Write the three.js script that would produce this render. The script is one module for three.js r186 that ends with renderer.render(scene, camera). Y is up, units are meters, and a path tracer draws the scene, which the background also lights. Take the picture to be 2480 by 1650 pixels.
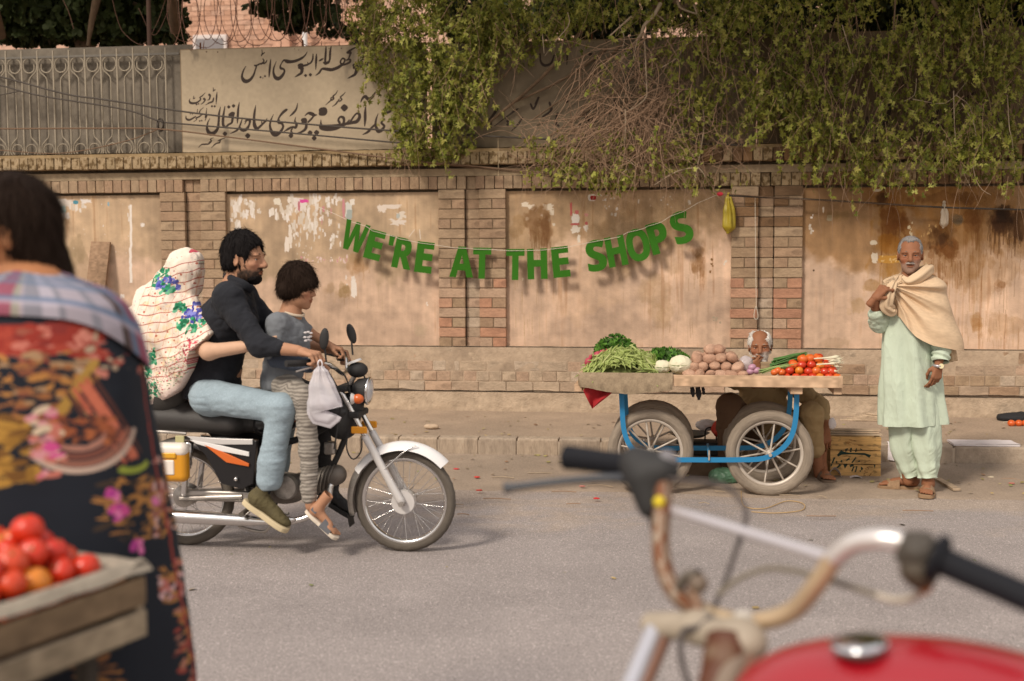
import * as THREE from 'three';
import { mergeGeometries, mergeVertices, toCreasedNormals } from 'three/addons/utils/BufferGeometryUtils.js';
import { RoundedBoxGeometry } from 'three/addons/geometries/RoundedBoxGeometry.js';
import { TextGeometry } from 'three/addons/geometries/TextGeometry.js';
import { FontLoader } from 'three/addons/loaders/FontLoader.js';

// ---------------------------------------------------------------- camera, sky, sun, exposure
const PW = 2480, PH = 1650, FPX = 3000;                 // photograph size and focal length in its pixels
const YAW = 7.9 * Math.PI / 180, PITCH = Math.atan(225 / 3000), ROLL = -0.0045, EYE = 1.6, DIST = 10.8;
const scene = new THREE.Scene();
const camera = new THREE.PerspectiveCamera(2 * Math.atan(PH / 2 / FPX) * 180 / Math.PI, PW / PH, 0.1, 200);
camera.rotation.set(-PITCH, YAW, ROLL, 'YXZ');
camera.position.set(DIST * Math.sin(YAW), EYE, DIST * Math.cos(YAW));
camera.focus = 8.2;
camera.userData.fStop = 1.8;
camera.updateMatrixWorld(true);

// an even, hazy afternoon sky: air only
{
  const w = 128, h = 64, d = new Float32Array(w * h * 4);
  for (let j = 0; j < h; j++) for (let i = 0; i < w; i++) {
    const el = ((j + 0.5) / h - 0.5) * Math.PI, up = Math.sin(el), o = (j * w + i) * 4;
    const t = Math.max(0, up), k = up < 0 ? 0.35 : 1;
    d[o] = k * (0.485 - 0.065 * t); d[o + 1] = k * (0.44 - 0.03 * t); d[o + 2] = k * (0.395 + 0.03 * t); d[o + 3] = 1;
  }
  const sky = new THREE.DataTexture(d, w, h, THREE.RGBAFormat, THREE.FloatType);
  sky.mapping = THREE.EquirectangularReflectionMapping; sky.magFilter = THREE.LinearFilter; sky.minFilter = THREE.LinearFilter;
  sky.wrapS = THREE.RepeatWrapping; sky.needsUpdate = true;
  scene.background = sky; scene.environment = sky;
}
const sun = new THREE.DirectionalLight(new THREE.Color(1.0, 0.895, 0.765), 1.5);
sun.name = 'sun';
sun.position.set(-6, 10.8, 11); sun.target.position.set(0, 0, 1);
sun.castShadow = true; sun.shadow.radius = 21; sun.shadow.mapSize.set(2048, 2048);
Object.assign(sun.shadow.camera, { left: -12, right: 12, top: 12, bottom: -12, near: 1, far: 60 });
scene.add(sun, sun.target);

const renderer = new THREE.WebGLRenderer({ antialias: true });
renderer.toneMapping = THREE.LinearToneMapping;
renderer.toneMappingExposure = 2.08;
renderer.shadowMap.enabled = true;

// ---------------------------------------------------------------- helpers
const V = (x, y, z) => new THREE.Vector3(x, y, z);
let seed = 7;
const rnd = () => { seed = (seed * 1664525 + 1013904223) >>> 0; return seed / 4294967296; };
const rr = (a, b) => a + (b - a) * rnd();
const pick = (a) => a[Math.floor(rnd() * a.length)];
const clamp = (x, a, b) => Math.min(b, Math.max(a, x)), lerp = (a, b, t) => a + (b - a) * t;
const sstep = (a, b, x) => { const t = clamp((x - a) / (b - a), 0, 1); return t * t * (3 - 2 * t); };
// a photograph pixel gives a direction; the distance comes from the plane or depth named
const ray = (px, py) => V((px - PW / 2) / FPX, -(py - PH / 2) / FPX, -1).applyQuaternion(camera.quaternion);
const onZ = (px, py, z = 0) => { const r = ray(px, py), t = (z - camera.position.z) / r.z; return camera.position.clone().addScaledVector(r, t); };
const onY = (px, py, y = 0) => { const r = ray(px, py), t = (y - camera.position.y) / r.y; return camera.position.clone().addScaledVector(r, t); };
const at = (px, py, depth) => camera.position.clone().addScaledVector(ray(px, py), depth);

// value noise
const hash3 = (x, y, z) => { let n = (x * 374761393 + y * 668265263 + z * 2147483647) | 0; n = Math.imul(n ^ (n >>> 13), 1274126177); n ^= n >>> 16; return (n >>> 0) / 4294967296; };
function noise3(x, y, z) {
  const i = Math.floor(x), j = Math.floor(y), k = Math.floor(z); let u = x - i, v = y - j, w = z - k;
  u = u * u * (3 - 2 * u); v = v * v * (3 - 2 * v); w = w * w * (3 - 2 * w);
  const a = lerp(lerp(hash3(i, j, k), hash3(i + 1, j, k), u), lerp(hash3(i, j + 1, k), hash3(i + 1, j + 1, k), u), v);
  const b = lerp(lerp(hash3(i, j, k + 1), hash3(i + 1, j, k + 1), u), lerp(hash3(i, j + 1, k + 1), hash3(i + 1, j + 1, k + 1), u), v);
  return lerp(a, b, w);
}
const fbm = (x, y, z = 0, n = 4) => { let s = 0, a = 0.5, t = 0; for (let i = 0; i < n; i++) { s += a * noise3(x, y, z + i * 7.3); t += a; x *= 2.03; y *= 2.03; z *= 2.03; a *= 0.5; } return s / t; };
// tileable 2-D fbm over the unit square
function tnoise(u, v, f, s) {
  const x = u * f, y = v * f, i = Math.floor(x), j = Math.floor(y); let a = x - i, b = y - j; a = a * a * (3 - 2 * a); b = b * b * (3 - 2 * b);
  const m = (q) => ((q % f) + f) % f;
  return lerp(lerp(hash3(m(i), m(j), s), hash3(m(i + 1), m(j), s), a), lerp(hash3(m(i), m(j + 1), s), hash3(m(i + 1), m(j + 1), s), a), b);
}
const tfbm = (u, v, f, s, n = 4) => { let r = 0, a = 0.5, t = 0; for (let i = 0; i < n; i++) { r += a * tnoise(u, v, f << i, s + i * 13); t += a; a *= 0.5; } return r / t; };

const texes = {};
function dataTex(w, h, fn, srgb = true) {      // fn(u, v) -> [r, g, b] 0..1 as stored
  const d = new Uint8Array(w * h * 4);
  for (let j = 0; j < h; j++) for (let i = 0; i < w; i++) {
    const c = fn((i + 0.5) / w, (j + 0.5) / h), o = (j * w + i) * 4;
    d[o] = clamp(c[0], 0, 1) * 255; d[o + 1] = clamp(c[1], 0, 1) * 255; d[o + 2] = clamp(c[2], 0, 1) * 255; d[o + 3] = 255;
  }
  const t = new THREE.DataTexture(d, w, h); t.magFilter = THREE.LinearFilter; t.minFilter = THREE.LinearMipmapLinearFilter; t.generateMipmaps = true;
  t.wrapS = t.wrapT = THREE.RepeatWrapping; if (srgb) t.colorSpace = THREE.SRGBColorSpace; t.needsUpdate = true; return t;
}
const tiled = (t, x, y = x) => { const c = t.clone(); c.repeat.set(x, y); c.needsUpdate = true; return c; };
const canvas = (w, h) => { const c = document.createElement('canvas'); c.width = w; c.height = h; return c; };
const canvasTex = (c, srgb = true) => { const t = new THREE.CanvasTexture(c); if (srgb) t.colorSpace = THREE.SRGBColorSpace; t.magFilter = THREE.LinearFilter; t.needsUpdate = true; return t; };

// shared fine maps, tiling once per unit of uv
texes.dirt = dataTex(512, 512, (u, v) => { const a = tfbm(u, v, 4, 3, 6), b = tfbm(u, v, 32, 9, 3); const k = 0.90 + 0.22 * (a - 0.5) * 1.6 + 0.16 * (b - 0.5); return [k + 0.02, k, k - 0.02]; });
texes.grain = dataTex(256, 256, (u, v) => { const k = 0.5 * tfbm(u, v, 16, 21, 3) + 0.5 * tnoise(u, v, 128, 5); return [k, k, k]; }, false);
texes.weave = dataTex(256, 256, (u, v) => { const k = 0.5 + 0.25 * Math.sin(u * 64 * 6.283) * Math.sin(v * 64 * 6.283) + 0.3 * (tfbm(u, v, 8, 31, 3) - 0.5); return [k, k, k]; }, false);
texes.crease = dataTex(512, 512, (u, v) => { const w = tfbm(u, v, 3, 160, 3), a = tfbm(u + 0.09 * w, v + 0.13 * w, 5, 163, 3), b = tfbm(u + 0.05 * w, v, 14, 167, 3), r1 = 1 - Math.abs(a * 2 - 1), r2 = 1 - Math.abs(b * 2 - 1), k = 0.62 * Math.pow(r1, 2.2) + 0.25 * Math.pow(r2, 2) + 0.06 * tnoise(u, v, 160, 3); return [k, k, k]; }, false);
texes.moss = dataTex(512, 512, (u, v) => { const m = 0.62 * sstep(0.47, 0.68, tfbm(u, v, 9, 171, 5)), g = tfbm(u, v, 40, 173, 2), k = 0.94 + 0.14 * (g - 0.5); return [lerp(k, 0.42, m), lerp(k - 0.02, 0.34, m), lerp(k - 0.05, 0.20, m)]; });
texes.wood = dataTex(512, 256, (u, v) => { const w = tfbm(u, v * 1, 4, 40, 3), g = tnoise(u * 0.5, v, 64, 44) * 0.5 + tnoise(u, v, 24, 41) * 0.5; const k = 0.78 + 0.3 * (g - 0.5) + 0.3 * (w - 0.5); return [k + 0.1, k + 0.07, k + 0.03]; });
texes.rust = dataTex(256, 256, (u, v) => { const a = sstep(0.42, 0.62, tfbm(u, v, 6, 61, 5)); return [lerp(0.55, 0.40, a), lerp(0.50, 0.22, a), lerp(0.45, 0.10, a)]; });

const rgb = (r, g, b) => new THREE.Color().setRGB(r, g, b);          // linear
function mat(color, roughness = 0.8, o = {}) {
  const { phys, ...rest } = o;
  return new (phys ? THREE.MeshPhysicalMaterial : THREE.MeshStandardMaterial)({ color: Array.isArray(color) ? rgb(...color) : new THREE.Color(color), roughness, side: THREE.DoubleSide, ...rest });
}
const cloth = (c, o = {}) => mat(c, 0.95, { bumpMap: tiled(texes.weave, 6), bumpScale: 0.0006, ...o });

const taken = {};
const numbered = (n) => { const k = taken[n] = (taken[n] ?? -1) + 1; return k ? n + '_' + String(k).padStart(3, '0') : n; };
const shade = (o) => { o.castShadow = true; o.receiveShadow = true; return o; };
function tag(o, label, category, group) { o.userData.label = label; o.userData.category = category; if (group) o.userData.group = group; return o; }
function thing(name, label, category, pos = [0, 0, 0], turn = 0, group) {
  const g = new THREE.Group(); g.name = numbered(name); g.position.set(...pos); g.rotation.y = turn; scene.add(g); return tag(g, label, category, group);
}
function part(name, geo, m, parent, pos, rot) {
  const o = shade(new THREE.Mesh(geo, m)); o.name = name; if (pos) o.position.set(...(pos.isVector3 ? pos.toArray() : pos)); if (rot) o.rotation.set(...rot); parent.add(o); return o;
}
const grp = (name, parent, pos) => { const g = new THREE.Group(); g.name = name; if (pos) g.position.set(...(pos.isVector3 ? pos.toArray() : pos)); parent.add(g); return g; };
function solo(name, geo, m, label, category, group) { const o = part(numbered(name), geo, m, scene); return tag(o, label, category, group); }
function setting(name, geo, m) { const o = part(name, geo, m, scene); o.userData.kind = 'structure'; return o; }

// geometry makers
const box = (w, h, d, x = 0, y = 0, z = 0) => new THREE.BoxGeometry(w, h, d).translate(x, y, z);
const rbox = (w, h, d, r = 0.01, x = 0, y = 0, z = 0, s = 2) => new RoundedBoxGeometry(w, h, d, s, Math.min(r, w / 2.01, h / 2.01, d / 2.01)).translate(x, y, z);
const curve = (pts, closed = false, tension = 0.5) => new THREE.CatmullRomCurve3(pts.map((p) => p.isVector3 ? p : V(...p)), closed, 'catmullrom', tension);
const tube = (pts, r, seg = 24, rad = 8, closed = false) => new THREE.TubeGeometry(curve(pts, closed), seg, r, rad, closed);
function rod(a, b, r0, r1 = r0, n = 8) {               // straight tapered bar between two points
  a = a.isVector3 ? a : V(...a); b = b.isVector3 ? b : V(...b);
  const d = b.clone().sub(a), g = new THREE.CylinderGeometry(r1, r0, d.length(), n, 1);
  g.applyQuaternion(new THREE.Quaternion().setFromUnitVectors(V(0, 1, 0), d.clone().normalize())); g.translate(...a.clone().add(b).multiplyScalar(0.5).toArray()); return g;
}
const plainGeo = (g) => { g = g.index ? g.toNonIndexed() : g; for (const k of Object.keys(g.attributes)) if (!['position', 'normal', 'uv'].includes(k)) g.deleteAttribute(k); g.morphAttributes = {}; return g; };
const join = (list) => mergeGeometries(list.map(plainGeo));
const lathe = (pts, n = 24) => new THREE.LatheGeometry(pts.map((p) => new THREE.Vector2(p[0], p[1])), n);
function extrude(poly, depth, bevel = 0, seg = 1) {
  const s = Array.isArray(poly) ? new THREE.Shape(poly.map((p) => new THREE.Vector2(p[0], p[1]))) : poly;
  return new THREE.ExtrudeGeometry(s, { depth, bevelEnabled: bevel > 0, bevelThickness: bevel, bevelSize: bevel, bevelSegments: seg, curveSegments: 10 });
}
// tapered tube along a path with varying radius; rad(t) -> radius or [rx, ry]; wob(t, a) adds to the radius
function limb(pts, radii, { seg = 32, n = 20, wob, cap = true, up = V(0, 0, 1) } = {}) {
  const c = curve(pts), P = [], U = [], I = [], N = pts.length - 1, T = V(0, 0, 0), A = V(0, 0, 0), B = V(0, 0, 0), Q = V(0, 0, 0);
  const radius = (t) => { const x = t * N, i = Math.min(N - 1, Math.floor(x)), f = x - i, s = f * f * (3 - 2 * f), a = [].concat(radii[i]), b = [].concat(radii[i + 1]); return [lerp(a[0], b[0], s), lerp(a[1] ?? a[0], b[1] ?? b[0], s)]; };
  let len = 0, prev = null;
  for (let i = 0; i <= seg; i++) {
    const t = i / seg; c.getPoint(t, Q); c.getTangent(t, T);
    if (prev) len += prev.distanceTo(Q); prev = Q.clone();
    A.copy(up).addScaledVector(T, -up.dot(T)).normalize(); B.crossVectors(T, A).normalize();
    const [ra, rb] = radius(t);
    for (let j = 0; j <= n; j++) {
      const a = j / n * Math.PI * 2, w = wob ? wob(t, a) : 0;
      P.push(Q.x + (A.x * Math.cos(a) * (ra + w) + B.x * Math.sin(a) * (rb + w)), Q.y + (A.y * Math.cos(a) * (ra + w) + B.y * Math.sin(a) * (rb + w)), Q.z + (A.z * Math.cos(a) * (ra + w) + B.z * Math.sin(a) * (rb + w)));
      U.push(j / n * (ra + rb) * 3.14, len);
    }
  }
  for (let i = 0; i < seg; i++) for (let j = 0; j < n; j++) { const a = i * (n + 1) + j, b = a + n + 1; I.push(a, a + 1, b, b, a + 1, b + 1); }
  if (cap) for (const [row, flip] of [[0, 0], [seg, 1]]) {
    const q = c.getPoint(row / seg), k = P.length / 3; P.push(q.x, q.y, q.z); U.push(0, 0);
    for (let j = 0; j < n; j++) { const a = row * (n + 1) + j; flip ? I.push(k, a, a + 1) : I.push(k, a + 1, a); }
  }
  const g = new THREE.BufferGeometry(); g.setAttribute('position', new THREE.Float32BufferAttribute(P, 3)); g.setAttribute('uv', new THREE.Float32BufferAttribute(U, 2)); g.setIndex(I); g.computeVertexNormals(); smoothSeam(g, seg, n); return g;
}
function smoothSeam(g, seg, n) { const N = g.attributes.normal; for (let i = 0; i <= seg; i++) { const a = i * (n + 1), b = a + n, x = N.getX(a) + N.getX(b), y = N.getY(a) + N.getY(b), z = N.getZ(a) + N.getZ(b), l = Math.hypot(x, y, z) || 1; N.setXYZ(a, x / l, y / l, z / l); N.setXYZ(b, x / l, y / l, z / l); } }
// a surface from a grid of points fn(u, v) -> Vector3
function sheet(fn, nu, nv, uvx = 1, uvy = 1) {
  const P = [], U = [], I = [];
  for (let j = 0; j <= nv; j++) for (let i = 0; i <= nu; i++) { const p = fn(i / nu, j / nv); P.push(p.x, p.y, p.z); U.push(i / nu * uvx, j / nv * uvy); }
  for (let j = 0; j < nv; j++) for (let i = 0; i < nu; i++) { const a = j * (nu + 1) + i, b = a + nu + 1; I.push(a, a + 1, b, b, a + 1, b + 1); }
  const g = new THREE.BufferGeometry(); g.setAttribute('position', new THREE.Float32BufferAttribute(P, 3)); g.setAttribute('uv', new THREE.Float32BufferAttribute(U, 2)); g.setIndex(I); g.computeVertexNormals(); return g;
}
// move vertices along their normals by fn(position)
function rough(g, fn) { const p = g.attributes.position, n = g.attributes.normal; for (let i = 0; i < p.count; i++) { const w = fn(p.getX(i), p.getY(i), p.getZ(i)); p.setXYZ(i, p.getX(i) + n.getX(i) * w, p.getY(i) + n.getY(i) * w, p.getZ(i) + n.getZ(i) * w); } g.computeVertexNormals(); return g; }
function warp(g, fn) { const p = g.attributes.position, v = V(0, 0, 0); for (let i = 0; i < p.count; i++) { v.fromBufferAttribute(p, i); fn(v); p.setXYZ(i, v.x, v.y, v.z); } g.computeVertexNormals(); return g; }
function boxUV(g, s = 1, off = [0, 0]) {                 // uv in metres from the side each face points to
  g = g.index ? g.toNonIndexed() : g; const p = g.attributes.position, n = g.attributes.normal, u = new Float32Array(p.count * 2);
  for (let i = 0; i < p.count; i++) { const ax = Math.abs(n.getX(i)), ay = Math.abs(n.getY(i)), az = Math.abs(n.getZ(i)); const [a, b] = az >= ax && az >= ay ? [p.getX(i), p.getY(i)] : ay >= ax ? [p.getX(i), p.getZ(i)] : [p.getZ(i), p.getY(i)]; u[i * 2] = a * s + off[0]; u[i * 2 + 1] = b * s + off[1]; }
  g.setAttribute('uv', new THREE.BufferAttribute(u, 2)); return g;
}

// ---- bodies: signed distance fields meshed with surface nets
const smin = (a, b, k) => { const h = clamp(0.5 + 0.5 * (b - a) / k, 0, 1); return lerp(b, a, h) - k * h * (1 - h); };
const sub3 = (a, b) => [a[0] - b[0], a[1] - b[1], a[2] - b[2]], arr = (p) => p.isVector3 ? p.toArray() : p;
const cap = (a, b, ra, rb = ra, k) => { a = arr(a); b = arr(b); const d = sub3(b, a), l2 = d[0] * d[0] + d[1] * d[1] + d[2] * d[2] || 1e-9; return { k, f: (x, y, z) => { const t = clamp(((x - a[0]) * d[0] + (y - a[1]) * d[1] + (z - a[2]) * d[2]) / l2, 0, 1); return Math.hypot(x - a[0] - d[0] * t, y - a[1] - d[1] * t, z - a[2] - d[2] * t) - lerp(ra, rb, t); } }; };
const ell = (c, r, k, q) => { c = arr(c); const m = Math.min(...r), inv = q && q.clone().invert(), v = V(0, 0, 0); return { k, f: (x, y, z) => { v.set(x - c[0], y - c[1], z - c[2]); if (inv) v.applyQuaternion(inv); const e = Math.hypot(v.x / r[0], v.y / r[1], v.z / r[2]), g = Math.hypot(v.x / r[0] / r[0], v.y / r[1] / r[1], v.z / r[2] / r[2]); return e < 1e-6 ? -m : e * (e - 1) / g; } }; };
const cut = (p) => ({ ...p, cut: true });               // carve a primitive away
function sdf(prims, k0 = 0.03) { return (x, y, z) => { let d = 1e9; for (const p of prims) { const e = p.f(x, y, z), k = p.k ?? k0; d = p.cut ? -smin(-d, e, k) : d > 1e8 ? e : smin(d, e, k); } return d; }; }
function net(f, lo, hi, h, { uv, uvScale = 1 } = {}) {
  lo = arr(lo); hi = arr(hi);
  const nx = Math.ceil((hi[0] - lo[0]) / h) + 1, ny = Math.ceil((hi[1] - lo[1]) / h) + 1, nz = Math.ceil((hi[2] - lo[2]) / h) + 1, F = new Float32Array(nx * ny * nz).fill(NaN), at3 = (i, j, k) => (k * ny + j) * nx + i;
  // coarse pass: skip blocks far from the surface
  const B = 4;
  for (let k = 0; k < nz; k += B) for (let j = 0; j < ny; j += B) for (let i = 0; i < nx; i += B) {
    const c = f(lo[0] + (i + B / 2) * h, lo[1] + (j + B / 2) * h, lo[2] + (k + B / 2) * h), far = Math.abs(c) > B * h * 1.9;
    for (let c3 = k; c3 < Math.min(nz, k + B); c3++) for (let b3 = j; b3 < Math.min(ny, j + B); b3++) for (let a3 = i; a3 < Math.min(nx, i + B); a3++) F[at3(a3, b3, c3)] = far ? c : f(lo[0] + a3 * h, lo[1] + b3 * h, lo[2] + c3 * h);
  }
  const idx = new Int32Array(nx * ny * nz).fill(-1), P = [], I = [];
  for (let k = 0; k < nz - 1; k++) for (let j = 0; j < ny - 1; j++) for (let i = 0; i < nx - 1; i++) {
    let sx = 0, sy = 0, sz = 0, n = 0, m = 0; const o = at3(i, j, k), v = [F[o], F[o + 1], F[o + nx], F[o + nx + 1], F[o + nx * ny], F[o + nx * ny + 1], F[o + nx * ny + nx], F[o + nx * ny + nx + 1]];
    for (let q = 0; q < 8; q++) if (v[q] < 0) m |= 1 << q;
    if (m === 0 || m === 255) continue;
    for (const [a, b] of EDGES) if ((v[a] < 0) !== (v[b] < 0)) { const t = v[a] / (v[a] - v[b]); sx += lerp(a & 1, b & 1, t); sy += lerp(a >> 1 & 1, b >> 1 & 1, t); sz += lerp(a >> 2, b >> 2, t); n++; }
    idx[o] = P.length / 3; P.push(lo[0] + (i + sx / n) * h, lo[1] + (j + sy / n) * h, lo[2] + (k + sz / n) * h);
  }
  const quad = (a, b, c, d, flip) => { if (a < 0 || b < 0 || c < 0 || d < 0) return; flip ? I.push(a, c, b, a, d, c) : I.push(a, b, c, a, c, d); };
  for (let k = 1; k < nz - 1; k++) for (let j = 1; j < ny - 1; j++) for (let i = 1; i < nx - 1; i++) {
    const o = at3(i, j, k), s = F[o] < 0, X = 1, Y = nx, Z = nx * ny;
    if (s !== F[o + X] < 0) quad(idx[o - Y - Z], idx[o - Z], idx[o], idx[o - Y], !s);
    if (s !== F[o + Y] < 0) quad(idx[o - X - Z], idx[o - X], idx[o], idx[o - Z], !s);
    if (s !== F[o + Z] < 0) quad(idx[o - X - Y], idx[o - Y], idx[o], idx[o - X], !s);
  }
  const g = new THREE.BufferGeometry(); g.setAttribute('position', new THREE.Float32BufferAttribute(P, 3)); g.setIndex(I); g.computeVertexNormals();
  // normals from the field, so the mesh shades smoothly
  const N = g.attributes.normal, e = h * 0.6; for (let i = 0; i < P.length / 3; i++) { const x = P[i * 3], y = P[i * 3 + 1], z = P[i * 3 + 2]; let a = f(x + e, y, z) - f(x - e, y, z), b = f(x, y + e, z) - f(x, y - e, z), c = f(x, y, z + e) - f(x, y, z - e); const l = Math.hypot(a, b, c) || 1; N.setXYZ(i, a / l, b / l, c / l); }
  const u = new Float32Array(P.length / 3 * 2); for (let i = 0; i < P.length / 3; i++) { const q = uv ? uv(P[i * 3], P[i * 3 + 1], P[i * 3 + 2]) : [P[i * 3] * uvScale + P[i * 3 + 2] * uvScale, P[i * 3 + 1] * uvScale]; u[i * 2] = q[0]; u[i * 2 + 1] = q[1]; }
  g.setAttribute('uv', new THREE.BufferAttribute(u, 2)); return g;
}
const EDGES = [[0, 1], [2, 3], [4, 5], [6, 7], [0, 2], [1, 3], [4, 6], [5, 7], [0, 4], [1, 5], [2, 6], [3, 7]];
function bounds(pts, m) { const lo = [1e9, 1e9, 1e9], hi = [-1e9, -1e9, -1e9]; for (const p of pts) arr(p).forEach((v, i) => { lo[i] = Math.min(lo[i], v - m); hi[i] = Math.max(hi[i], v + m); }); return [lo, hi]; }
function paint(g, fn) { const p = g.attributes.position, c = new Float32Array(p.count * 3); for (let i = 0; i < p.count; i++) { const q = fn(p.getX(i), p.getY(i), p.getZ(i)); c[i * 3] = q[0]; c[i * 3 + 1] = q[1]; c[i * 3 + 2] = q[2]; } g.setAttribute('color', new THREE.BufferAttribute(c, 3)); return g; }
// ================================================================ GROUND
const Y_PAVE = 0.155, Z_KERB = 1.525;
{
  // road: one sheet to the horizon, a little dirt heaped against the far kerb
  const asphalt = dataTex(1024, 1024, (u, v) => {
    const a = tfbm(u, v, 5, 70, 4), s = tnoise(u, v, 256, 71), t = tnoise(u, v, 400, 75), st = sstep(0.62, 0.95, s) * 0.16 - sstep(0.70, 0.95, t) * 0.22;
    const k = 0.55 + 0.06 * (a - 0.5) + st + 0.05 * (tnoise(u, v, 512, 77) - 0.5); return [k * 1.04, k * 0.98, k * 0.95];
  });
  const m = mat([1, 1, 1], 0.95, { map: asphalt, bumpMap: tiled(texes.grain, 3), bumpScale: 0.003 });
  const g = sheet((u, v) => { const x = 40 * (u - 0.5) * 2 * (0.25 + 0.75 * Math.pow(Math.abs(u - 0.5) * 2, 2)), z = lerp(Z_KERB + 0.0, 40, v * v * v * 0.9 + v * 0.1); return V(x, 0.003 * fbm(x * 2, z * 2) - 0.002, z); }, 400, 300);
  const uv = g.attributes.uv, p = g.attributes.position; for (let i = 0; i < p.count; i++) uv.setXY(i, p.getX(i) / 1.3, p.getZ(i) / 1.3);
  m.vertexColors = true; paint(g, (x, y, z) => { const d = sstep(0.62, 0.36, (z - Z_KERB) / 3.4 + 0.5 * (fbm(x * 1.3, z * 2.2, 4, 4) - 0.5) + 0.35 * (fbm(x * 9, z * 14, 2, 3) - 0.5)); const pt = 1 + 0.14 * (fbm(x * 0.7 + 3, z * 0.9, 8, 4) - 0.5) - 0.07 * sstep(0.56, 0.66, fbm(x * 0.5, z * 1.6, 12, 4)); return [pt * lerp(1, 1.16, d), pt * lerp(0.99, 1.07, d), pt * lerp(1, 0.95, d)]; });
  setting('road', g, m);
  // dusty strip of earth that has gathered along the kerb
  const dust = dataTex(512, 512, (u, v) => { const a = tfbm(u, v, 4, 90, 5), s = tnoise(u, v, 200, 91); const k = 0.60 + 0.16 * (a - 0.5) + 0.10 * (s - 0.5); return [k * 1.08, k * 0.965, k * 0.85]; });
  texes.dust = dust;
  const edge = (x) => 0.95 + 0.35 * fbm(x * 0.9, 3) + 0.12 * fbm(x * 6, 9);
  const e = sheet((u, v) => { const x = lerp(-9, 9, u), z = Z_KERB + 0.002 + v * edge(x); return V(x, 0.006 + 0.030 * Math.pow(1 - v, 2) + 0.010 * fbm(x * 5, z * 5) * (1 - v) - (v > 0.99 ? 0.012 : 0), z); }, 300, 20);
  { const uv = e.attributes.uv, p = e.attributes.position; for (let i = 0; i < p.count; i++) uv.setXY(i, p.getX(i) / 1.1, p.getZ(i) / 1.1); }
  setting('road_dirt', e, mat([0.80, 0.79, 0.78], 1, { map: dust, bumpMap: tiled(texes.grain, 4), bumpScale: 0.004 }));
  // far pavement of trodden earth over paving
  const pv = sheet((u, v) => { const x = lerp(-14, 14, u), z = lerp(-0.12, Z_KERB - 0.12, v); return V(x, Y_PAVE - 0.004 + 0.012 * fbm(x * 3, z * 3) + 0.03 * Math.pow(1 - v, 3), z); }, 260, 24);
  { const uv = pv.attributes.uv, p = pv.attributes.position; for (let i = 0; i < p.count; i++) uv.setXY(i, p.getX(i) / 1.4 + 0.3, p.getZ(i) / 1.4); }
  setting('pavement', pv, mat([0.88, 0.845, 0.805], 1, { map: dust, bumpMap: tiled(texes.grain, 4), bumpScale: 0.004 }));
  // kerb stones, one by one
  const kerb = grp('kerb', scene); kerb.userData.kind = 'structure';
  const stones = [], vs = []; for (let k = 0; k < 5; k++) vs.push(boxUV(warp(rbox(1, 0.32, 0.14, 0.018, 0, 0, 0, 2), (p) => { p.z += 0.008 * (fbm(p.x * 7 + k * 9, p.y * 9, k) - 0.5); p.y += 0.01 * (fbm(p.x * 5, k * 3) - 0.5); }), 1.2, [k * 0.31, k * 0.17]));
  const km = [[0.44, 0.36, 0.28], [0.41, 0.34, 0.27], [0.46, 0.375, 0.29]].map((c) => mat(c, 1, { map: texes.dirt, bumpMap: texes.grain, bumpScale: 0.004 }));
  for (let x = -6.2; x < 6.4;) { const w = x < 2 ? rr(0.29, 0.325) : rr(0.6, 1.0); const o = part(numbered('kerb_stone'), vs[Math.floor(rnd() * 5)], pick(km), kerb, [x + w / 2, Y_PAVE - 0.152 + rr(-0.004, 0.004), Z_KERB - 0.07 + rr(-0.004, 0.004)]); o.scale.x = w - 0.007; x += w; }
  part('bedding', box(12.8, 0.145, 0.12, 0, 0.072, Z_KERB - 0.068), mat([0.42, 0.34, 0.26], 1), kerb).userData.kind = 'stuff';
  // the pavement on the camera's side, where the parked motorcycle and the seller stand
  setting('near_pavement', boxUV(box(30, 0.30, 9, 0, 0.0, 11.75), 0.7), mat([0.34, 0.31, 0.27], 1, { map: texes.dirt }));
}

// ================================================================ BOUNDARY WALL
const PIERS = [[-5.77, -5.53, -5.40, -5.16], [-3.208, -2.967, -2.827, -2.587], [-0.652, -0.410, -0.288, -0.048], [1.878, 2.111, 2.237, 2.478], [4.41, 4.65, 4.77, 5.01]];
const Y_LEDGE = 0.73, Y_PANEL = 2.11, Y_SOLD = 2.225, Y_COP = 2.315, Y_TOP = 2.435, Z_PANEL = -0.05;
const wall = thing('boundary_wall', 'long brick boundary wall with plastered panels between paired brick piers', 'wall');
wall.userData.kind = 'thing';
// brick variants: chamfered blocks of unit size, a little uneven
const brickGeos = [];
for (let k = 0; k < 8; k++) {
  const g = new RoundedBoxGeometry(1, 1, 1, 1, 0.055);
  brickGeos.push(boxUV(warp(g, (p) => { p.x += 0.02 * (hash3(p.x > 0 ? 1 : 0, p.y > 0 ? 1 : 0, k) - 0.5); p.y += 0.05 * (hash3(p.x > 0 ? 1 : 0, p.y > 0 ? 1 : 0, k + 40) - 0.5); p.z += 0.04 * (hash3(p.x > 0 ? 1 : 0, p.y > 0 ? 1 : 0, k + 80) - 0.5); }), 0.45, [k * 0.21, k * 0.37]));
}
const brickMap = tiled(texes.dirt, 1), BM = (list) => list.map((c) => mat(c, 0.96, { map: brickMap, bumpMap: texes.grain, bumpScale: 0.005 }));
const grimy = BM([[0.43, 0.315, 0.21], [0.40, 0.285, 0.185], [0.45, 0.335, 0.225], [0.43, 0.295, 0.195], [0.39, 0.27, 0.18]]);   // coated with old grime
const red = BM([[0.52, 0.285, 0.185], [0.48, 0.26, 0.17], [0.54, 0.32, 0.215], [0.50, 0.36, 0.26], [0.54, 0.385, 0.275]]);          // bare brick
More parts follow.
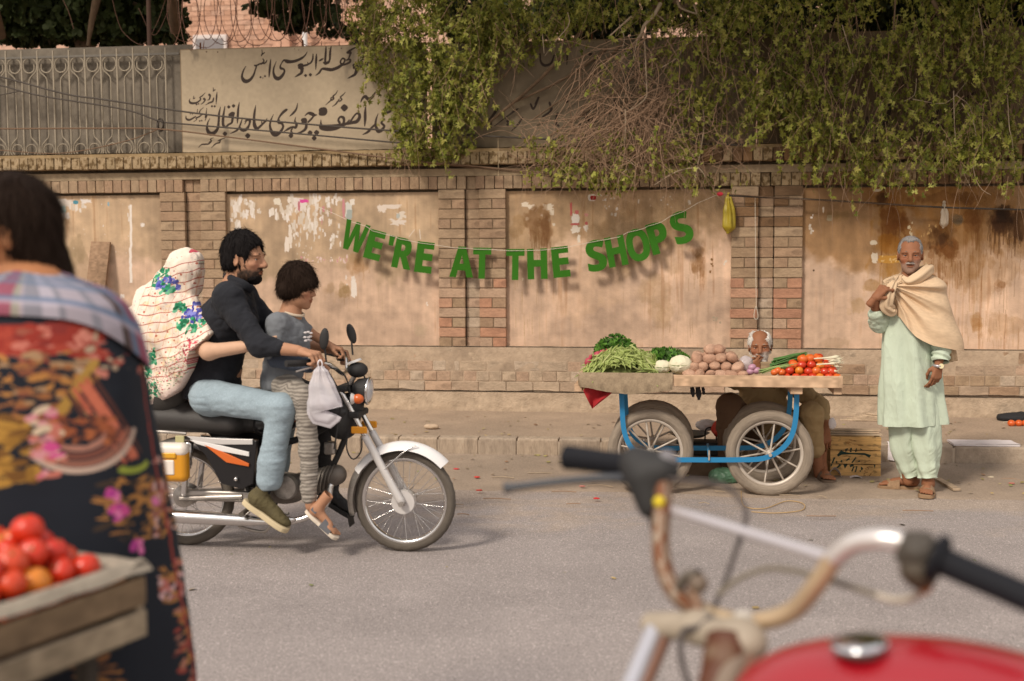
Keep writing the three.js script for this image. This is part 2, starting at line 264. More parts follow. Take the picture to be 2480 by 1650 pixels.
const dusty = BM([[0.50, 0.40, 0.30], [0.53, 0.42, 0.31], [0.47, 0.36, 0.265], [0.52, 0.375, 0.275], [0.55, 0.45, 0.35]]);         // low courses, earth-coated
const capped = [[0.42, 0.32, 0.20], [0.39, 0.30, 0.185], [0.45, 0.35, 0.225]].map((c) => mat(c, 0.97, { map: texes.moss, bumpMap: texes.grain, bumpScale: 0.005 }));
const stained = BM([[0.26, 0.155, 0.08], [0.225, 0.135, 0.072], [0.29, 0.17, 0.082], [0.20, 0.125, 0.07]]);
function brick(parent, name, x0, x1, y0, y1, zf, depth, mats, joint = 0.008) {
  const o = part(name, pick(brickGeos), pick(mats), parent, [(x0 + x1) / 2 + rr(-0.001, 0.001), (y0 + y1) / 2, zf - depth / 2 + rr(-0.0025, 0.0025)]);
  o.scale.set(x1 - x0 - joint, y1 - y0 - joint, depth); return o;
}
const mortar = mat([0.27, 0.20, 0.13], 1, { map: texes.dirt, bumpMap: texes.grain, bumpScale: 0.004 });
{
  // core behind the facing: joints show it between the bricks
  part('core', boxUV(join([box(16, 2.40, 0.16, 0, 1.15, -0.185)])), mortar, wall);
  for (const [a, b, c, d] of PIERS) {
    const pier = grp(numbered('pier'), wall);
    part('pier_core', boxUV(join([box(b - a - 0.014, 1.38, 0.05, (a + b) / 2, 1.42, -0.033), box(d - c - 0.014, 1.38, 0.05, (c + d) / 2, 1.42, -0.033)])), mortar, pier);
    for (let r = 0; r < 16; r++) {
      const y0 = Y_LEDGE + r * (Y_PANEL - Y_LEDGE) / 16, y1 = y0 + (Y_PANEL - Y_LEDGE) / 16, low = r < 7 + (rnd() < 0.3 ? 1 : 0), right = a > 1.5;
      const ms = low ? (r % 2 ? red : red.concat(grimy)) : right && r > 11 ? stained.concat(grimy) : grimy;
      for (const [p, q] of [[a, b], [c, d]]) {
        if (r % 2) brick(pier, 'brick', p, q, y0, y1, 0, 0.06, ms);
        else { const m = (p + q) / 2 + rr(-0.006, 0.006); brick(pier, 'brick', p, m, y0, y1, 0, 0.06, ms); brick(pier, 'brick', m, q, y0, y1, 0, 0.06, ms); }
      }
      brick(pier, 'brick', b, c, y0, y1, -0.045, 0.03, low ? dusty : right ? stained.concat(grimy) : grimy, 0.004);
    }
  }
  // soldier course, plain band and coping
  const sold = grp('soldier_course', wall), cope = grp('coping', wall);
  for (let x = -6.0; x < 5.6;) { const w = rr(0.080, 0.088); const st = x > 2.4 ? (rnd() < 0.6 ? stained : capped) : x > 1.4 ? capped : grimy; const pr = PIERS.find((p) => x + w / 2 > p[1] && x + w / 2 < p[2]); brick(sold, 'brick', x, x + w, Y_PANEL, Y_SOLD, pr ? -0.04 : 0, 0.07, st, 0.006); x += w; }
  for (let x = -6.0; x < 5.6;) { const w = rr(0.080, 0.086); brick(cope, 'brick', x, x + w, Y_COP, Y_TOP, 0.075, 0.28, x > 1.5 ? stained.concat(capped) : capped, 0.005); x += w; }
  const bandM = mat([0.40, 0.315, 0.21], 1, { map: texes.dirt, bumpMap: texes.grain, bumpScale: 0.006 });
  part('band', boxUV(rough(new THREE.BoxGeometry(11.6, Y_COP - Y_SOLD - 0.026, 0.06, 300, 4, 1).translate(-0.2, (Y_COP + Y_SOLD - 0.026) / 2, -0.036), (x, y, z) => 0.006 * fbm(x * 9, y * 20))), bandM, wall);
  part('coping_bed', boxUV(rough(new THREE.BoxGeometry(11.6, 0.03, 0.30, 260, 1, 6).translate(-0.2, Y_TOP + 0.004, -0.085), (x, y, z) => 0.014 * fbm(x * 14, z * 14))), mat([0.33, 0.24, 0.13], 1, { map: texes.dirt }), wall);
  // plinth: four brick courses and the rough footing below them
  const pl = grp('plinth', wall);
  const rows = [[0.612, 0.722, 'head'], [0.522, 0.612, 'mix'], [0.432, 0.522, 'head'], [0.340, 0.432, 'str']];
  rows.forEach(([y0, y1, kind], r) => { for (let x = -5.9 + (r % 2) * 0.06; x < 5.5;) { const w = kind === 'head' ? rr(0.112, 0.125) : kind === 'str' ? rr(0.232, 0.248) : rnd() < 0.6 ? rr(0.232, 0.248) : rr(0.112, 0.122); brick(pl, 'brick', x, x + w, y0, y1, 0.012 + r * 0.004, 0.08, x > 2.6 ? dusty.concat(grimy) : dusty.concat(dusty, red.slice(3)), 0.006); x += w; } });
  part('plinth_bed', boxUV(rough(new THREE.BoxGeometry(11.6, 0.40, 0.06, 400, 14, 1).translate(-0.2, 0.53, -0.024), (x, y, z) => 0.009 * fbm(x * 9, y * 14) + 0.004)), mat([0.47, 0.37, 0.275], 1, { map: texes.dirt, bumpMap: texes.grain, bumpScale: 0.005 }), pl);
  part('footing', boxUV(rough(new THREE.BoxGeometry(11.6, 0.26, 0.08, 400, 20, 1).translate(-0.2, 0.21, 0.0), (x, y, z) => 0.035 * fbm(x * 5, y * 8, 2) + 0.02 * (1 - sstep(0.14, 0.34, y)))), mat([0.49, 0.39, 0.29], 1, { map: texes.dirt, bumpMap: texes.grain, bumpScale: 0.008 }), pl);
  part('ledge', boxUV(rough(new THREE.BoxGeometry(11.6, 0.03, 0.05, 300, 2, 2).translate(-0.2, Y_LEDGE - 0.014, -0.024), (x, y, z) => 0.007 * fbm(x * 12, z * 20))), mat([0.52, 0.42, 0.32], 1, { map: texes.dirt }), pl);
}

// ---- plaster panels: stains, tide marks, torn paper, all as matter on the plaster
function panel(x0, x1, seedN, draw, top = [184, 158, 126]) {
  const W = 1024, H = 704, y0 = Y_LEDGE - 0.01, y1 = Y_PANEL - 0.020, c = canvas(W, H), g = c.getContext('2d');
  const im = g.createImageData(W, H);
  for (let j = 0; j < H; j++) for (let i = 0; i < W; i++) {
    const x = lerp(x0, x1, i / W), y = lerp(y1, y0, j / H), a = fbm(x * 2.2, y * 2.2, seedN, 5), b = fbm(x * 14, y * 14, seedN + 5, 3), dr = fbm(x * 30, y * 1.6, seedN + 9, 3);
    // old damp-grey coat above a ragged tide line, paler bare plaster below it
    const tide = 0.75 * sstep(-0.10, 0.10, y - (1.55 + 0.6 * (fbm(x * 1.7, y * 1.2, seedN, 4) - 0.5) + 0.5 * (a - 0.5) + 0.2 * (b - 0.5)));
    const gp = 0.55 * sstep(0.50, 0.60, fbm(x * 1.9 + 4, y * 2.6, seedN + 20, 5)), k = (1 - 0.13 * gp) * (1 + 0.34 * (a - 0.5) + 0.22 * (b - 0.5) + 0.14 * (dr - 0.5)), o = (j * W + i) * 4;
    const st = sstep(0.60, 0.80, dr) * sstep(0.42, 0.62, a) * 0.22;
    im.data[o] = clamp(lerp(206, top[0], tide) * k * (1 - st * 0.6), 0, 255); im.data[o + 1] = clamp(lerp(175, top[1], tide) * k * (1 - st * 0.8), 0, 255); im.data[o + 2] = clamp(lerp(150, top[2], tide) * k * (1 - st), 0, 255); im.data[o + 3] = 255;
  }
  g.putImageData(im, 0, 0);
  const Q = (px, py) => { const p = onZ(px, py, Z_PANEL); return [(p.x - x0) / (x1 - x0) * W, (y1 - p.y) / (y1 - y0) * H]; }, S = W / (x1 - x0) / 278;
  const api = {
    g, Q, S,
    scrap(px, py, w, h, col = '#d9cdbd', rag = 0.35, n = 22) {             // a torn piece of paper
      g.fillStyle = col; g.beginPath(); const [cx, cy] = Q(px, py);
      for (let i = 0; i < n; i++) { const a = i / n * 6.283, r = 1 - rag * rnd(); g.lineTo(cx + Math.sign(Math.cos(a)) * Math.pow(Math.abs(Math.cos(a)), 0.6) * w / 2 * S * r, cy + Math.sign(Math.sin(a)) * Math.pow(Math.abs(Math.sin(a)), 0.6) * h / 2 * S * r); } g.closePath(); g.fill();
    },
    flakes(px, py, w, h, n, col, s0 = 3, s1 = 9, tall = 2) { for (let i = 0; i < n; i++) api.scrap(px + rr(-w, w) / 2, py + rr(-h, h) / 2, rr(s0, s1), rr(s0, s1) * tall, Array.isArray(col) ? pick(col) : col, 0.6, 12); },
    stain(px, py, w, h, col, al, dots = 160, drip = 0) {                   // ragged stain with its own outline, and runs below it
      const [cx0, cy0] = Q(px, py), bx = w * 0.8 * S, by = h * 0.8 * S, X0 = Math.max(0, Math.floor(cx0 - bx)), Y0 = Math.max(0, Math.floor(cy0 - by)), bw = Math.min(W, Math.ceil(cx0 + bx)) - X0, bh = Math.min(H, Math.ceil(cy0 + by)) - Y0, so = rr(0, 90);
      if (bw > 2 && bh > 2) { const d = g.getImageData(X0, Y0, bw, bh), cc = new THREE.Color(col).convertLinearToSRGB(); for (let j = 0; j < bh; j++) for (let i = 0; i < bw; i++) { const x = X0 + i, y = Y0 + j, r = Math.hypot((x - cx0) / (w / 2 * S), (y - cy0) / (h / 2 * S)), n = fbm(x * 0.022 / S, y * 0.016 / S, so, 4), f = fbm(x * 0.10 / S, y * 0.05 / S, so + 3, 3), m = clamp(sstep(0.0, 0.30, 0.92 - r + 2.0 * (n - 0.5) + 0.7 * (f - 0.5)), 0, 1) * al * (0.75 + 0.9 * (f - 0.3)) * 1.35, o = (j * bw + i) * 4, k = clamp(m, 0, 0.92); d.data[o] = lerp(d.data[o], cc.r * 255, k); d.data[o + 1] = lerp(d.data[o + 1], cc.g * 255, k); d.data[o + 2] = lerp(d.data[o + 2], cc.b * 255, k); } g.putImageData(d, X0, Y0); }
      dots = Math.round(dots * 0.10);
      for (let i = 0; i < dots; i++) { const a = rnd() * 6.283, r = Math.pow(rnd(), 0.8), [cx, cy] = Q(px + Math.cos(a) * r * w / 2, py + Math.sin(a) * r * h / 2); g.globalAlpha = al * rr(0.4, 1) * (1.15 - r * 0.75); g.fillStyle = col; g.beginPath(); const s = rr(3, 15) * S * (1.25 - r * 0.7); for (let q = 0; q < 10; q++) g.lineTo(cx + Math.cos(q * 0.628) * s * rr(0.5, 1.2), cy + Math.sin(q * 0.628) * s * rr(0.6, 1.5)); g.closePath(); g.fill(); }
      for (let i = 0; i < drip; i++) { const [cx, cy] = Q(px + rr(-w, w) * 0.42, py + rr(0, h * 0.4)); g.globalAlpha = al * rr(0.3, 0.8); g.strokeStyle = col; g.lineWidth = rr(1, 4) * S; g.beginPath(); g.moveTo(cx, cy); let x = cx, y = cy; const L = rr(0.2, 0.8) * h * S; for (let q = 1; q < 8; q++) { x += rr(-1, 1) * S; y += L / 8; g.lineTo(x, y); } g.stroke(); }
      g.globalAlpha = 1;
    },
    streaks(px, py, w, h, n, col, al) { for (let i = 0; i < n; i++) { let [x, y] = Q(px + rr(-w, w) / 2, py + rr(-h, h) / 2); g.globalAlpha = al * rr(0.4, 1); g.strokeStyle = col; g.lineWidth = rr(0.7, 2.4) * S; g.beginPath(); g.moveTo(x, y); const L = rr(15, 70) * S; for (let q = 0; q < 6; q++) { x += rr(-1, 1) * S; y += L / 6; g.lineTo(x, y); } g.stroke(); } g.globalAlpha = 1; },
    line(px, py, qx, qy, w, col) { const a = Q(px, py), b = Q(qx, qy); g.strokeStyle = col; g.lineWidth = w * S; g.beginPath(); for (let i = 0; i <= 12; i++) g.lineTo(lerp(a[0], b[0], i / 12) + rr(-0.12, 0.12) * w * S, lerp(a[1], b[1], i / 12)); g.stroke(); },
  };
  draw(api);
  const geo = rough(new THREE.PlaneGeometry(x1 - x0, y1 - y0, 80, 56).translate((x0 + x1) / 2, (y0 + y1) / 2, Z_PANEL), (x, y) => 0.008 * (fbm(x * 3, y * 3, seedN) - 0.5) + 0.002 * (fbm(x * 18, y * 18, seedN) - 0.5));
  part(numbered('plaster_panel'), geo, mat([0.90, 0.90, 0.90], 0.97, { map: canvasTex(c), bumpMap: tiled(texes.grain, 4, 3), bumpScale: 0.003 }), wall);
}
const PAPER = ['#ddd2c6', '#d2c6b8', '#e2d8cf', '#cfc0ae'];
panel(-5.16, -3.20, 3, (p) => {
  p.scrap(140, 492, 115, 26, '#d9cdc2', 0.5, 34); p.flakes(150, 500, 120, 24, 20, PAPER, 5, 14); p.scrap(160, 522, 34, 24, '#d9cdc2', 0.6); p.scrap(183, 490, 16, 10, '#4f8d9e', 0.2); p.scrap(150, 508, 26, 20, '#9fb0aa', 0.4); p.scrap(205, 488, 40, 16, '#e2d9d2', 0.7);
  p.line(316, 496, 317, 600, 6, '#e6dcd2'); p.line(315, 600, 317, 685, 7, '#e6dcd2'); p.flakes(312, 520, 8, 40, 10, '#ded3c8', 2, 6); p.scrap(345, 545, 16, 12, '#e2d8cf', 0.6); p.scrap(262, 495, 6, 12, '#88a8b4'); p.line(125, 558, 146, 554, 3, '#ddd0c2'); p.line(135, 592, 152, 588, 3, '#ddd0c2'); p.line(140, 606, 152, 603, 5, '#ddd0c2');
  p.flakes(290, 720, 26, 18, 8, PAPER, 3, 8); p.stain(190, 640, 60, 190, '#8a7656', 0.25, 60); p.flakes(240, 560, 160, 200, 16, PAPER, 1.5, 4, 1.4); p.line(126, 683, 160, 685, 2, '#e0d4c6');
});
panel(-2.60, -0.645, 11, (p) => {
  p.flakes(572, 520, 24, 80, 26, PAPER, 5, 14, 2.6); p.flakes(600, 505, 30, 40, 14, PAPER, 5, 12, 2); p.flakes(620, 515, 24, 26, 8, PAPER, 3, 8); p.flakes(605, 492, 26, 14, 8, PAPER, 4, 9);
  p.flakes(680, 515, 50, 28, 18, PAPER, 7, 14, 2.2); p.scrap(671, 488, 20, 20, '#ddd2c0', 0.3); p.flakes(735, 520, 70, 80, 46, PAPER, 5, 15, 2.8); p.scrap(728, 495, 44, 34, '#dccfc6', 0.5, 30); p.scrap(737, 487, 30, 10, '#d44f98', 0.4); p.scrap(724, 500, 8, 26, '#b8737a', 0.4); p.flakes(767, 485, 18, 24, 8, PAPER, 5, 10, 2.2); p.flakes(790, 487, 14, 24, 6, PAPER, 5, 10, 2.2); p.flakes(815, 482, 26, 22, 10, PAPER, 5, 9, 2.6); p.scrap(832, 505, 8, 56, '#c4888a', 0.3); p.scrap(844, 512, 22, 52, '#cfccc4', 0.4); p.scrap(846, 520, 18, 30, '#a3aaa4', 0.3); p.scrap(853, 490, 16, 18, '#e0d6ca', 0.5);
  p.flakes(760, 545, 60, 70, 18, PAPER, 4, 11, 2.6); p.flakes(790, 525, 24, 46, 10, ['#c4888a', '#d9ccc2'], 3, 8, 3); p.scrap(695, 592, 15, 50, '#e0d3c6', 0.4); p.scrap(703, 575, 13, 60, '#ddd0c2', 0.5); p.flakes(720, 570, 16, 50, 10, PAPER, 3, 9, 2.4); p.flakes(810, 570, 30, 70, 14, PAPER, 4, 10, 2.2);
  p.flakes(775, 630, 120, 14, 26, ['#c58a90', '#d8bdb6', '#dccfc4'], 2, 7, 1.6); p.flakes(735, 615, 40, 40, 14, PAPER, 1.5, 4, 1.2); p.flakes(835, 628, 12, 18, 6, ['#c58a90', '#d8bdb6'], 3, 7, 2);
  p.scrap(945, 500, 74, 13, '#dccdbf', 0.5, 34); p.scrap(925, 505, 26, 24, '#dccdbf', 0.5); p.scrap(970, 522, 30, 22, '#d9cbbb', 0.6); p.scrap(960, 538, 50, 22, '#dccdbf', 0.7, 30); p.scrap(964, 523, 12, 14, '#b4b6b0', 0.4); p.line(1016, 556, 1018, 580, 2, '#ddd0c2'); p.line(1004, 556, 990, 574, 1.5, '#ddd0c2');
  p.scrap(856, 695, 20, 58, '#e0d5ca', 0.45); p.scrap(838, 672, 6, 18, '#ddd0c4', 0.5); p.scrap(840, 690, 5, 7, '#ddd0c4');
  p.stain(870, 640, 60, 50, '#9a7448', 0.28, 60, 8); p.stain(835, 705, 40, 40, '#7d6238', 0.3, 50, 6); p.stain(800, 700, 40, 40, '#86683c', 0.2, 30, 6); p.streaks(900, 700, 160, 60, 12, '#a58a66', 0.3); p.stain(1020, 800, 40, 50, '#b09a80', 0.3, 40); p.flakes(1030, 735, 10, 10, 3, '#e4dace', 3, 6, 1);
});
panel(-0.055, 1.885, 23, (p) => {
  p.scrap(1272, 496, 22, 14, '#dccdb9', 0.4); p.scrap(1288, 502, 22, 16, '#dccdb9', 0.4); p.scrap(1327, 502, 32, 18, '#dccdb9', 0.5); p.scrap(1337, 515, 14, 16, '#d9cab6', 0.4); p.flakes(1320, 530, 40, 20, 7, PAPER, 4, 9, 1); p.scrap(1277, 530, 11, 10, '#dccdb9'); p.scrap(1341, 544, 8, 8, '#dccdb9');
  p.stain(1305, 545, 70, 110, '#6e4a28', 0.42, 170, 26); p.stain(1255, 550, 50, 60, '#84643c', 0.22, 50, 8); p.stain(1320, 555, 22, 60, '#6a4524', 0.4, 40, 10);
  p.scrap(1394, 530, 22, 30, '#e0d6cc', 0.4); p.scrap(1383, 508, 7, 44, '#b85a58', 0.5); p.scrap(1397, 514, 11, 10, '#c06a66', 0.3); p.scrap(1393, 543, 26, 6, '#b8605c', 0.3); p.scrap(1394, 556, 28, 22, '#e0d4c4', 0.5); p.scrap(1402, 580, 10, 24, '#e0d4c4', 0.5); p.scrap(1419, 552, 14, 22, '#dccfc2', 0.6); p.scrap(1420, 541, 9, 9, '#b8605c', 0.4); p.scrap(1420, 521, 12, 11, '#c48a80', 0.6);
  p.scrap(1434, 479, 22, 17, '#ddd4ca', 0.15, 14); p.scrap(1437, 479, 16, 11, '#9c2a26', 0.15, 14); p.flakes(1470, 478, 50, 14, 8, PAPER, 3, 8, 1); p.flakes(1480, 510, 30, 26, 6, PAPER, 3, 8, 2); p.flakes(1540, 495, 90, 30, 10, ['#c7ae94', '#b89478'], 2, 5, 1.4); p.scrap(1547, 488, 4, 12, '#d8ccc0'); p.scrap(1670, 490, 9, 16, '#d8ccc0', 0.5); p.flakes(1630, 490, 60, 30, 8, PAPER, 2, 5, 1.6);
  p.stain(1520, 520, 120, 90, '#6f5232', 0.16, 120); p.stain(1470, 560, 90, 60, '#755936', 0.14, 70); p.stain(1690, 620, 50, 90, '#7a5128', 0.34, 90, 10); p.stain(1700, 650, 18, 50, '#7a5128', 0.3, 30, 6); p.flakes(1720, 640, 14, 40, 4, '#7d5a34', 4, 9, 1); p.flakes(1758, 636, 10, 8, 3, '#ded2c4', 4, 8, 1);
  p.stain(1580, 700, 90, 90, '#9c7f58', 0.2, 90, 14); p.stain(1600, 760, 60, 80, '#94764e', 0.18, 50, 10); p.streaks(1280, 700, 70, 160, 26, '#9a7c52', 0.3); p.streaks(1500, 760, 400, 120, 36, '#a98a66', 0.22); p.streaks(1680, 720, 120, 160, 12, '#8d6c44', 0.3); p.stain(1650, 560, 200, 160, '#8d6f48', 0.14, 60); p.stain(1420, 720, 180, 120, '#c9a684', 0.16, 40);
  p.flakes(1265, 678, 10, 8, 3, '#d8c4a8', 3, 7, 1); p.flakes(1735, 775, 20, 14, 6, '#a0927c', 4, 8, 1);
}, [166, 137, 102]);
panel(2.475, 4.42, 37, (p) => {
  const brown = '#6b3d12', deep = '#3c2109', amber = '#9a621c'; p.stain(2260, 500, 420, 130, '#8f5f26', 0.26, 100); p.stain(2300, 600, 260, 200, '#8a5a24', 0.24, 120, 20); p.stain(2160, 600, 90, 260, '#96641f', 0.25, 80, 14);
  p.stain(2300, 468, 330, 60, '#7c5220', 0.22, 260); p.stain(2160, 480, 130, 60, '#7a4c1a', 0.25, 120);
  p.stain(2165, 540, 70, 120, brown, 0.5, 260, 16); p.stain(2140, 480, 40, 60, deep, 0.35, 80); p.stain(2190, 545, 60, 40, brown, 0.5, 90);
  p.stain(2155, 590, 56, 50, amber, 0.45, 120); p.stain(2160, 650, 60, 90, '#a0702c', 0.25, 90, 16); p.scrap(2155, 628, 62, 20, '#bd8a3c', 0.25, 30); p.flakes(2160, 628, 60, 18, 18, '#d6b276', 3, 8, 1.2); p.scrap(2116, 588, 18, 12, '#dccdb4', 0.3); p.scrap(2118, 625, 16, 30, '#dccdb8', 0.4); p.flakes(2205, 560, 16, 40, 9, '#d8c6a4', 3, 8, 1.6); p.flakes(2240, 640, 20, 40, 8, '#c4a884', 3, 8, 1.4);
  p.stain(2285, 600, 100, 110, brown, 0.5, 320, 22); p.stain(2280, 580, 70, 70, deep, 0.3, 120); p.stain(2270, 690, 60, 60, brown, 0.3, 80, 18); p.flakes(2250, 560, 40, 30, 12, '#c09a64', 2, 6, 2);
  p.stain(2435, 540, 90, 80, deep, 0.5, 300, 40); p.stain(2430, 520, 60, 50, '#2c1806', 0.45, 120); p.stain(2360, 535, 50, 80, brown, 0.3, 70, 22); p.streaks(2400, 620, 150, 90, 34, brown, 0.3); p.streaks(2440, 700, 60, 160, 14, deep, 0.25); p.streaks(2400, 790, 160, 80, 40, '#7d5226', 0.22); p.stain(2400, 640, 120, 150, '#7a5224', 0.16, 90); p.stain(2410, 790, 140, 70, '#8a6236', 0.16, 60);
  p.stain(2365, 780, 24, 40, '#94632c', 0.25, 30, 6); p.stain(2425, 690, 30, 20, brown, 0.25, 20, 6); p.stain(2110, 690, 40, 30, '#8a622e', 0.3, 40); p.stain(2080, 740, 60, 60, '#96743f', 0.2, 50); p.stain(2310, 480, 240, 30, '#573210', 0.28, 140); p.stain(2320, 530, 26, 26, '#4b4a48', 0.3, 20);
  p.flakes(1965, 530, 10, 70, 7, PAPER, 3, 8, 2); p.scrap(1994, 508, 5, 18, '#dccfc0', 0.5); p.scrap(1971, 655, 5, 5, '#54402c'); p.scrap(2124, 461, 20, 7, '#d8c8b0', 0.3); p.flakes(2205, 463, 24, 14, 6, '#cfb58c', 3, 8, 1); p.scrap(2010, 528, 16, 15, '#a8987c', 0.2); p.stain(2040, 520, 120, 40, '#7d6238', 0.22, 90); p.stain(2010, 830, 80, 40, '#8d775a', 0.2, 50);
}, [160, 120, 76]);
{ // the wall goes on unpainted past both ends of the frame
  const m = mat([0.42, 0.345, 0.26], 0.97, { map: texes.dirt });
  for (const [a, b] of [[-8, -5.77], [5.01, 8]]) part(numbered('plaster_panel'), boxUV(box(b - a, 1.42, 0.03, (a + b) / 2, 1.42, Z_PANEL - 0.014)), m, wall);
}

// ================================================================ FENCE AND BOARDS ON TOP OF THE WALL
const iron = mat([0.38, 0.335, 0.26], 0.7, { map: texes.dirt });
const rustIron = mat([0.9, 0.85, 0.8], 0.85, { map: texes.rust });
{
  const f = thing('iron_fence_panel', 'grey iron fence panel of bars and curled scrolls backed by sheet metal', 'fence');
  const X0 = -6.3, X1 = -3.0, ys = 2.445;
  part('backing_sheet', boxUV(box(X1 - X0 + 0.02, 0.985, 0.006, (X0 + X1) / 2 + 0.09, 2.942, -0.10)), mat([0.19, 0.165, 0.13], 0.8, { map: texes.dirt }), f);
  part('rail', rbox(X1 - X0, 0.022, 0.02, 0.003, (X0 + X1) / 2, 3.345, -0.035), mat([0.13, 0.115, 0.095], 0.7), f);
  const pitch = 0.153, first = onZ(19, 300, -0.03).x;
  const scroll = (w, flip) => {                                          // one bent rod: curl, swing out, straight, swing out, curl
    const pts = [], s = (x, y) => pts.push(V(flip * x * w, y, 0));
    for (let a = -250; a <= 80; a += 22) { const r = a < -160 ? lerp(0.30, 0.36, (a + 250) / 90) : 0.40; const t = a * Math.PI / 180; s(0.52 + Math.cos(t) * r * (a < 0 ? 1 : 1), 2.505 - ys + ys + Math.sin(t) * r * w * 1.02 - 0.004); }
    return pts;
  };
  // gap-wide rod drawn from bottom curl to top curl; x is measured from the junction bar towards the bar the curls meet at
  const rodPts = (w, flip) => {
    const P = [], s = (x, y) => P.push(V(flip * x * w, y, 0)), c = (cx, cy, rx, ry, a0, a1, n) => { for (let i = 0; i <= n; i++) { const a = lerp(a0, a1, i / n) * Math.PI / 180; s(cx + Math.cos(a) * rx, cy + Math.sin(a) * ry); } };
    c(0.56, 2.512, 0.33, 0.050, 235, -40 + 0, 9); c(0.52, 2.505, 0.42, 0.062, -50, -170, 6); s(0.16, 2.555); s(0.40, 2.600); s(0.57, 2.640); s(0.57, 2.80); s(0.57, 3.0); s(0.57, 3.135); s(0.42, 3.175); s(0.14, 3.215); c(0.50, 3.272, 0.44, 0.067, 190, 20, 8); c(0.55, 3.262, 0.36, 0.056, 10, -150, 8); s(0.22, 3.262); s(0.24, 3.285);
    return P;
  };
  for (let i = -11; i <= 11; i++) {
    const x = first + i * pitch; if (x < X0 || x > X1 - 0.01) continue;
    const tall = i % 2 === 0; part('bar', rod([x, ys, -0.03], [x, 3.40 + rr(0, 0.012), -0.03], 0.0085, 0.0085, 8), iron, f);
    if (tall) for (const s of [1, -1]) { if (x + s * pitch > X1 || x + s * pitch < X0) continue; part('scroll', tube(rodPts(pitch, s), 0.0062, 90, 6), iron, f, [x + 0, 0, -0.034]); }
  }
  part('post', rod([-3.02 - 0.30, 2.44, -0.13], [-3.02 - 0.30, 4.3, -0.13], 0.022, 0.022, 8), mat([0.09, 0.05, 0.035], 0.9), f);
}
// hand-lettered boards: brush strokes as point lists in photograph pixels, given in two enlarged crops
function strokes(g, Q, ox, oy, sc, wscale, text) {
  for (const s of text.trim().split('|')) {
    const n = s.trim().split(/[\s,]+/).map(Number), pts = []; for (let i = 0; i + 2 < n.length; i += 3) pts.push([ox + n[i] / sc, oy + n[i + 1] / sc, n[i + 2] / sc]);
    if (!pts.length) continue;
    if (pts.length === 1) { const [x, y] = Q(pts[0][0], pts[0][1]), r = pts[0][2] / 2 * wscale; g.beginPath(); g.moveTo(x - r, y); g.quadraticCurveTo(x - r * 0.3, y - r * 1.1, x + r * 0.2, y - r * 0.9); g.quadraticCurveTo(x + r * 1.1, y - r * 0.4, x + r, y + r * 0.1); g.quadraticCurveTo(x + r * 0.3, y + r * 1.1, x - r * 0.2, y + r * 0.9); g.closePath(); g.fill(); continue; }
    const c = new THREE.CatmullRomCurve3(pts.map((p) => V(p[0], p[1], p[2])), false, 'catmullrom', 0.5), L = Math.max(12, Math.round(c.getLength() * 2.2));
    for (let i = 0; i <= L; i++) { const p = c.getPoint(i / L), [x, y] = Q(p.x, p.y); g.beginPath(); g.ellipse(x, y, Math.max(1.8, p.z / 2 * wscale), Math.max(1.6, p.z / 2 * wscale * 0.82), -0.6, 0, 6.3); g.fill(); }
  }
}
const INK_A = `995,305,8 960,370,18 940,450,26 965,510,40 1010,525,44 1060,500,36 1105,440,26 1130,370,18 1150,300,16 1120,290,12|1130,300,14 1170,285,20 1200,270,18 1230,265,22 1260,230,16 1245,195,10|1260,265,20 1290,245,16 1305,215,8|1230,65,6 1235,110,10 1225,150,14|1235,130,18 1270,105,10|1210,465,24|1245,475,14|1275,450,24|1360,205,8 1350,290,22 1342,380,24 1335,465,8
|1440,235,6 1405,330,18 1400,400,24 1425,465,36 1475,485,44 1530,440,36 1560,380,22 1545,345,20 1510,335,28 1500,300,16 1535,240,10 1570,215,18 1640,230,26 1690,235,28
|1400,1010,6 1360,1100,20 1350,1190,26 1385,1280,40 1440,1305,46 1500,1265,36 1540,1190,26 1520,1140,26 1480,1120,40 1475,1070,20 1520,1000,30 1575,950,34 1600,940,14|1140,875,6 1125,970,26 1115,1080,30 1125,1170,40 1160,1215,34 1220,1170,26 1260,1130,26 1290,1105,18 1305,1070,8|1230,1150,12 1225,1100,8
|980,1110,8 1020,1090,26 1055,1095,30 1045,1160,24 1005,1225,40 950,1235,40 905,1200,24 925,1130,18 945,1070,6|900,1200,22 860,1245,24 770,1288,8|1022,1322,60|980,1150,10 1010,1095,12|900,835,8 885,930,24 878,1040,26 872,1140,8
|760,1010,30 800,990,34 805,1030,34 765,1035,30 760,1010,30|820,990,26 800,1080,28 790,1130,24 740,1160,24 700,1195,22 665,1160,30 665,1050,30 690,890,10|745,900,38|815,885,40|690,1292,52|625,900,8 605,1000,24 600,1100,26 585,1210,34 530,1280,46 470,1285,46 430,1220,30 440,1130,16 470,1070,6
|575,685,8 568,760,18 562,860,6|525,770,14 510,820,20 460,840,18 410,870,5|520,620,6 520,670,10|520,665,12 545,650,14|460,720,26 475,740,20 460,790,14 435,800,5|385,780,26 400,800,18 370,840,14 340,860,5|400,695,5 355,740,14 325,760,12 335,790,16 290,830,20 240,845,24 190,840,26 170,810,14 180,780,5|500,890,26|540,890,26|275,862,22|305,855,18|235,740,5 230,780,10|235,782,8 250,770,12
|425,920,6 415,1000,14 405,1050,16 425,1030,14 400,1100,8|375,910,5 330,950,12 320,990,14 350,1010,14 310,1045,18 270,1060,14 275,1085,10 235,1115,5|260,1040,14 230,1060,18 170,1090,24 125,1070,18 120,1030,6|290,935,5 285,975,10|320,1105,20|350,1100,20|215,1000,16|185,1000,14
|305,1490,5 350,1450,16 400,1445,20 450,1440,18 490,1400,16 480,1370,12 520,1350,6|450,1435,12 470,1405,10|495,1495,5 540,1450,16 570,1430,14 610,1420,16 620,1385,14 590,1395,10 640,1370,14 690,1355,5`;
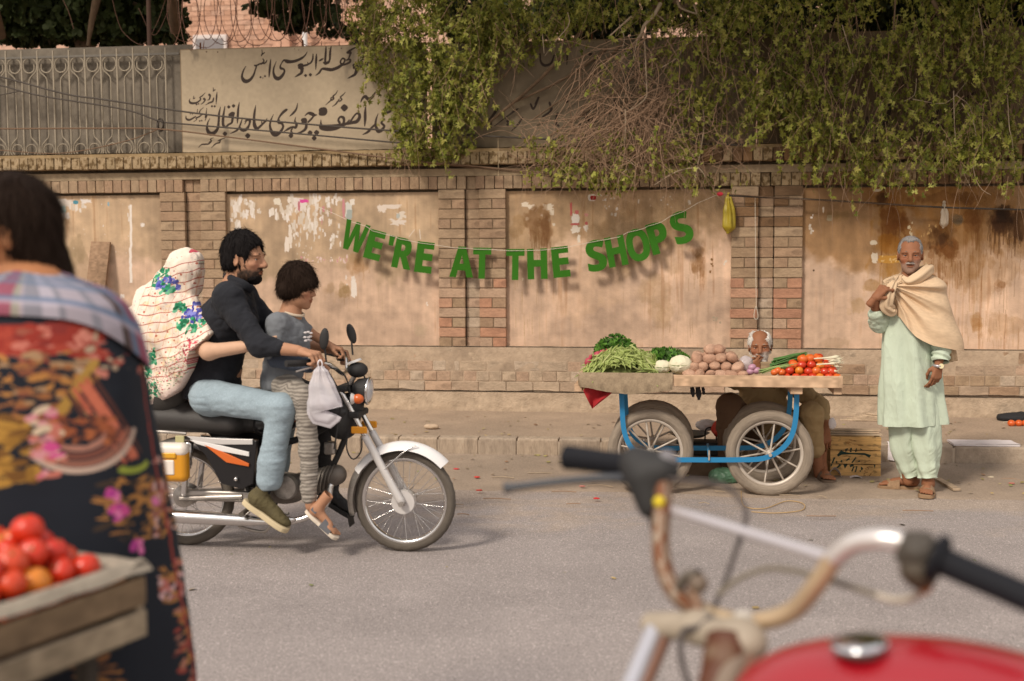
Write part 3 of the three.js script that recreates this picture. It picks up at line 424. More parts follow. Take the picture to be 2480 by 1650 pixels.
const INK_B = `0,275,10 45,215,18 100,240,34 200,230,34 290,195,30 350,150,18 385,95,6|270,290,40 300,290,44 300,320,44 275,320,40|310,340,40 300,400,34 250,435,24 205,462,8|320,300,24 380,285,24 410,270,20 440,250,22 465,200,20 470,125,10|395,265,10 390,245,8|360,440,34|430,430,38|520,125,10 515,220,26 510,350,8|560,225,14 590,210,24 620,190,10
|660,20,12 655,120,24 650,240,24 690,255,24 715,200,22 720,100,24 735,15,10|625,250,18 660,265,30 700,235,24|510,438,8 560,400,24 600,345,24 660,345,34 740,355,38 830,325,38 890,285,34|890,285,20 870,240,18 900,190,18 935,210,20 915,260,18 880,270,14|900,285,24 960,270,24 1010,240,26 1010,205,18 960,215,16|960,215,14 990,190,14 1010,140,20 1015,105,30 970,105,22 1000,80,24 1060,45,20 1130,8,12
|1070,290,40 1100,290,44 1100,320,44 1075,320,40|1110,350,40 1085,420,34 1030,455,24 980,480,8|1130,310,30 1200,300,34 1260,285,24 1270,250,16 1200,260,16 1150,270,20 1180,215,14 1215,205,10
|590,945,60 630,945,64 635,985,64 590,990,60|350,1030,8 400,990,26 450,1000,40 490,1020,30 525,1015,8|490,1020,20 440,1080,24 400,1120,22|320,1090,44 350,1090,46 350,1125,46 325,1130,44|375,1150,30 360,1220,34 300,1265,26 230,1285,8|425,1278,56|520,1275,60|485,1355,56|245,845,6 225,930,22 180,990,26 130,1035,8|215,1050,6 205,1110,18 230,1150,30 215,1200,30 170,1190,20 110,1220,28 45,1258,8|175,1200,18 150,1250,20 175,1290,16|145,1320,54
|585,1090,6 585,1150,24 600,1195,60 700,1205,76 800,1195,70 880,1170,50 960,1140,30 1000,1090,14|860,1130,26 840,1090,24 870,1045,26 915,1060,30 920,1120,28 890,1160,24|960,1150,24 1040,1130,36 1110,1110,44 1150,1050,36 1140,1000,28 1100,1000,22 1050,1060,22 1010,1130,26|925,912,80|1240,885,8 1232,980,28 1232,1080,30 1225,1180,10|1168,830,8 1190,780,26 1230,745,34 1270,780,36 1320,770,34 1360,720,24 1382,675,6
|1420,1000,6 1390,1090,22 1385,1170,26 1420,1250,40 1470,1240,40 1510,1180,26 1470,1130,24 1510,1080,24|1385,1150,24 1330,1200,26 1270,1265,30 1195,1303,8|1600,780,40 1560,870,40 1510,950,30 1490,990,30 1560,980,30 1610,960,20|1660,1040,16 1640,1130,20 1660,1230,30 1710,1270,40 1760,1255,34
|830,660,6 800,710,14 765,740,18 770,780,18 735,800,18 735,760,10 760,770,8|735,800,16 700,830,14 655,870,5|942,685,5 900,730,16 870,755,14 890,790,16 860,815,16 840,800,10 860,780,8|830,820,18 800,860,16 755,892,5`;
function board(x0, x1, y0, y1, z, label, draw, tone = 0, base = [172, 155, 130]) {
  const W = 1280, H = Math.round(1280 * (y1 - y0) / (x1 - x0)), c = canvas(W, H), g = c.getContext('2d'), im = g.createImageData(W, H);
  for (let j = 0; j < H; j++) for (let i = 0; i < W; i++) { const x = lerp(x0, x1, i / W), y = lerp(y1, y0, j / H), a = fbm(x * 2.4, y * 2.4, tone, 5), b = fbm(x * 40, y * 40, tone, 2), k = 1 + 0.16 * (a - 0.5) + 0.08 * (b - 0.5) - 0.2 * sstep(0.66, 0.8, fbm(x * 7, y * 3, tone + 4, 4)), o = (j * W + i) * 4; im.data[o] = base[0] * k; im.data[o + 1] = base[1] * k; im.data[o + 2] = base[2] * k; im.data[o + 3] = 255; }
  g.putImageData(im, 0, 0);
  g.strokeStyle = '#6d5436'; g.lineWidth = 5; g.globalAlpha = 0.5; g.strokeRect(2, 2, W - 4, H - 4); g.globalAlpha = 1; g.fillStyle = '#5d4630'; for (let i = 0; i < 9; i++) { g.beginPath(); g.arc(rr(0.1, 1) * W, rr(6, 20), rr(2, 4), 0, 7); g.fill(); }
  const Q = (px, py) => { const p = onZ(px, py, z); return [(p.x - x0) / (x1 - x0) * W, (y1 - p.y) / (y1 - y0) * H]; }, ws = W / (x1 - x0) / 274;
  g.fillStyle = '#33241a'; draw(g, Q, ws);
  const o = thing('lettered_board', label, 'sign', [(x0 + x1) / 2, y0, z]);
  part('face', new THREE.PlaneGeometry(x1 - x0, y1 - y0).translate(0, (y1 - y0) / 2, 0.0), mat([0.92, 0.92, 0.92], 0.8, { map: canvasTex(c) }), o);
  part('sheet', rbox(x1 - x0, y1 - y0, 0.012, 0.003, 0, (y1 - y0) / 2, -0.008), mat([0.40, 0.345, 0.27], 0.8, { map: texes.dirt }), o);
  for (const s of [-0.42, 0, 0.42]) part('stay', rod([s * (x1 - x0), 0.0, -0.03], [s * (x1 - x0), y1 - y0 + 0.06, -0.03], 0.008, 0.008, 6), rustIron, o);
}
board(-2.985, -0.74, 2.452, 3.378, -0.015, 'pale painted board with dark brush lettering beside the iron fence panel', (g, Q, ws) => { strokes(g, Q, 430, 110, 6.032, ws * 1.4, INK_A); strokes(g, Q, 680, 110, 6.031, ws * 1.4, INK_B); }, 2);
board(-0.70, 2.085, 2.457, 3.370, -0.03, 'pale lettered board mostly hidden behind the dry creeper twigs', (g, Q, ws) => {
  strokes(g, Q, 1090, 0, 6.03, ws, INK_A.split('\n').slice(0, 2).join('\n')); strokes(g, Q, 1240, 20, 6.03, ws, INK_B.split('\n').slice(0, 2).join('\n'));
  strokes(g, Q, 800, 0, 2.619, ws * 1.0, `1330,340,8 1335,390,12 1360,415,18 1400,400,14 1420,350,8|1505,305,6 1503,360,10 1500,410,6|1190,690,8 1160,710,14 1120,740,10 1040,800,6|1125,770,22|1125,790,20|1220,745,8 1190,790,14 1150,830,6|1300,660,10 1320,620,14 1290,690,14 1270,660,10|1390,650,12 1400,700,18 1350,740,14|1650,345,26|1440,720,14 1430,780,16 1450,800,10|1020,770,8 1020,810,8|940,790,10 1000,770,16 1060,690,20|1500,640,30|1600,700,20 1640,760,26 1720,740,18|1800,640,14 1840,720,20 1900,690,16`);
}, 6, [120, 105, 84]);  // darker base: grime plus creeper shade painted into the board colour
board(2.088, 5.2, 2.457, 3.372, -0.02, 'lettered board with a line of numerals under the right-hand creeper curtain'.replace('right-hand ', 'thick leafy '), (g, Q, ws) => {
  strokes(g, Q, 1600, 0, 2.678, ws * 1.05, `1035,320,6 1010,400,16 980,430,24 945,400,18 945,350,8|1300,320,6 1280,400,16 1240,425,22 1200,390,18 1195,340,8|1440,265,8 1400,280,20 1340,290,10|1090,290,12 1150,300,12|1180,545,10 1170,620,22 1140,680,20|1140,560,10 1130,640,18|1090,720,34 1060,740,20|1000,650,22 1040,630,14|1490,540,10 1490,650,22 1475,740,30 1440,810,40 1380,840,36 1340,810,24 1340,760,12|1710,830,10 1760,790,30 1800,720,26 1810,650,16|1900,690,10 1890,780,30 1850,815,44 1800,800,30|1640,750,34|1700,745,30|1260,715,30|2080,760,26 2130,720,20 2220,790,26|1980,640,20 2040,600,16|1410,530,22 1395,550,18`);
  g.font = 'bold ' + Math.round(30 * ws) + 'px serif'; const [nx, ny] = Q(2162, 344); g.save(); g.translate(nx, ny); g.scale(1.15, 0.62); g.textAlign = 'right'; g.fillText('995', 26 * ws, 0); g.restore();
  const [a, b] = Q(2070, 345); g.fillText('2', a, b); 
}, 9, [98, 80, 57]);  // base darkened further, shade under the leaves painted in along with grime
// ================================================================ BUILDING BEHIND THE WALL
{
  const zB = -10.5, b = thing('brick_building', 'sunlit pink brick building rising behind the wall and wire', 'building', [0, 0, zB]);
  const pink = BM([[0.66, 0.40, 0.29], [0.70, 0.43, 0.31], [0.62, 0.37, 0.26], [0.72, 0.47, 0.35], [0.64, 0.41, 0.31]]);
  part('wall', boxUV(box(34, 11, 0.3, 0, 5.5, -0.20)), mat([0.66, 0.44, 0.34], 0.95, { map: texes.dirt }), b);
  const lo = onZ(370, 128, zB), hi = onZ(900, -10, zB), row = 0.0875; let r = 0;
  for (let y = lo.y; y < hi.y; y += row, r++) for (let x = lo.x - (r % 2) * 0.12; x < hi.x; x += 0.242) brick(b, 'brick', x, x + 0.242, y, y + row, 0, 0.06, pink, 0.007);
  const px = onZ(686, 50, zB).x; part('pilaster', boxUV(box(0.30, 11, 0.18, px, 5.5, 0.06)), pink[0], b);
  const wx = onZ(512, 92, zB).x; part('window_frame', rbox(0.62, 1.3, 0.10, 0.02, wx, onZ(512, 100, zB).y - 0.55, 0.05), mat([0.62, 0.55, 0.52], 0.7), b);
  part('window_pane', box(0.50, 1.16, 0.02, wx, onZ(512, 100, zB).y - 0.55, 0.10), mat([0.22, 0.20, 0.20], 0.12, {}), b);
  part('drain_pipe', rod([onZ(746, 70, zB).x, 0, 0.2], [onZ(746, 70, zB).x, onZ(746, 62, zB).y, 0.2], 0.07, 0.045, 12), mat([0.72, 0.70, 0.68], 0.5), b);
  setting('yard', boxUV(box(40, 0.06, 12, 0, -0.02, -6.2), 0.6), mat([0.30, 0.24, 0.17], 1, { map: texes.dirt }));
}

// ================================================================ FOLIAGE
function leafGeo(n, len, wid, spread, pointed) {          // a sprig: n leaflets fanned round a point, each folded along its rib
  const P = [], I = [], U = [];
  for (let i = 0; i < n; i++) {
    const a = (i - (n - 1) / 2) * spread + (i % 2 ? 0.1 : -0.06), l = len * (1 - 0.22 * Math.abs(i - (n - 1) / 2) / n * 2), c = Math.cos(a), s = Math.sin(a), q = (along, side, lift) => P.push(s * along + c * side, c * along - s * side, lift);
    const k = P.length / 3; q(0.12 * l, 0, 0); q(pointed ? 0.42 * l : 0.5 * l, wid, 0.12 * l); q(pointed ? 0.42 * l : 0.5 * l, -wid, 0.12 * l); q(0.72 * l, 0, -0.02 * l); q(l, 0, -0.10 * l); q(0.8 * l, wid * (pointed ? 0.45 : 0.75), 0.04 * l); q(0.8 * l, -wid * (pointed ? 0.45 : 0.75), 0.04 * l);
    for (let j = 0; j < 7; j++) U.push(0.5, 0.5);
    I.push(k, k + 3, k + 1, k, k + 2, k + 3, k + 1, k + 3, k + 5, k + 5, k + 3, k + 4, k + 2, k + 6, k + 3, k + 6, k + 4, k + 3);
  }
  const g = new THREE.BufferGeometry(); g.setAttribute('position', new THREE.Float32BufferAttribute(P, 3)); g.setAttribute('uv', new THREE.Float32BufferAttribute(U, 2)); g.setIndex(I); g.computeVertexNormals(); return g;
}
const leafMat = (o = {}) => new THREE.MeshPhysicalMaterial({ color: 0xffffff, roughness: 0.62, side: THREE.DoubleSide, transmission: 0.22, thickness: 0, specularIntensity: 0.4, ...o });
const creeperLeaf = leafGeo(5, 0.050, 0.0092, 0.70, true), smallLeaf = leafGeo(3, 0.044, 0.013, 0.75, true), broadLeaf = leafGeo(3, 0.12, 0.036, 0.7, false);
function foliage(parent, name, geo, spots, palette, m, s0, s1, droop = 0.5) {
  const im = new THREE.InstancedMesh(geo, m, spots.length), q = new THREE.Quaternion(), e = new THREE.Euler(), M = new THREE.Matrix4(), c = new THREE.Color();
  spots.forEach((p, i) => { e.set(rr(-1, 1) - 0.3, rr(-3.14, 3.14), 3.14 * droop * rr(0.4, 1.6) + rr(-0.9, 0.9)); q.setFromEuler(e); const s = rr(s0, s1); M.compose(p, q, V(s, s, s)); im.setMatrixAt(i, M); const k = pick(palette), f = rr(0.8, 1.2); c.setRGB(k[0] * f, k[1] * f, k[2] * f); im.setColorAt(i, c); });
  im.name = name; im.userData.kind = 'stuff'; parent.add(im); return im;
}
// spots inside an ellipsoid that stands over the given pixel at depth plane z, thinned by noise so that gaps stay open
function blob(px, py, rx, ry, n, z0, z1, thr = 0.42, fq = 7) {
  const out = [], c = onZ(px, py, (z0 + z1) / 2), k = 278; let tries = 0;
  while (out.length < n && tries++ < n * 12) { const a = rr(-1, 1), b = rr(-1, 1), d = rr(-1, 1); if (a * a + b * b + d * d > 1) continue; const p = V(c.x + a * rx / k, c.y + b * ry / k, lerp(z0, z1, (d + 1) / 2)); if (fbm(p.x * fq, p.y * fq, p.z * fq, 2) < thr + rr(-0.06, 0.06)) continue; out.push(p); }
  return out;
}
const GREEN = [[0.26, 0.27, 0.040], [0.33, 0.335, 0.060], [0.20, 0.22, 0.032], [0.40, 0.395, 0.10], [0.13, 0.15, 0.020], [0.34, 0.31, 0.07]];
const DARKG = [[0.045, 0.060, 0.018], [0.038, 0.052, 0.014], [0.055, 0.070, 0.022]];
const bark = mat([0.20, 0.135, 0.085], 0.95, { map: texes.dirt }), twigM = mat([0.30, 0.19, 0.12], 0.95), paleM = mat([0.46, 0.37, 0.27], 0.9, { map: texes.dirt });
function wander(p, dir, len, steps, bend, grav = 0) { const pts = [p.clone()], d = dir.clone().normalize(), s = len / steps; for (let i = 0; i < steps; i++) { d.x += rr(-bend, bend); d.y += rr(-bend, bend) - grav; d.z += rr(-bend, bend) * 0.6; d.normalize(); p = p.clone().addScaledVector(d, s); pts.push(p); } return pts; }
function twigTube(pts, r0, r1, rad = 4) { return limb(pts, pts.map((_, i) => lerp(r0, r1, i / (pts.length - 1))), { seg: pts.length * 2, n: rad, cap: false, up: V(0.31, 0.2, 0.93) }); }
const mergeTubes = (list) => mergeGeometries(list);

// drooping sprays: leaves set along hanging shoots; returns leaf spots and the shoots' tubes
function sprays(starts, n, len0, len1, step = 0.024) {
  const spots = [], tubes = [];
  for (let i = 0; i < n; i++) { const [x, y, rx, ry, z0, z1] = pick(starts), pts = wander(onZ(x + rr(-rx, rx), y + rr(-ry, ry), rr(z0, z1)), V(rr(-0.7, 0.7), rr(-0.9, -0.2), rr(-0.1, 0.35)), rr(len0, len1), 9, 0.16, 0.07); tubes.push(twigTube(pts, rr(0.0018, 0.003), 0.0008)); const c = curve(pts), L = c.getLength(); for (let d = L * rr(0.05, 0.4); d < L; d += step * rr(0.5, 1.5)) { const p = c.getPoint(d / L); spots.push(p.add(V(rr(-0.016, 0.016), rr(-0.014, 0.014), rr(-0.016, 0.016)))); } }
  return { spots, tubes };
}
// A: the dense bright green bush over the first board
{
  const t = thing('leafy_creeper', 'dense bright green leafy bush spilling over the lettered board', 'creeper');
  const B = [[960, 60, 120, 95, 620], [1060, 100, 130, 120, 800], [1025, 220, 90, 95, 500], [1075, 300, 90, 90, 460], [1035, 360, 75, 40, 170], [910, 130, 40, 70, 160], [1180, 50, 110, 65, 560], [1295, 50, 110, 55, 420], [985, 310, 50, 55, 120], [1110, 205, 80, 100, 520], [900, 45, 55, 60, 200], [1400, 30, 90, 40, 240], [1260, 120, 40, 50, 70], [1195, 120, 60, 70, 260], [975, 400 - 20, 40, 25, 40]];
  let s = []; for (const [x, y, rx, ry, n] of B) s = s.concat(blob(x, y, rx * 1.05, ry * 1.05, Math.round(n * 1.15), -0.12, 0.42, 0.45));
  const sp = sprays([[925, 50, 40, 50, 0.1, 0.4], [965, 180, 40, 50, 0.1, 0.4], [1020, 260, 40, 40, 0.1, 0.4], [1060, 290, 70, 40, 0.1, 0.45], [1180, 60, 60, 60, 0.1, 0.45], [1290, 50, 90, 40, 0.1, 0.5], [1130, 200, 60, 60, 0.1, 0.4]], 130, 0.15, 0.42); s = s.concat(sp.spots);
  // above the frame the bush goes on
  for (const [x, y, rx, ry, n] of [[1000, -90, 200, 110, 1100], [1250, -110, 220, 110, 1000], [1500, -120, 200, 100, 700]]) s = s.concat(blob(x, y, rx, ry, n, -0.5, 0.55, 0.40));
  foliage(t, 'foliage', creeperLeaf, s, GREEN, leafMat({ transmission: 0.35 }), 0.42, 1.0);
  const tw = []; for (let i = 0; i < 150; i++) { const [x, y, rx, ry] = pick(B); tw.push(twigTube(wander(onZ(x + rr(-rx, rx) * 0.7, y - rr(0, ry), rr(-0.1, 0.38)), V(rr(-0.8, 0.8), -1, rr(-0.2, 0.3)), rr(0.15, 0.45), 6, 0.25, 0.02), rr(0.0018, 0.0035), 0.001)); }
  part('twigs', mergeTubes(tw), twigM, t).userData.kind = 'stuff';
  part('shoots', mergeTubes(sp.tubes), twigM, t).userData.kind = 'stuff';
  for (const [a, b, c, r] of [[[1330, -60], [1200, 110], [1040, 300], 0.022], [[1380, -40], [1260, 140], [1120, 290], 0.016], [[1240, -80], [1080, 60], [930, 130], 0.018]]) part('branch', twigTube([onZ(...a, -0.1), onZ((a[0] + b[0]) / 2 + 15, (a[1] + b[1]) / 2, -0.02), onZ(...b, 0.04), onZ(...c, 0.15)], r, r * 0.35, 7), bark, t);
}
// B: dry brown twigs with a few pale branches
{
  const t = thing('dry_creeper', 'tangle of dry brown creeper twigs with pale bare branches over the board', 'creeper');
  const tw = [];
  const hub = [[1455, 160, 60], [1470, 240, 40], [1440, 300, 60], [1560, 290, 60], [1590, 260, 50], [1520, 330, 70], [1690, 80, 50], [1560, 120, 60], [1630, 220, 50]];
  for (let i = 0; i < 430; i++) { const [x, y, r] = pick(hub); const dx = rr(-1, 1), dn = rr(-1.1, -0.1); tw.push(twigTube(wander(onZ(x + rr(-r, r), y + rr(-r, r) * 0.6, rr(0.02, 0.40)), V(dx - 0.25, dn, rr(-0.15, 0.25)), rr(0.25, 0.75), 9, 0.28, 0.03), rr(0.0022, 0.0042), 0.0012)); }
  for (let i = 0; i < 300; i++) { const px = rr(1260, 1780), py = rr(280, 410); tw.push(twigTube(wander(onZ(px, py, rr(0.05, 0.4)), V(rr(-1, 1), rr(-0.9, 0.3), rr(-0.1, 0.2)), rr(0.2, 0.5), 9, 0.38, 0.02), rr(0.0018, 0.0032), 0.001)); }
  for (let i = 0; i < 60; i++) { const px = rr(1560, 1620), py = rr(220, 270); tw.push(twigTube(wander(onZ(px, py, rr(0.1, 0.35)), V(rr(-1, 1), rr(-1, 1), rr(-0.2, 0.2)), rr(0.2, 0.45), 12, 0.5, 0.01), 0.0022, 0.001)); }
  part('twigs', mergeTubes(tw), twigM, t).userData.kind = 'stuff';
  const pale = [[[1600, 8], [1585, 35], [1560, 62], [1552, 85], [1525, 118], [1502, 150], 0.017], [[1530, 40], [1505, 62], [1476, 88], 0.011], [[1585, 30], [1610, 50], [1625, 58], 0.007], [[1560, 80], [1566, 200], [1565, 235], [1545, 255], [1520, 270], 0.007], [[1515, 265], [1515, 320], [1512, 370], [1518, 405], [1530, 430], 0.0075], [[1515, 380], [1480, 370], [1452, 400], 0.004], [[1515, 385], [1540, 405], 0.004], [[1518, 410], [1500, 430], [1492, 470], 0.005], [[1700, 240], [1705, 310], [1690, 400], [1680, 480 - 30], 0.007], [[1690, 405], [1640, 415], [1585, 448], 0.006], [[1690, 405], [1708, 430], 0.004], [[1680, 10], [1690, 40], [1704, 80], [1660, 110], [1640, 140], [1600, 165], 0.008], [[1290, 30], [1310, 60], [1318, 130], 0.006], [[1375, 30], [1378, 60], [1345, 100], [1320, 135], 0.005], [[1930, 200], [1960, 225], [1985, 275], 0.008], [[1500, 60], [1512, 90], [1508, 115], 0.004], [[1545, 90], [1535, 140], [1545, 150], 0.005], [[1640, 0], [1650, 20], [1690, 35], 0.012], [[1900, 215], [1895, 260], 0.005], [[2170, -20], [2165, 60], [2160, 90], 0.008], [[2260, 0], [2280, 50], [2290, 85], 0.02]];
  pale.forEach((p, i) => { const r = p[p.length - 1], pts = p.slice(0, -1).map((q, k) => onZ(q[0], q[1], 0.30 + 0.05 * Math.sin(i * 2 + k))); if (pts.length < 3) pts.splice(1, 0, pts[0].clone().lerp(pts[pts.length - 1], 0.5).add(V(0.01, 0, 0.01))); part('branch', twigTube(pts, r, r * 0.55, 7), i > 18 ? bark : paleM, t); });
  const sp = sprays([[1330, 330, 80, 40, 0.1, 0.4], [1430, 350, 90, 40, 0.1, 0.45], [1560, 330, 90, 40, 0.1, 0.45], [1500, 100, 80, 60, 0.1, 0.45], [1680, 330, 60, 40, 0.1, 0.4]], 70, 0.15, 0.4, 0.03); const B = [[1400, 425, 150, 38, 210], [1480, 445, 70, 28, 90], [1560, 415, 60, 25, 40], [1340, 380, 60, 40, 40], [1420, 360, 120, 60, 60], [1670, 265, 55, 55, 210], [1490, 370, 60, 40, 30], [1650, 380, 80, 40, 60]]; let s = [];
  for (const [x, y, rx, ry, n] of B) s = s.concat(blob(x, y, rx, ry, n, 0.05, 0.45, 0.42, 9)); s = s.concat(sp.spots); foliage(t, 'foliage', smallLeaf, s, GREEN, leafMat({ transmission: 0.35 }), 0.55, 1.1); part('shoots', mergeTubes(sp.tubes), twigM, t).userData.kind = 'stuff';
  // heavy old stems crossing behind, dark in the shade
  for (const [a, b, r] of [[[1180, 300], [1420, 60], 0.02], [[1240, 250], [1480, 110], 0.016], [[1330, 330], [1640, 90], 0.018], [[1480, 300], [1720, 120], 0.02], [[1560, 60], [1700, -20], 0.03], [[1600, -20], [1760, 90], 0.03], [[1380, 320], [1600, 180], 0.012], [[1290, 290], [1520, 90], 0.012]]) part('stem', twigTube([onZ(...a, 0.02), onZ((a[0] + b[0]) / 2 + 12, (a[1] + b[1]) / 2 + 8, 0.05), onZ(...b, -0.05)], r * 0.6, r, 6), bark, t);
}
// C: loose leafy sprays to the end of the wall
{
  const t = thing('hanging_creeper', 'loose curtain of hanging green creeper sprays over the darkened boards', 'creeper');
  const B = [[1700, 60, 110, 70, 240], [1830, 60, 100, 70, 360], [1790, 20, 90, 40, 260], [1650, 150, 60, 45, 110], [1780, 180, 70, 70, 150], [1890, 215, 80, 50, 240], [1960, 290, 85, 60, 280], [1870, 280, 60, 45, 130], [2060, 60, 60, 60, 60], [2130, 150, 75, 60, 170], [2210, 120, 70, 70, 240], [2260, 60, 80, 60, 180], [2190, 230, 80, 50, 130], [2130, 330, 55, 45, 90], [2060, 240, 80, 70, 90], [2230, 345, 60, 35, 70], [2340, 150, 90, 120, 360], [2425, 230, 60, 120, 280], [2420, 380, 50, 50, 90], [2080, 415, 45, 26, 50], [2165, 425, 30, 30, 34], [2340, 330, 70, 60, 120], [2330, 30, 110, 60, 380], [1720, 430, 90, 40, 50], [2010, 440, 50, 30, 34], [2330, 400, 60, 16, 60], [1960, 120, 60, 50, 50], [2460, 440, 24, 26, 24], [1620, 20, 120, 40, 260], [1960, 30, 140, 45, 260], [1480, 20, 90, 40, 200], [2060, 330, 70, 50, 70], [2280, 260, 90, 80, 150], [1760, 300, 60, 50, 60], [2010, 170, 60, 60, 80], [2440, 90, 70, 80, 200]];
  let s = []; for (const [x, y, rx, ry, n] of B) s = s.concat(blob(x, y, rx * 1.12, ry * 1.15, Math.round(n * 0.8), 0.02, 0.50, 0.47, 6));
  for (const [x, y, rx, ry, n] of [[1800, -90, 260, 110, 1000], [2100, -100, 260, 120, 1200], [2400, -80, 260, 120, 1400], [2650, 60, 160, 200, 800]]) s = s.concat(blob(x, y, rx, ry, n, -0.6, 0.6, 0.38));
  const sp = sprays([[1640, 40, 110, 40, 0.0, 0.4], [1820, 30, 120, 60, 0.0, 0.45], [1800, 150, 90, 40, 0.1, 0.45], [1920, 200, 90, 40, 0.1, 0.5], [2000, 60, 90, 50, 0, 0.4], [2180, 60, 110, 60, 0.0, 0.5], [2150, 220, 110, 60, 0.1, 0.5], [2350, 60, 130, 70, 0, 0.5], [2400, 230, 80, 80, 0.1, 0.5], [2080, 320, 120, 30, 0.1, 0.45], [2300, 320, 110, 30, 0.1, 0.5], [1960, 280, 60, 30, 0.2, 0.5]], 300, 0.22, 0.62); s = s.concat(sp.spots);
  foliage(t, 'foliage', creeperLeaf, s, GREEN, leafMat({ transmission: 0.35 }), 0.4, 1.05);
  const tw = []; for (let i = 0; i < 210; i++) { const [x, y, rx, ry] = pick(B); tw.push(twigTube(wander(onZ(x + rr(-rx, rx) * 0.8, y - rr(0, ry), rr(0.02, 0.45)), V(rr(-0.5, 0.5), -1, rr(-0.1, 0.2)), rr(0.2, 0.6), 7, 0.22, 0.03), rr(0.0016, 0.0032), 0.001)); }
  for (let i = 0; i < 120; i++) tw.push(twigTube(wander(onZ(rr(1650, 2480), rr(20, 260), rr(0.0, 0.3)), V(rr(-0.6, 0.6), -1, 0), rr(0.3, 0.8), 8, 0.2, 0.04), 0.002, 0.001));
  part('twigs', mergeTubes(tw.concat(sp.tubes)), twigM, t).userData.kind = 'stuff';
  const vines = [[[2310, 220], [2312, 300], [2318, 360], [2335, 420], [2352, 455], 0.004], [[2330, 250], [2365, 320], [2358, 410], [2375, 455], [2400, 478 - 6], 0.004], [[2315, 230], [2350, 260], [2364, 330], 0.003], [[2370, 20], [2385, 120], [2380, 160], 0.006], [[2040, 60], [2065, 150], [2062, 190], [2048, 205], 0.004], [[2220, 190], [2215, 230], [2190, 245], 0.004], [[2440, 230], [2445, 310], [2452, 340], [2458, 420], 0.004], [[2210, 240], [2290, 250], [2340, 200], 0.003]];
  vines.forEach((p, i) => part('vine', twigTube(p.slice(0, -1).map((q, k) => onZ(q[0], q[1], 0.38 + 0.04 * Math.sin(i + k))), p[p.length - 1], p[p.length - 1] * 0.5, 6), paleM, t));
}
{ // unseen leafy boughs above the frame, reach and density shaped to shade the wall
  const t = thing('unseen_shade_boughs', 'unseen leafy boughs above the frame shaped to shade the wall', 'creeper'); const s = [];
  for (let i = 0; i < 36000; i++) { const x = rr(-6.5, 7.0), z = rr(-1.0, 3.6), reach = lerp(1.1, 3.3, sstep(-4.0, 3.0, x)) + 0.9 * (fbm(x * 0.8, 5) - 0.5); if (z > reach) continue; const y = 3.98 + 0.75 * fbm(x * 0.9, z * 0.9) + rr(0, 0.8) + 0.12 * Math.max(0, z); if (fbm(x * 1.4, y, z * 1.4, 3) < 0.46 - 0.14 * sstep(-2.5, 2.5, x) + 0.10 * sstep(0.6, 1, z / reach)) continue; s.push(V(x, y, z)); }
  foliage(t, 'foliage', broadLeaf, s, GREEN, leafMat(), 0.6, 1.15); for (const [x, l] of [[-5.2, 0.9], [-3.4, 1.1], [-0.8, 1.7], [1.2, 2.2], [2.9, 2.1], [4.3, 1.9]]) part('bough', twigTube([V(x, 3.7, -0.9), V(x + 0.2, 4.25, -0.2), V(x + 0.1, 4.45, 0.6), V(x + 0.3, 4.5, l)], 0.05, 0.012, 7), bark, t);
}
// trees standing behind the wall: dark crowns against the bright building
function darkTree(label, trunk, r, B, pal, sc0, sc1, limbs) {
  const base = onZ(trunk[0][0], trunk[0][1], trunk[0][2]), t = thing('broad_leaf_tree', label, 'tree');
  const pts = [V(base.x - 0.1, 0, trunk[0][2]), V(base.x - 0.05, 1.6, trunk[0][2])].concat(trunk.map((q) => onZ(...q)));
  part('trunk', twigTube(pts, r, r * 0.5, 10), bark, t);
  limbs.forEach((l) => part('limb', twigTube(l.map((q) => onZ(...q)), r * 0.35, r * 0.12, 6), bark, t));
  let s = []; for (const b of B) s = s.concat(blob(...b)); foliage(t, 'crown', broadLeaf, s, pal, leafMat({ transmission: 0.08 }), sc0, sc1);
}
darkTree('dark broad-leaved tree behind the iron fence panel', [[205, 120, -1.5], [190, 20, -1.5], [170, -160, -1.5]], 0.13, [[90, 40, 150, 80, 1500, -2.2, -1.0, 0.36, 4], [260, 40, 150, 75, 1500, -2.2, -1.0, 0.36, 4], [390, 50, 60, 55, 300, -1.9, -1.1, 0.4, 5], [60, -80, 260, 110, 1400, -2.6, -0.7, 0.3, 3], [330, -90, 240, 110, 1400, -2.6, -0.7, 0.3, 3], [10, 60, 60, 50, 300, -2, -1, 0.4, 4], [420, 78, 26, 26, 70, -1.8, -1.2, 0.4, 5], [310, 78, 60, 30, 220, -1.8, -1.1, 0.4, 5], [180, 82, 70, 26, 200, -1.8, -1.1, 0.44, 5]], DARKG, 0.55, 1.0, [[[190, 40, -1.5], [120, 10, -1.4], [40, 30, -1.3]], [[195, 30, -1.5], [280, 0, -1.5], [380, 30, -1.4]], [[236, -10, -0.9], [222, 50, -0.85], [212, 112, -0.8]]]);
darkTree('dark tree branch cluster hanging above the coiled wire', [[900, 60, -2.4], [880, -60, -2.4], [800, -180, -2.3]], 0.10, [[715, 35, 100, 38, 240, -2.0, -1.3, 0.40, 5], [800, 50, 36, 40, 70, -1.9, -1.3, 0.42, 5], [690, 60, 40, 20, 30, -1.9, -1.4, 0.4, 6], [640, 20, 40, 24, 40, -1.9, -1.4, 0.4, 6], [740, -60, 200, 80, 700, -2.4, -1.0, 0.36, 3], [860, 90, 20, 30, 26, -1.8, -1.4, 0.4, 5]], DARKG, 0.5, 0.95, [[[860, -60, -2.2], [760, 0, -1.8], [690, 40, -1.6]], [[840, -50, -2.1], [810, 30, -1.7], [800, 70, -1.6]]]);
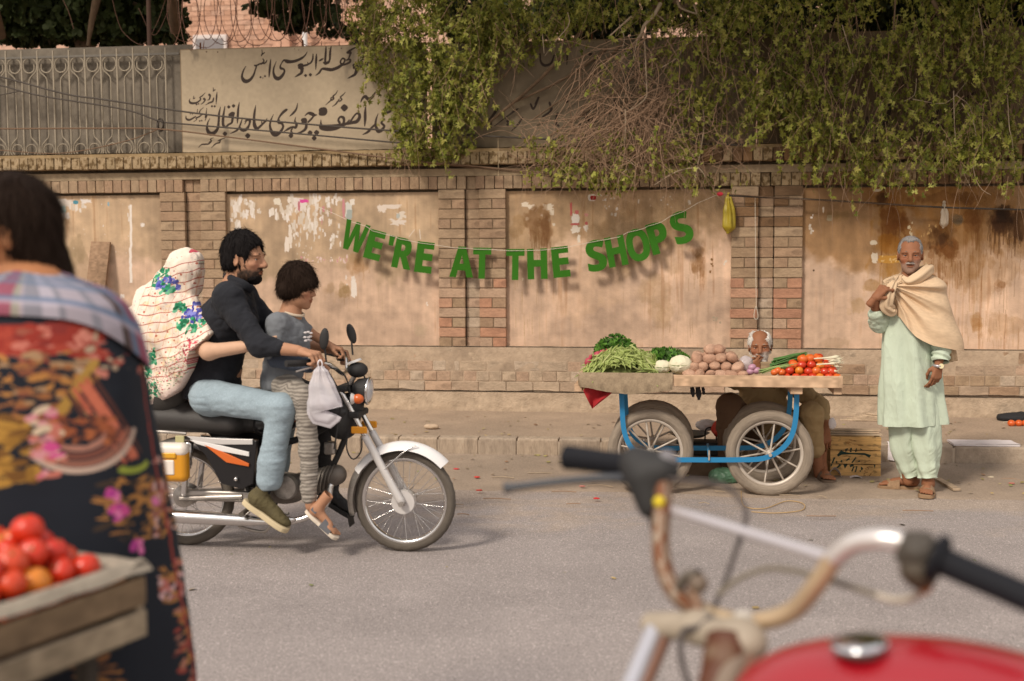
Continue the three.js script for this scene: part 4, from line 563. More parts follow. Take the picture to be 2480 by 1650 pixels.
darkTree('dark tree behind the board at the end of the wall', [[2290, 140, -1.3], [2260, 20, -1.3], [2240, -160, -1.3]], 0.14, [[2360, 50, 160, 90, 900, -2.2, -0.9, 0.36, 4], [2150, 10, 120, 50, 300, -2.2, -1.0, 0.44, 4], [2480, 90, 120, 110, 700, -2.2, -0.9, 0.34, 4], [2300, -110, 320, 120, 1800, -2.8, 0.4, 0.3, 3], [1750, -120, 320, 110, 1300, -2.8, 0.2, 0.34, 3], [2600, -60, 220, 160, 1300, -2.4, 0.6, 0.3, 3], [1450, 40, 220, 55, 1100, -2.2, -0.7, 0.36, 4], [1850, 40, 230, 50, 900, -2.2, -0.7, 0.40, 4], [2120, 40, 150, 50, 500, -2.2, -0.7, 0.42, 4], [1180, 60, 120, 70, 700, -1.6, -0.5, 0.34, 4]], DARKG, 0.55, 1.05, [[[2260, 20, -1.3], [2350, 0, -1.2], [2440, 40, -1.0]], [[2265, 40, -1.3], [2200, 10, -1.4], [2120, 20, -1.4]]]);

// ================================================================ COILED WIRE, CABLES, THINGS HUNG ON THEM
{
  const t = thing('coiled_wire', 'rusty coils of barbed wire along the top of the lettered board', 'barbed wire'), wireM = mat([0.22, 0.11, 0.075], 0.8);
  const a = onZ(425, 110, -0.05), b = onZ(900, 95, -0.05), turns = 11, barbs = [], N = 46;
  for (const [ph, tilt, rad, zo] of [[0, 0.85, 0.33, 0], [0.5, -0.7, 0.30, -0.06]]) {
    const pts = []; for (let i = 0; i <= turns * 20; i++) { const u = i / (turns * 20), an = u * turns * 6.283 + ph * 6, r = rad * (1 + 0.12 * Math.sin(u * 23 + ph * 9)); const p = V(lerp(a.x, b.x, u) + Math.sin(an) * r * 0.45 * Math.sign(tilt), lerp(a.y, b.y, u) + rad * 0.93 + 0.02 - Math.cos(an) * r + 0.015 * Math.sin(u * 51), zo + Math.sin(an) * r * Math.abs(tilt) * 0.8); pts.push(p); if (i % 3 === 0 && p.y < 4.05) { const d = V(rr(-1, 1), rr(-1, 1), rr(-1, 1)).normalize().multiplyScalar(0.014); barbs.push(rod(p.clone().sub(d), p.clone().add(d), 0.0028, 0.0028, 3)); } }
    part('wire', tube(pts, 0.0032, turns * 40, 4), wireM, t);
  }
  part('barbs', join(barbs), wireM, t).userData.kind = 'stuff';
  for (const x of [492, 552, 613, 680, 735, 778, 822]) part('spike', rod(onZ(x, 118, -0.04), onZ(x + rr(-2, 2), 98, -0.04), 0.006, 0.002, 5), wireM, t);
  const hw = thing('coiled_wire', 'sagging strands of barbed wire in front of the dark tree', 'barbed wire'); 
  for (const p of [[[270, -10], [282, 40], [300, 80], [345, 108], [378, 60], [400, 0]], [[150, -5], [166, 30], [178, 70]], [[335, 20], [372, 85], [405, 30], [414, -5]]]) part('wire', tube(p.map((q) => onZ(q[0], q[1], -0.3)), 0.0028, 40, 4), wireM, hw);
}
{
  const black = mat([0.055, 0.042, 0.032], 0.7), brownC = mat([0.16, 0.095, 0.055], 0.85);
  const cable = (pts, z, r, m, label) => solo('cable', tube(pts.map((p) => onZ(p[0], p[1], p[2] ?? z)), r, 90, 6), m, label, 'cable');
  cable([[-160, 150], [0, 186], [160, 228], [250, 241], [480, 275], [700, 297], [1000, 320], [1400, 340], [1800, 352]], 0.12, 0.0085, black, 'thick black cable slung along the top of the wall');
  cable([[-160, 178], [0, 207], [50, 221], [120, 236], [300, 265], [385, 293], [440, 300], [700, 322], [975, 347]], 0.10, 0.0078, black, 'black cable tied to the fence scrolls and board edge');
  cable([[-160, 312], [0, 312], [250, 311], [390, 313], [560, 333], [800, 364], [1000, 390], [1150, 403], [1330, 422], [1420, 440]], 0.11, 0.0075, brownC, 'brown cable drooping from the knot across the coping');
  cable([[-120, 355], [0, 364], [150, 371], [300, 343], [386, 312]], 0.07, 0.005, brownC, 'thin brown cord looped under the fence scrolls');
  cable([[-100, 245], [0, 230], [48, 220]], 0.10, 0.005, black, 'short black cable end tied to the splice by the fence');
  cable([[1765, 474], [1850, 478], [1960, 483], [2140, 494], [2300, 503], [2480, 508], [2620, 512]], 0.06, 0.0085, black, 'black cable across the stained panel above the standing man');
  cable([[1765, 470], [1900, 480], [2100, 492], [2230, 499]], 0.075, 0.0035, brownC, 'thin cord twisted round the cable above the stained panel');
  cable([[1000, 392], [1200, 412], [1330, 428], [1500, 452]], 0.09, 0.004, brownC, 'thin cord hanging along the coping under the twigs');
  const k = thing('cable_knot', 'knot of twisted wire where the cables cross the fence', 'knot'); 
  for (let i = 0; i < 5; i++) part('wrap', tube([0, 1, 2, 3, 4, 5].map((q) => { const a = q / 6 * 6.283 + i; return onZ(388 + Math.cos(a) * (5 + i), 303 + Math.sin(a) * (9 + i * 2), 0.1 + 0.02 * Math.sin(a * 2 + i)); }), 0.003, 30, 4, true), black, k);
  cable([[1206, 330], [1207, 380], [1207, 428]], 0.1, 0.0025, mat([0.42, 0.32, 0.2], 0.9), 'pale string hanging over the coping beside the bush');
  const noose = thing('hanging_string', 'white string ending in a loop in front of the brick pier', 'string'), white = mat([0.62, 0.56, 0.46], 0.9);
  part('string', tube([[1829, 474], [1830, 600], [1832, 742]].map((q) => onZ(q[0], q[1], 0.03)), 0.0025, 20, 5), white, noose);
  part('loop', tube([[1831, 742], [1827, 758], [1827, 770], [1832, 774], [1836, 768], [1834, 752]].map((q) => onZ(q[0], q[1], 0.03)), 0.003, 40, 5, true), white, noose);
  // bags hung on the cable
  const bagM = (c, tr) => mat(c, 0.45, { phys: true, transmission: tr, thickness: 0 });
  const hang = (px, py, w, h, m, label) => { const p = onZ(px, py, 0.05), g = thing('plastic_bag', label, 'bag', [p.x, p.y - h, p.z]); part('bag', rough(limb([V(0, h, 0), V(0, h * 0.86, 0), V(0.004, h * 0.55, 0), V(0, h * 0.2, 0), V(-0.004, 0, 0)], [0.008, w * 0.22, w * 0.42, w * 0.5, w * 0.12], { seg: 40, n: 28, wob: (t, a) => w * 0.10 * Math.sin(a * 5 + t * 4) * Math.sin(t * 3.1) }), (x, y, z) => 0.012 * (fbm(x * 40, y * 22, z * 40) - 0.5)), m, g); part('knot', new THREE.IcosahedronGeometry(0.014, 1).translate(0, h, 0.0), m, g); };
  hang(1765, 470, 0.105, 0.335, bagM([0.42, 0.32, 0.02], 0.12), 'crumpled yellow plastic bag hanging beside the brick pier');
  hang(2287, 490, 0.062, 0.215, bagM([0.62, 0.52, 0.40], 0.35), 'clear plastic bag hanging on the cable over the stains');
  solo('ribbon', new THREE.IcosahedronGeometry(0.022, 1).scale(1.3, 0.8, 0.6).translate(...onZ(1744, 470, 0.06).toArray()), mat([0.62, 0.03, 0.06], 0.7), 'small red cloth knot beside the yellow bag', 'ribbon');
}
// ================================================================ PAPER LETTER BANNER
{
  const font = await new FontLoader().loadAsync('fonts/droid/droid_sans_bold.typeface.json');
  const t = thing('letter_banner', 'string of green card letters hung across the plastered wall', 'banner');
  const green = mat([0.026, 0.128, 0.005], 0.72, { phys: true, specularIntensity: 0.35, bumpMap: tiled(texes.grain, 2), bumpScale: 0.0008 }), stringM = mat([0.66, 0.58, 0.48], 0.9);
  const L = [['W', 152, 238, 17, 150, 178], ['E', 276, 291, 15, 104, 178], ["'", 381, 263, 13, 36, 62], ['R', 455, 344, 11, 118, 186], ['E', 585, 368, 7, 106, 188], ['A', 816, 396, 2, 145, 188], ['T', 942, 404, 1, 114, 190], ['T', 1149, 412, 0, 114, 190], ['H', 1285, 408, -2, 124, 188], ['E', 1430, 396, -6, 106, 190], ['S', 1650, 357, -10, 122, 196], ['H', 1775, 330, -11, 122, 188], ['O', 1910, 291, -13, 144, 204], ['P', 2036, 246, -16, 120, 196], ['S', 2180, 183, -19, 122, 204]];
  const k = 2.562, Z = 0.055, holes = [];
  L.forEach(([ch, cx, cy, deg, w, h], i) => {
    const c = onZ(800 + cx / k, 480 + cy / k, Z), unit = onZ(801 + cx / k, 480 + cy / k, Z).x - c.x, W = w / k * unit, H = h / k * unit;
    const g = new THREE.ExtrudeGeometry(font.generateShapes(ch, 1), { depth: 0.0022, bevelEnabled: true, bevelThickness: 0.0004, bevelSize: 0.030, bevelSegments: 1, curveSegments: 8 }); g.computeBoundingBox();
    const b = g.boundingBox; g.translate(-(b.min.x + b.max.x) / 2, -(b.min.y + b.max.y) / 2, 0); g.scale(W / (b.max.x - b.min.x), H / (b.max.y - b.min.y), 1);
    const curl = rr(0.15, 0.5), tw = rr(-0.12, 0.12); warp(g, (p) => { const d = H / 2 - p.y; p.z += curl * d * d * 0.9 + tw * p.x; });
    const q = toCreasedNormals(g, 0.6), o = part('letter', q, green, t, [c.x, c.y, c.z], [rr(-0.04, 0.02), 0, -deg * Math.PI / 180]);
    const d = -deg * Math.PI / 180, up = V(-Math.sin(d), Math.cos(d), 0), rt = V(Math.cos(d), Math.sin(d), 0);
    for (const s of [-0.33, 0.33]) holes.push(c.clone().addScaledVector(up, H * 0.445).addScaledVector(rt, s * W).add(V(0, 0, 0.007)));
  });
  const pts = [onZ(752, 494, 0.0), onZ(808, 517, 0.02), ...holes, onZ(1690, 492, 0.05), onZ(1742, 470, 0.05)];
  const path = new THREE.CurvePath(); for (let i = 0; i + 1 < pts.length; i++) path.add(new THREE.LineCurve3(pts[i], pts[i + 1]));
  part('string', join(pts.slice(1).map((p, i) => rod(pts[i], p, 0.0022, 0.0022, 5))), stringM, t);
  for (let i = 0; i < holes.length; i++) if (i % 2 === 0) { const a = holes[i], b = holes[i + 1]; }
}
// ================================================================ WHEELS
function wheel(parent, name, c, R, tyre, o = {}) {              // axis along z; returns the group
  const { rim = R - tyre * 1.75, spokes = 10, spokeR = 0.006, flat = false, hub = 0.03, hubW = 0.06, tyreM, rimM, spokeM, hubM, rimW = 0.022 } = o;
  const w = grp(name, parent, c), T = new THREE.TorusGeometry(R - tyre, tyre, 14, 72); T.scale(1, 1, 0.95);
  rough(T, (x, y, z) => { const a = Math.atan2(y, x), r = Math.hypot(x, y); return r > R - tyre * 0.8 ? 0.0022 * (Math.sin(a * 110) > 0 ? 1 : -0.3) * (Math.abs(z) > tyre * 0.35 ? 1 : 0.5) : 0; });
  part('tyre', T, tyreM, w);
  part('rim', lathe([[rim - 0.004, -rimW / 2], [rim + 0.012, -rimW / 2 - 0.002], [rim + 0.014, -rimW / 2 + 0.004], [rim + 0.002, -rimW * 0.2], [rim + 0.002, rimW * 0.2], [rim + 0.014, rimW / 2 - 0.004], [rim + 0.012, rimW / 2 + 0.002], [rim - 0.004, rimW / 2], [rim - 0.008, 0], [rim - 0.004, -rimW / 2]], 72).rotateX(Math.PI / 2), rimM, w);
  part('hub', lathe([[0.004, -hubW / 2 - 0.01], [hub * 0.5, -hubW / 2 - 0.008], [hub * 0.55, -hubW / 2], [hub, -hubW / 2 + 0.004], [hub, -hubW / 2 + 0.012], [hub * 0.7, 0], [hub, hubW / 2 - 0.012], [hub, hubW / 2 - 0.004], [hub * 0.55, hubW / 2], [hub * 0.5, hubW / 2 + 0.008], [0.004, hubW / 2 + 0.01]], 24).rotateX(Math.PI / 2), hubM ?? spokeM, w);
  for (let i = 0; i < spokes; i++) {
    const a = i / spokes * 6.283 + 0.2, s = i % 2 ? 1 : -1, cr = flat ? 0 : (i % 4 < 2 ? 0.35 : -0.35), p = V(Math.cos(a + cr) * hub * 0.9, Math.sin(a + cr) * hub * 0.9, s * hubW * 0.35), q = V(Math.cos(a) * (rim + 0.001), Math.sin(a) * (rim + 0.001), s * 0.003);
    part('spoke', rod(p, q, spokeR, spokeR * 0.85, flat ? 6 : 4), spokeM, w);
  }
  return w;
}

// ================================================================ VEGETABLE CART
const CZ = 2.68;
{
  const blue = mat([0.012, 0.19, 0.40], 0.55, { bumpMap: texes.grain, bumpScale: 0.002 }), woodP = mat([0.66, 0.475, 0.33], 0.85, { map: texes.wood }), woodG = mat([0.42, 0.33, 0.22], 0.95, { map: texes.wood });
  const tyreM = mat([0.30, 0.255, 0.205], 0.95, { map: texes.dirt, bumpMap: texes.grain, bumpScale: 0.003 }), steel = mat([0.55, 0.50, 0.44], 0.5, { map: texes.dirt, metalness: 0.3 });
  const t = thing('vegetable_cart', 'wooden hand cart on a blue steel frame with four spoked wheels', 'cart');
  const R = 0.278, opt = { spokes: 10, spokeR: 0.0075, flat: true, hub: 0.028, hubW: 0.09, tyreM, rimM: steel, spokeM: steel, rimW: 0.034, rim: R - 0.079 };
  const zn = CZ, zf = CZ - 0.47, xl = onZ(1575, 1099, zn).x, xr = onZ(1864, 1102, zn).x;
  for (const [x, z] of [[xl, zn], [xr, zn], [xl + 0.005, zf], [xr - 0.005, zf]]) { const w = wheel(t, 'wheel', [x, R, z], R, 0.036, opt); w.rotation.z = rr(0, 3); }
  // bent flat-bar frames beside the wheels
  for (const z of [zn + 0.055, zf + 0.055]) {
    const P = [[1505, 952], [1507, 990], [1511, 1040], [1525, 1078], [1552, 1102], [1590, 1113], [1680, 1114], [1780, 1114], [1840, 1112], [1876, 1100], [1905, 1076], [1921, 1045], [1928, 1005], [1930, 952]].map((q) => { const p = onZ(q[0], q[1], zn + 0.055); return V(p.x, p.y, z); });
    const c = curve(P), n = 70, pos = [], idx = []; for (let i = 0; i <= n; i++) { const p = c.getPoint(i / n), d = c.getTangent(i / n), nx = -d.y, ny = d.x; for (const [a, b] of [[0.016, 0.004], [-0.016, 0.004], [-0.016, -0.004], [0.016, -0.004]]) pos.push(p.x + nx * a, p.y + ny * a, p.z + b); if (i < n) for (let k = 0; k < 4; k++) { const a = i * 4 + k, b = i * 4 + (k + 1) % 4; idx.push(a, b, a + 4, b, b + 4, a + 4); } }
    const g = new THREE.BufferGeometry(); g.setAttribute('position', new THREE.Float32BufferAttribute(pos, 3)); g.setIndex(idx); g.setAttribute('uv', new THREE.Float32BufferAttribute(new Float32Array(pos.length / 3 * 2), 2)); g.computeVertexNormals();
    part('frame_bar', toCreasedNormals(g, 0.5), blue, t);
  }
  for (const x of [xl, xr]) part('axle', rod([x, R, zf - 0.06], [x, R, zn + 0.08], 0.011, 0.011, 10), steel, t);
  part('tie_bar', rod([onZ(1717, 1114, zn).x, 0.262, zf + 0.055], [onZ(1717, 1114, zn).x, 0.262, zn + 0.06], 0.009, 0.009, 8), blue, t);
  part('tie_bolt', rod([onZ(1717, 1114, zn).x, 0.235, zn + 0.065], [onZ(1717, 1114, zn).x, 0.30, zn + 0.065], 0.006, 0.006, 8), steel, t);
  // platform: planks, side boards, bearers
  const ZN = CZ + 0.17, ZF = CZ - 0.72, L0 = onZ(1400, 920, ZN).x, L1 = onZ(2042, 918, ZN).x, yT = onZ(1700, 909, ZN).y, yB = onZ(1700, 937, ZN).y, nP = 9;
  for (let i = 0; i < nP; i++) { const w = (ZN - ZF) / nP, z = ZF + w * (i + 0.5); part('plank', boxUV(rbox(L1 - L0 - rr(0, 0.02), 0.02, w - 0.006, 0.003, (L0 + L1) / 2, yB + 0.022, z), 0.8, [rr(0, 1), rr(0, 1)]), pick([woodP, woodG]), t); }
  const edge = (x0, x1, m, dz = 0) => part('side_board', boxUV(rough(new RoundedBoxGeometry(x1 - x0, yT - yB, 0.022, 2, 0.004).translate((x0 + x1) / 2, (yT + yB) / 2, ZN - 0.012 + dz), (x, y, z) => 0.004 * (fbm(x * 6, y * 20) - 0.5)), 1.1, [rr(0, 1), rr(0, 1)]), m, t);
  const xm = onZ(1606, 920, ZN).x; edge(xm - 0.02, L1, woodP); edge(L0, xm + 0.1, woodG, -0.004);
  part('side_board', boxUV(rbox(L1 - L0, 0.07, 0.02, 0.004, (L0 + L1) / 2, yB + 0.045, ZF), 1.1), woodG, t);
  for (const x of [L0 + 0.01, L1 - 0.01]) part('end_board', boxUV(rbox(0.02, 0.075, ZN - ZF - 0.03, 0.004, x, (yT + yB) / 2, (ZN + ZF) / 2), 1.1), woodP, t);
  for (const [px, w] of [[1512, 0.075], [1930, 0.075], [1400, 0.05], [2030, 0.05]]) { const x = onZ(px, 945, ZN - 0.02).x; part('bearer', boxUV(rbox(w, 0.05, ZN - ZF - 0.06, 0.005, x, yB - 0.02, (ZN + ZF) / 2), 1.3), woodP, t); }
  part('sacking', rough(sheet((u, v) => { const x = lerp(L0 + 0.01, xm + 0.06, u), y = lerp(yT + 0.012, yB - 0.018 - 0.04 * Math.sin(u * 2.8) + 0.02 * fbm(u * 9, 2), v); return V(x, y, ZN + 0.004 + 0.006 * Math.sin(v * 3) + 0.008 * fbm(u * 12, v * 4)); }, 60, 14, 4, 0.6), () => 0), mat([0.40, 0.315, 0.215], 1, { map: texes.dirt, bumpMap: tiled(texes.weave, 5), bumpScale: 0.002 }), t);
  part('rag', rough(sheet((u, v) => { const a = [[1408, 935], [1502, 937], [1435, 990]].map((q) => onZ(q[0], q[1], ZN - 0.06)); const p = a[0].clone().lerp(a[1], u), q = p.clone().lerp(a[2], v); q.z += 0.02 * Math.sin(u * 7 + v * 3) + 0.01; q.y += 0.01 * Math.sin(u * 9) * (1 - v); return q; }, 24, 16, 1, 0.6), () => 0), mat([0.36, 0.015, 0.018], 0.9, { bumpMap: tiled(texes.weave, 4), bumpScale: 0.002 }), t).name = 'red_rag';
  for (const [px, h, w] of [[1676, 24, 9], [1690, 31, 11], [1702, 18, 6]]) part('black_rag', limb([onZ(px, 938, ZN - 0.1), onZ(px + 2, 938 + h * 0.5, ZN - 0.1), onZ(px + 3, 938 + h, ZN - 0.1)], [0.012, 0.016, 0.006].map((r) => r * w / 10), { seg: 12, n: 10, wob: (q, a) => 0.003 * Math.sin(a * 4 + q * 9) }), mat([0.02, 0.018, 0.018], 0.95), t);

  // ---------------- the goods: each vegetable is a thing of its own
  const yD = yB + 0.032, spot = (px, py, z) => onZ(px, py, z);
  const potatoM = [[0.50, 0.31, 0.215], [0.46, 0.275, 0.19], [0.55, 0.35, 0.25]].map((c) => mat(c, 0.85, { map: texes.dirt, bumpMap: texes.grain, bumpScale: 0.002 }));
  const potGeo = [0, 1, 2, 3].map((k) => rough(new THREE.IcosahedronGeometry(1, 4), (x, y, z) => 0.12 * (fbm(x * 1.3 + k * 7, y * 1.3, z * 1.3 + k) - 0.5) * 2 - 0.02 * Math.max(0, fbm(x * 6, y * 6, z * 6 + k) - 0.62) * 8));
  const place = (name, geo, m, p, s, rot, label, cat, group) => { const o = part(numbered(name), geo, m, scene, p, rot); o.scale.set(...s); tag(o, label, cat, group); return o; };
  // a heap laid out on a dome: rows of [px, py, z]
  const heap = (px0, px1, pyTop, z0, z1, r, n, put) => { let k = 0; const a = spot(px0, 905, ZN - 0.12).x, b = spot(px1, 905, ZN - 0.12).x, h = spot((px0 + px1) / 2, pyTop, (z0 + z1) / 2).y - yD; for (let lay = 0; lay * r * 1.35 < h + r; lay++) { const f = Math.sqrt(Math.max(0, 1 - lay * r * 1.35 / (h + r))); const nx = Math.max(1, Math.round((b - a) * f / (r * 1.9))), nz = Math.max(1, Math.round((z1 - z0) * f / (r * 1.9))); for (let i = 0; i < nx; i++) for (let j = 0; j < nz; j++) { const cx = (a + b) / 2 + (i - (nx - 1) / 2) * r * 1.9 + rr(-0.3, 0.3) * r, cz = (z0 + z1) / 2 + (j - (nz - 1) / 2) * r * 1.9 + rr(-0.3, 0.3) * r; if (lay * r * 1.35 < h * 0.3 && i > 0 && i < nx - 1 && j > 0 && j < nz - 1 && nz > 3) continue; put(V(cx, yD + r + lay * r * 1.35 + rr(-0.15, 0.15) * r, cz), k++); } } };
  heap(1648, 1815, 868, ZN - 0.46, ZN - 0.05, 0.036, 0, (p) => place('potato', pick(potGeo), pick(potatoM), p, [rr(0.036, 0.058), rr(0.028, 0.038), rr(0.030, 0.040)], [rr(-0.4, 0.4), rr(-3, 3), rr(-0.4, 0.4)], 'dusty brown potato heaped in the middle of the cart', 'potato', 'potatoes heaped on the cart'));
  const tomM = [[0.58, 0.055, 0.012], [0.50, 0.035, 0.010], [0.62, 0.12, 0.018], [0.64, 0.20, 0.02]].map((c) => mat(c, 0.28)), tomGeo = rough(new THREE.IcosahedronGeometry(1, 4), (x, y, z) => 0.03 * Math.cos(Math.atan2(z, x) * 5) * Math.abs(y) - 0.10 * Math.pow(Math.abs(y), 8));
  heap(1898, 2030, 877, ZN - 0.34, ZN - 0.04, 0.027, 0, (p, k) => place('tomato', tomGeo, k % 9 === 4 ? tomM[3] : pick(tomM.slice(0, 3)), p, [rr(0.027, 0.031), rr(0.025, 0.028), rr(0.027, 0.031)], [rr(-0.8, 0.8), rr(-3, 3), rr(-0.8, 0.8)], 'small glossy red tomato heaped at the end of the cart', 'tomato', 'tomatoes heaped on the cart'));
  for (const [px, py] of [[1884, 902], [1876, 906], [1893, 906]]) place('tomato', tomGeo, tomM[2], spot(px, py - 4, ZN - 0.06), [0.024, 0.022, 0.024], [0, 0, 0.4], 'small glossy red tomato heaped at the end of the cart', 'tomato', 'tomatoes heaped on the cart');
  // beans
  const beanGeo = [0, 1, 2, 3].map((k) => { const l = 0.062 + 0.008 * k; return limb([V(-l, 0, 0), V(-l * 0.5, 0.006 * (k % 2 ? 1 : -1), 0.003), V(0, 0.010 * (k % 2 ? 1 : -1), 0), V(l * 0.5, 0.007 * (k % 2 ? 1 : -1), -0.003), V(l, -0.002, 0)], [0.001, 0.0055, 0.006, 0.0055, 0.001], { seg: 8, n: 6 }); });
  const beanM = [[0.30, 0.36, 0.10], [0.36, 0.41, 0.14], [0.24, 0.30, 0.075], [0.42, 0.44, 0.18]].map((c) => mat(c, 0.6));
  { const a = spot(1412, 905, ZN - 0.05).x, b = spot(1604, 905, ZN - 0.05).x, h = spot(1508, 850, ZN - 0.25).y - yD;
    for (let i = 0; i < 290; i++) { const u = rr(-1, 1), w = rr(-1, 1), d = Math.sqrt(Math.max(0, 1 - (u * u * 0.9 + w * w * 0.55))); const p = V((a + b) / 2 + u * (b - a) / 2, yD + 0.008 + h * Math.pow(d, 1.2) * rr(0.86, 1.0) - (Math.abs(u) > 0.9 ? 0.004 : 0), ZN - 0.26 + w * 0.235); place('green_bean', pick(beanGeo), pick(beanM), p, [1, 1, 1], [rr(-0.5, 0.5), rr(-1.57, 1.57), clamp(-u * 0.8, -0.7, 0.7) + rr(-0.5, 0.5)], 'slender green bean in the pile at the sacking end of the cart', 'bean', 'green beans piled on the cart'); }
    { const im = new THREE.InstancedMesh(beanGeo[1], beanM[0], 700), e = new THREE.Matrix4(); for (let i = 0; i < 700; i++) { const u = rr(-1, 1), w = rr(-1, 1), d = Math.sqrt(Math.max(0, 1 - (u * u * 0.9 + w * w * 0.55))); e.compose(V((a + b) / 2 + u * (b - a) / 2 * 0.97, yD + 0.006 + h * Math.pow(d, 1.2) * rr(0.74, 0.94), ZN - 0.26 + w * 0.232), new THREE.Quaternion().setFromEuler(new THREE.Euler(rr(-0.4, 0.4), rr(-1.57, 1.57), clamp(-u * 0.8, -0.7, 0.7) + rr(-0.4, 0.4))), V(1, 1, 1)); im.setMatrixAt(i, e); } im.name = 'bean_heap'; im.userData.kind = 'stuff'; tag(im, 'deeper beans of the green bean pile on the cart', 'beans'); scene.add(im); }
    solo('bean_pile', rough(new THREE.SphereGeometry(1, 40, 24, 0, 6.3, 0, 1.57).scale((b - a) / 2 * 0.92, h * 0.80, 0.215).translate((a + b) / 2, yD, ZN - 0.26), (x, y, z) => 0.012 * fbm(x * 60, y * 60, z * 60)), mat([0.16, 0.20, 0.05], 0.8, { map: texes.dirt }), 'packed lower layer of the green bean pile on the cart', 'beans').userData.kind = 'stuff'; }
  // radishes
  const radM = mat([0.42, 0.055, 0.085], 0.5), rootGeo = limb([V(0, 0.035, 0), V(0, 0.02, 0), V(0, -0.005, 0), V(0.004, -0.035, 0), V(0.01, -0.07, 0)], [0.004, 0.024, 0.027, 0.012, 0.001], { seg: 14, n: 12 });
  for (const [px, py, z] of [[1426, 876, 0.10], [1436, 870, 0.14], [1450, 862, 0.12], [1442, 880, 0.1], [1474, 853, 0.2], [1462, 858, 0.18], [1430, 882, 0.2]]) place('radish', rootGeo, radM, spot(px, py, ZN - z - 0.12), [1, 1, 1], [rr(-1, 1), rr(-3, 3), 1.2 + rr(-0.5, 0.5)], 'pink-red radish beside the beans at the end of the cart', 'radish', 'radishes on the cart');
  // cauliflowers
  const cauM = mat([0.66, 0.61, 0.44], 0.9), cauL = mat([0.36, 0.42, 0.20], 0.7);
  for (const [px, py, r, lab] of [[1605, 889, 0.052, 'smaller cream cauliflower between the beans and herbs'], [1648, 884, 0.072, 'larger cream cauliflower next to the potatoes']]) {
    const p = spot(px, py, ZN - 0.12), g = thing('cauliflower', lab, 'cauliflower', [p.x, p.y - r * 0.75, p.z]);
    part('head', rough(new THREE.IcosahedronGeometry(r, 5).scale(1, 0.82, 1).translate(0, r * 0.75, 0), (x, y, z) => 0.010 * Math.abs(fbm(x * 42, y * 42, z * 42, 3) - 0.5) * 2 + 0.012 * (fbm(x * 16, y * 16, z * 16) - 0.5)), cauM, g);
    for (let i = 0; i < 6; i++) { const a = i * 1.05; part('leaf', sheet((u, v) => V(Math.cos(a + (u - 0.5) * 0.9) * r * (0.55 + 0.5 * v), r * (0.05 + 0.75 * v), Math.sin(a + (u - 0.5) * 0.9) * r * (0.55 + 0.5 * v)), 6, 6), cauL, g); }
  }
  // herb bunches, onion tops, spring onions
  const herb = (px0, px1, py0, py1, z, n, pal, label) => { const a = spot(px0, py1, z), b = spot(px1, py0, z), g = thing('herb_bunch', label, 'herbs', [(a.x + b.x) / 2, a.y, z]), w = (b.x - a.x) / 2, h = b.y - a.y, s = []; for (let i = 0; i < n; i++) { const u = rr(-1, 1), v = rr(-1, 1), d = Math.sqrt(Math.max(0, 1 - u * u * 0.9)); s.push(V(u * w, h * d * rr(0.45, 1) * (1 - 0.4 * v * v), v * 0.10)); } foliage(g, 'leaves', smallLeaf, s, pal, leafMat(), 0.35, 0.65, 0.1); part('stems', rough(new THREE.SphereGeometry(1, 24, 16).scale(w * 0.8, h * 0.55, 0.07).translate(0, h * 0.3, 0), (x, y, z2) => 0.01 * fbm(x * 50, y * 50, z2 * 50)), mat([0.05, 0.10, 0.02], 0.9), g); };
  const HERB = [[0.09, 0.22, 0.025], [0.06, 0.16, 0.018], [0.13, 0.28, 0.04], [0.045, 0.12, 0.015]];
  herb(1442, 1538, 812, 862, ZN - 0.40, 700, HERB, 'bushy coriander bunch standing behind the beans on the cart');
  herb(1556, 1672, 843, 888, ZN - 0.34, 800, HERB, 'flat spread of dark coriander behind the cauliflowers');
  const blade = (m, list, name, label, cat, group) => list.forEach(([p, q, r]) => { const mid = p.clone().lerp(q, 0.5).add(V(0, rr(0.0, 0.012), rr(-0.01, 0.01))); solo(name, limb([p, mid, q], [r, r * 0.95, r * 0.4], { seg: 8, n: 5 }), m, label, cat, group); });
  const gm = mat([0.055, 0.15, 0.022], 0.5), gm2 = mat([0.22, 0.30, 0.09], 0.55), wm = mat([0.66, 0.60, 0.43], 0.5);
  { const l = []; for (let i = 0; i < 46; i++) { const u = rnd(), z = ZN - rr(0.18, 0.34); l.push([spot(1862 + rr(0, 12) + u * 12, 888 - u * 18 + rr(-4, 4), z), spot(1948 + rr(-10, 14), 878 - 22 * Math.sin(u * 2.6) + rr(-5, 5), z), 0.0042]); } blade(gm, l, 'onion_leaf', 'dark green onion leaf in the bundle before the seller', 'onion leaf', 'onion tops bundled on the cart'); }
  { const l = []; for (let i = 0; i < 40; i++) { const u = rnd(), z = ZN - rr(0.06, 0.2); l.push([spot(1834 + rr(0, 14), 905 - u * 10, z), spot(1920 + rr(-14, 16), 880 + u * 14 + rr(-3, 3), z), 0.0036]); } blade(gm2, l, 'onion_stalk', 'pale green onion stalk between potatoes and tomatoes', 'onion stalk', 'onion stalks on the cart'); }
  for (let i = 0; i < 15; i++) { const z = ZN - rr(0.05, 0.3), y0 = 862 + i * 2.5 + rr(-3, 3); const a = spot(1965 + rr(0, 20), y0 + rr(2, 14), z), b = spot(2030 + rr(-8, 10), y0, z); const g = thing('spring_onion', 'white spring onion with a root tuft behind the tomatoes', 'spring onion', [0, 0, 0], 0, 'spring onions on the cart'); part('stalk', limb([a, a.clone().lerp(b, 0.6), b.clone().lerp(a, 0.12), b], [0.004, 0.0055, 0.0095, 0.004], { seg: 12, n: 8 }), wm, g); part('root', join([0, 1, 2, 3].map(() => rod(b, b.clone().add(V(rr(0.008, 0.022), rr(-0.008, 0.014), rr(-0.01, 0.01))), 0.0012, 0.0006, 3))), wm, g); }
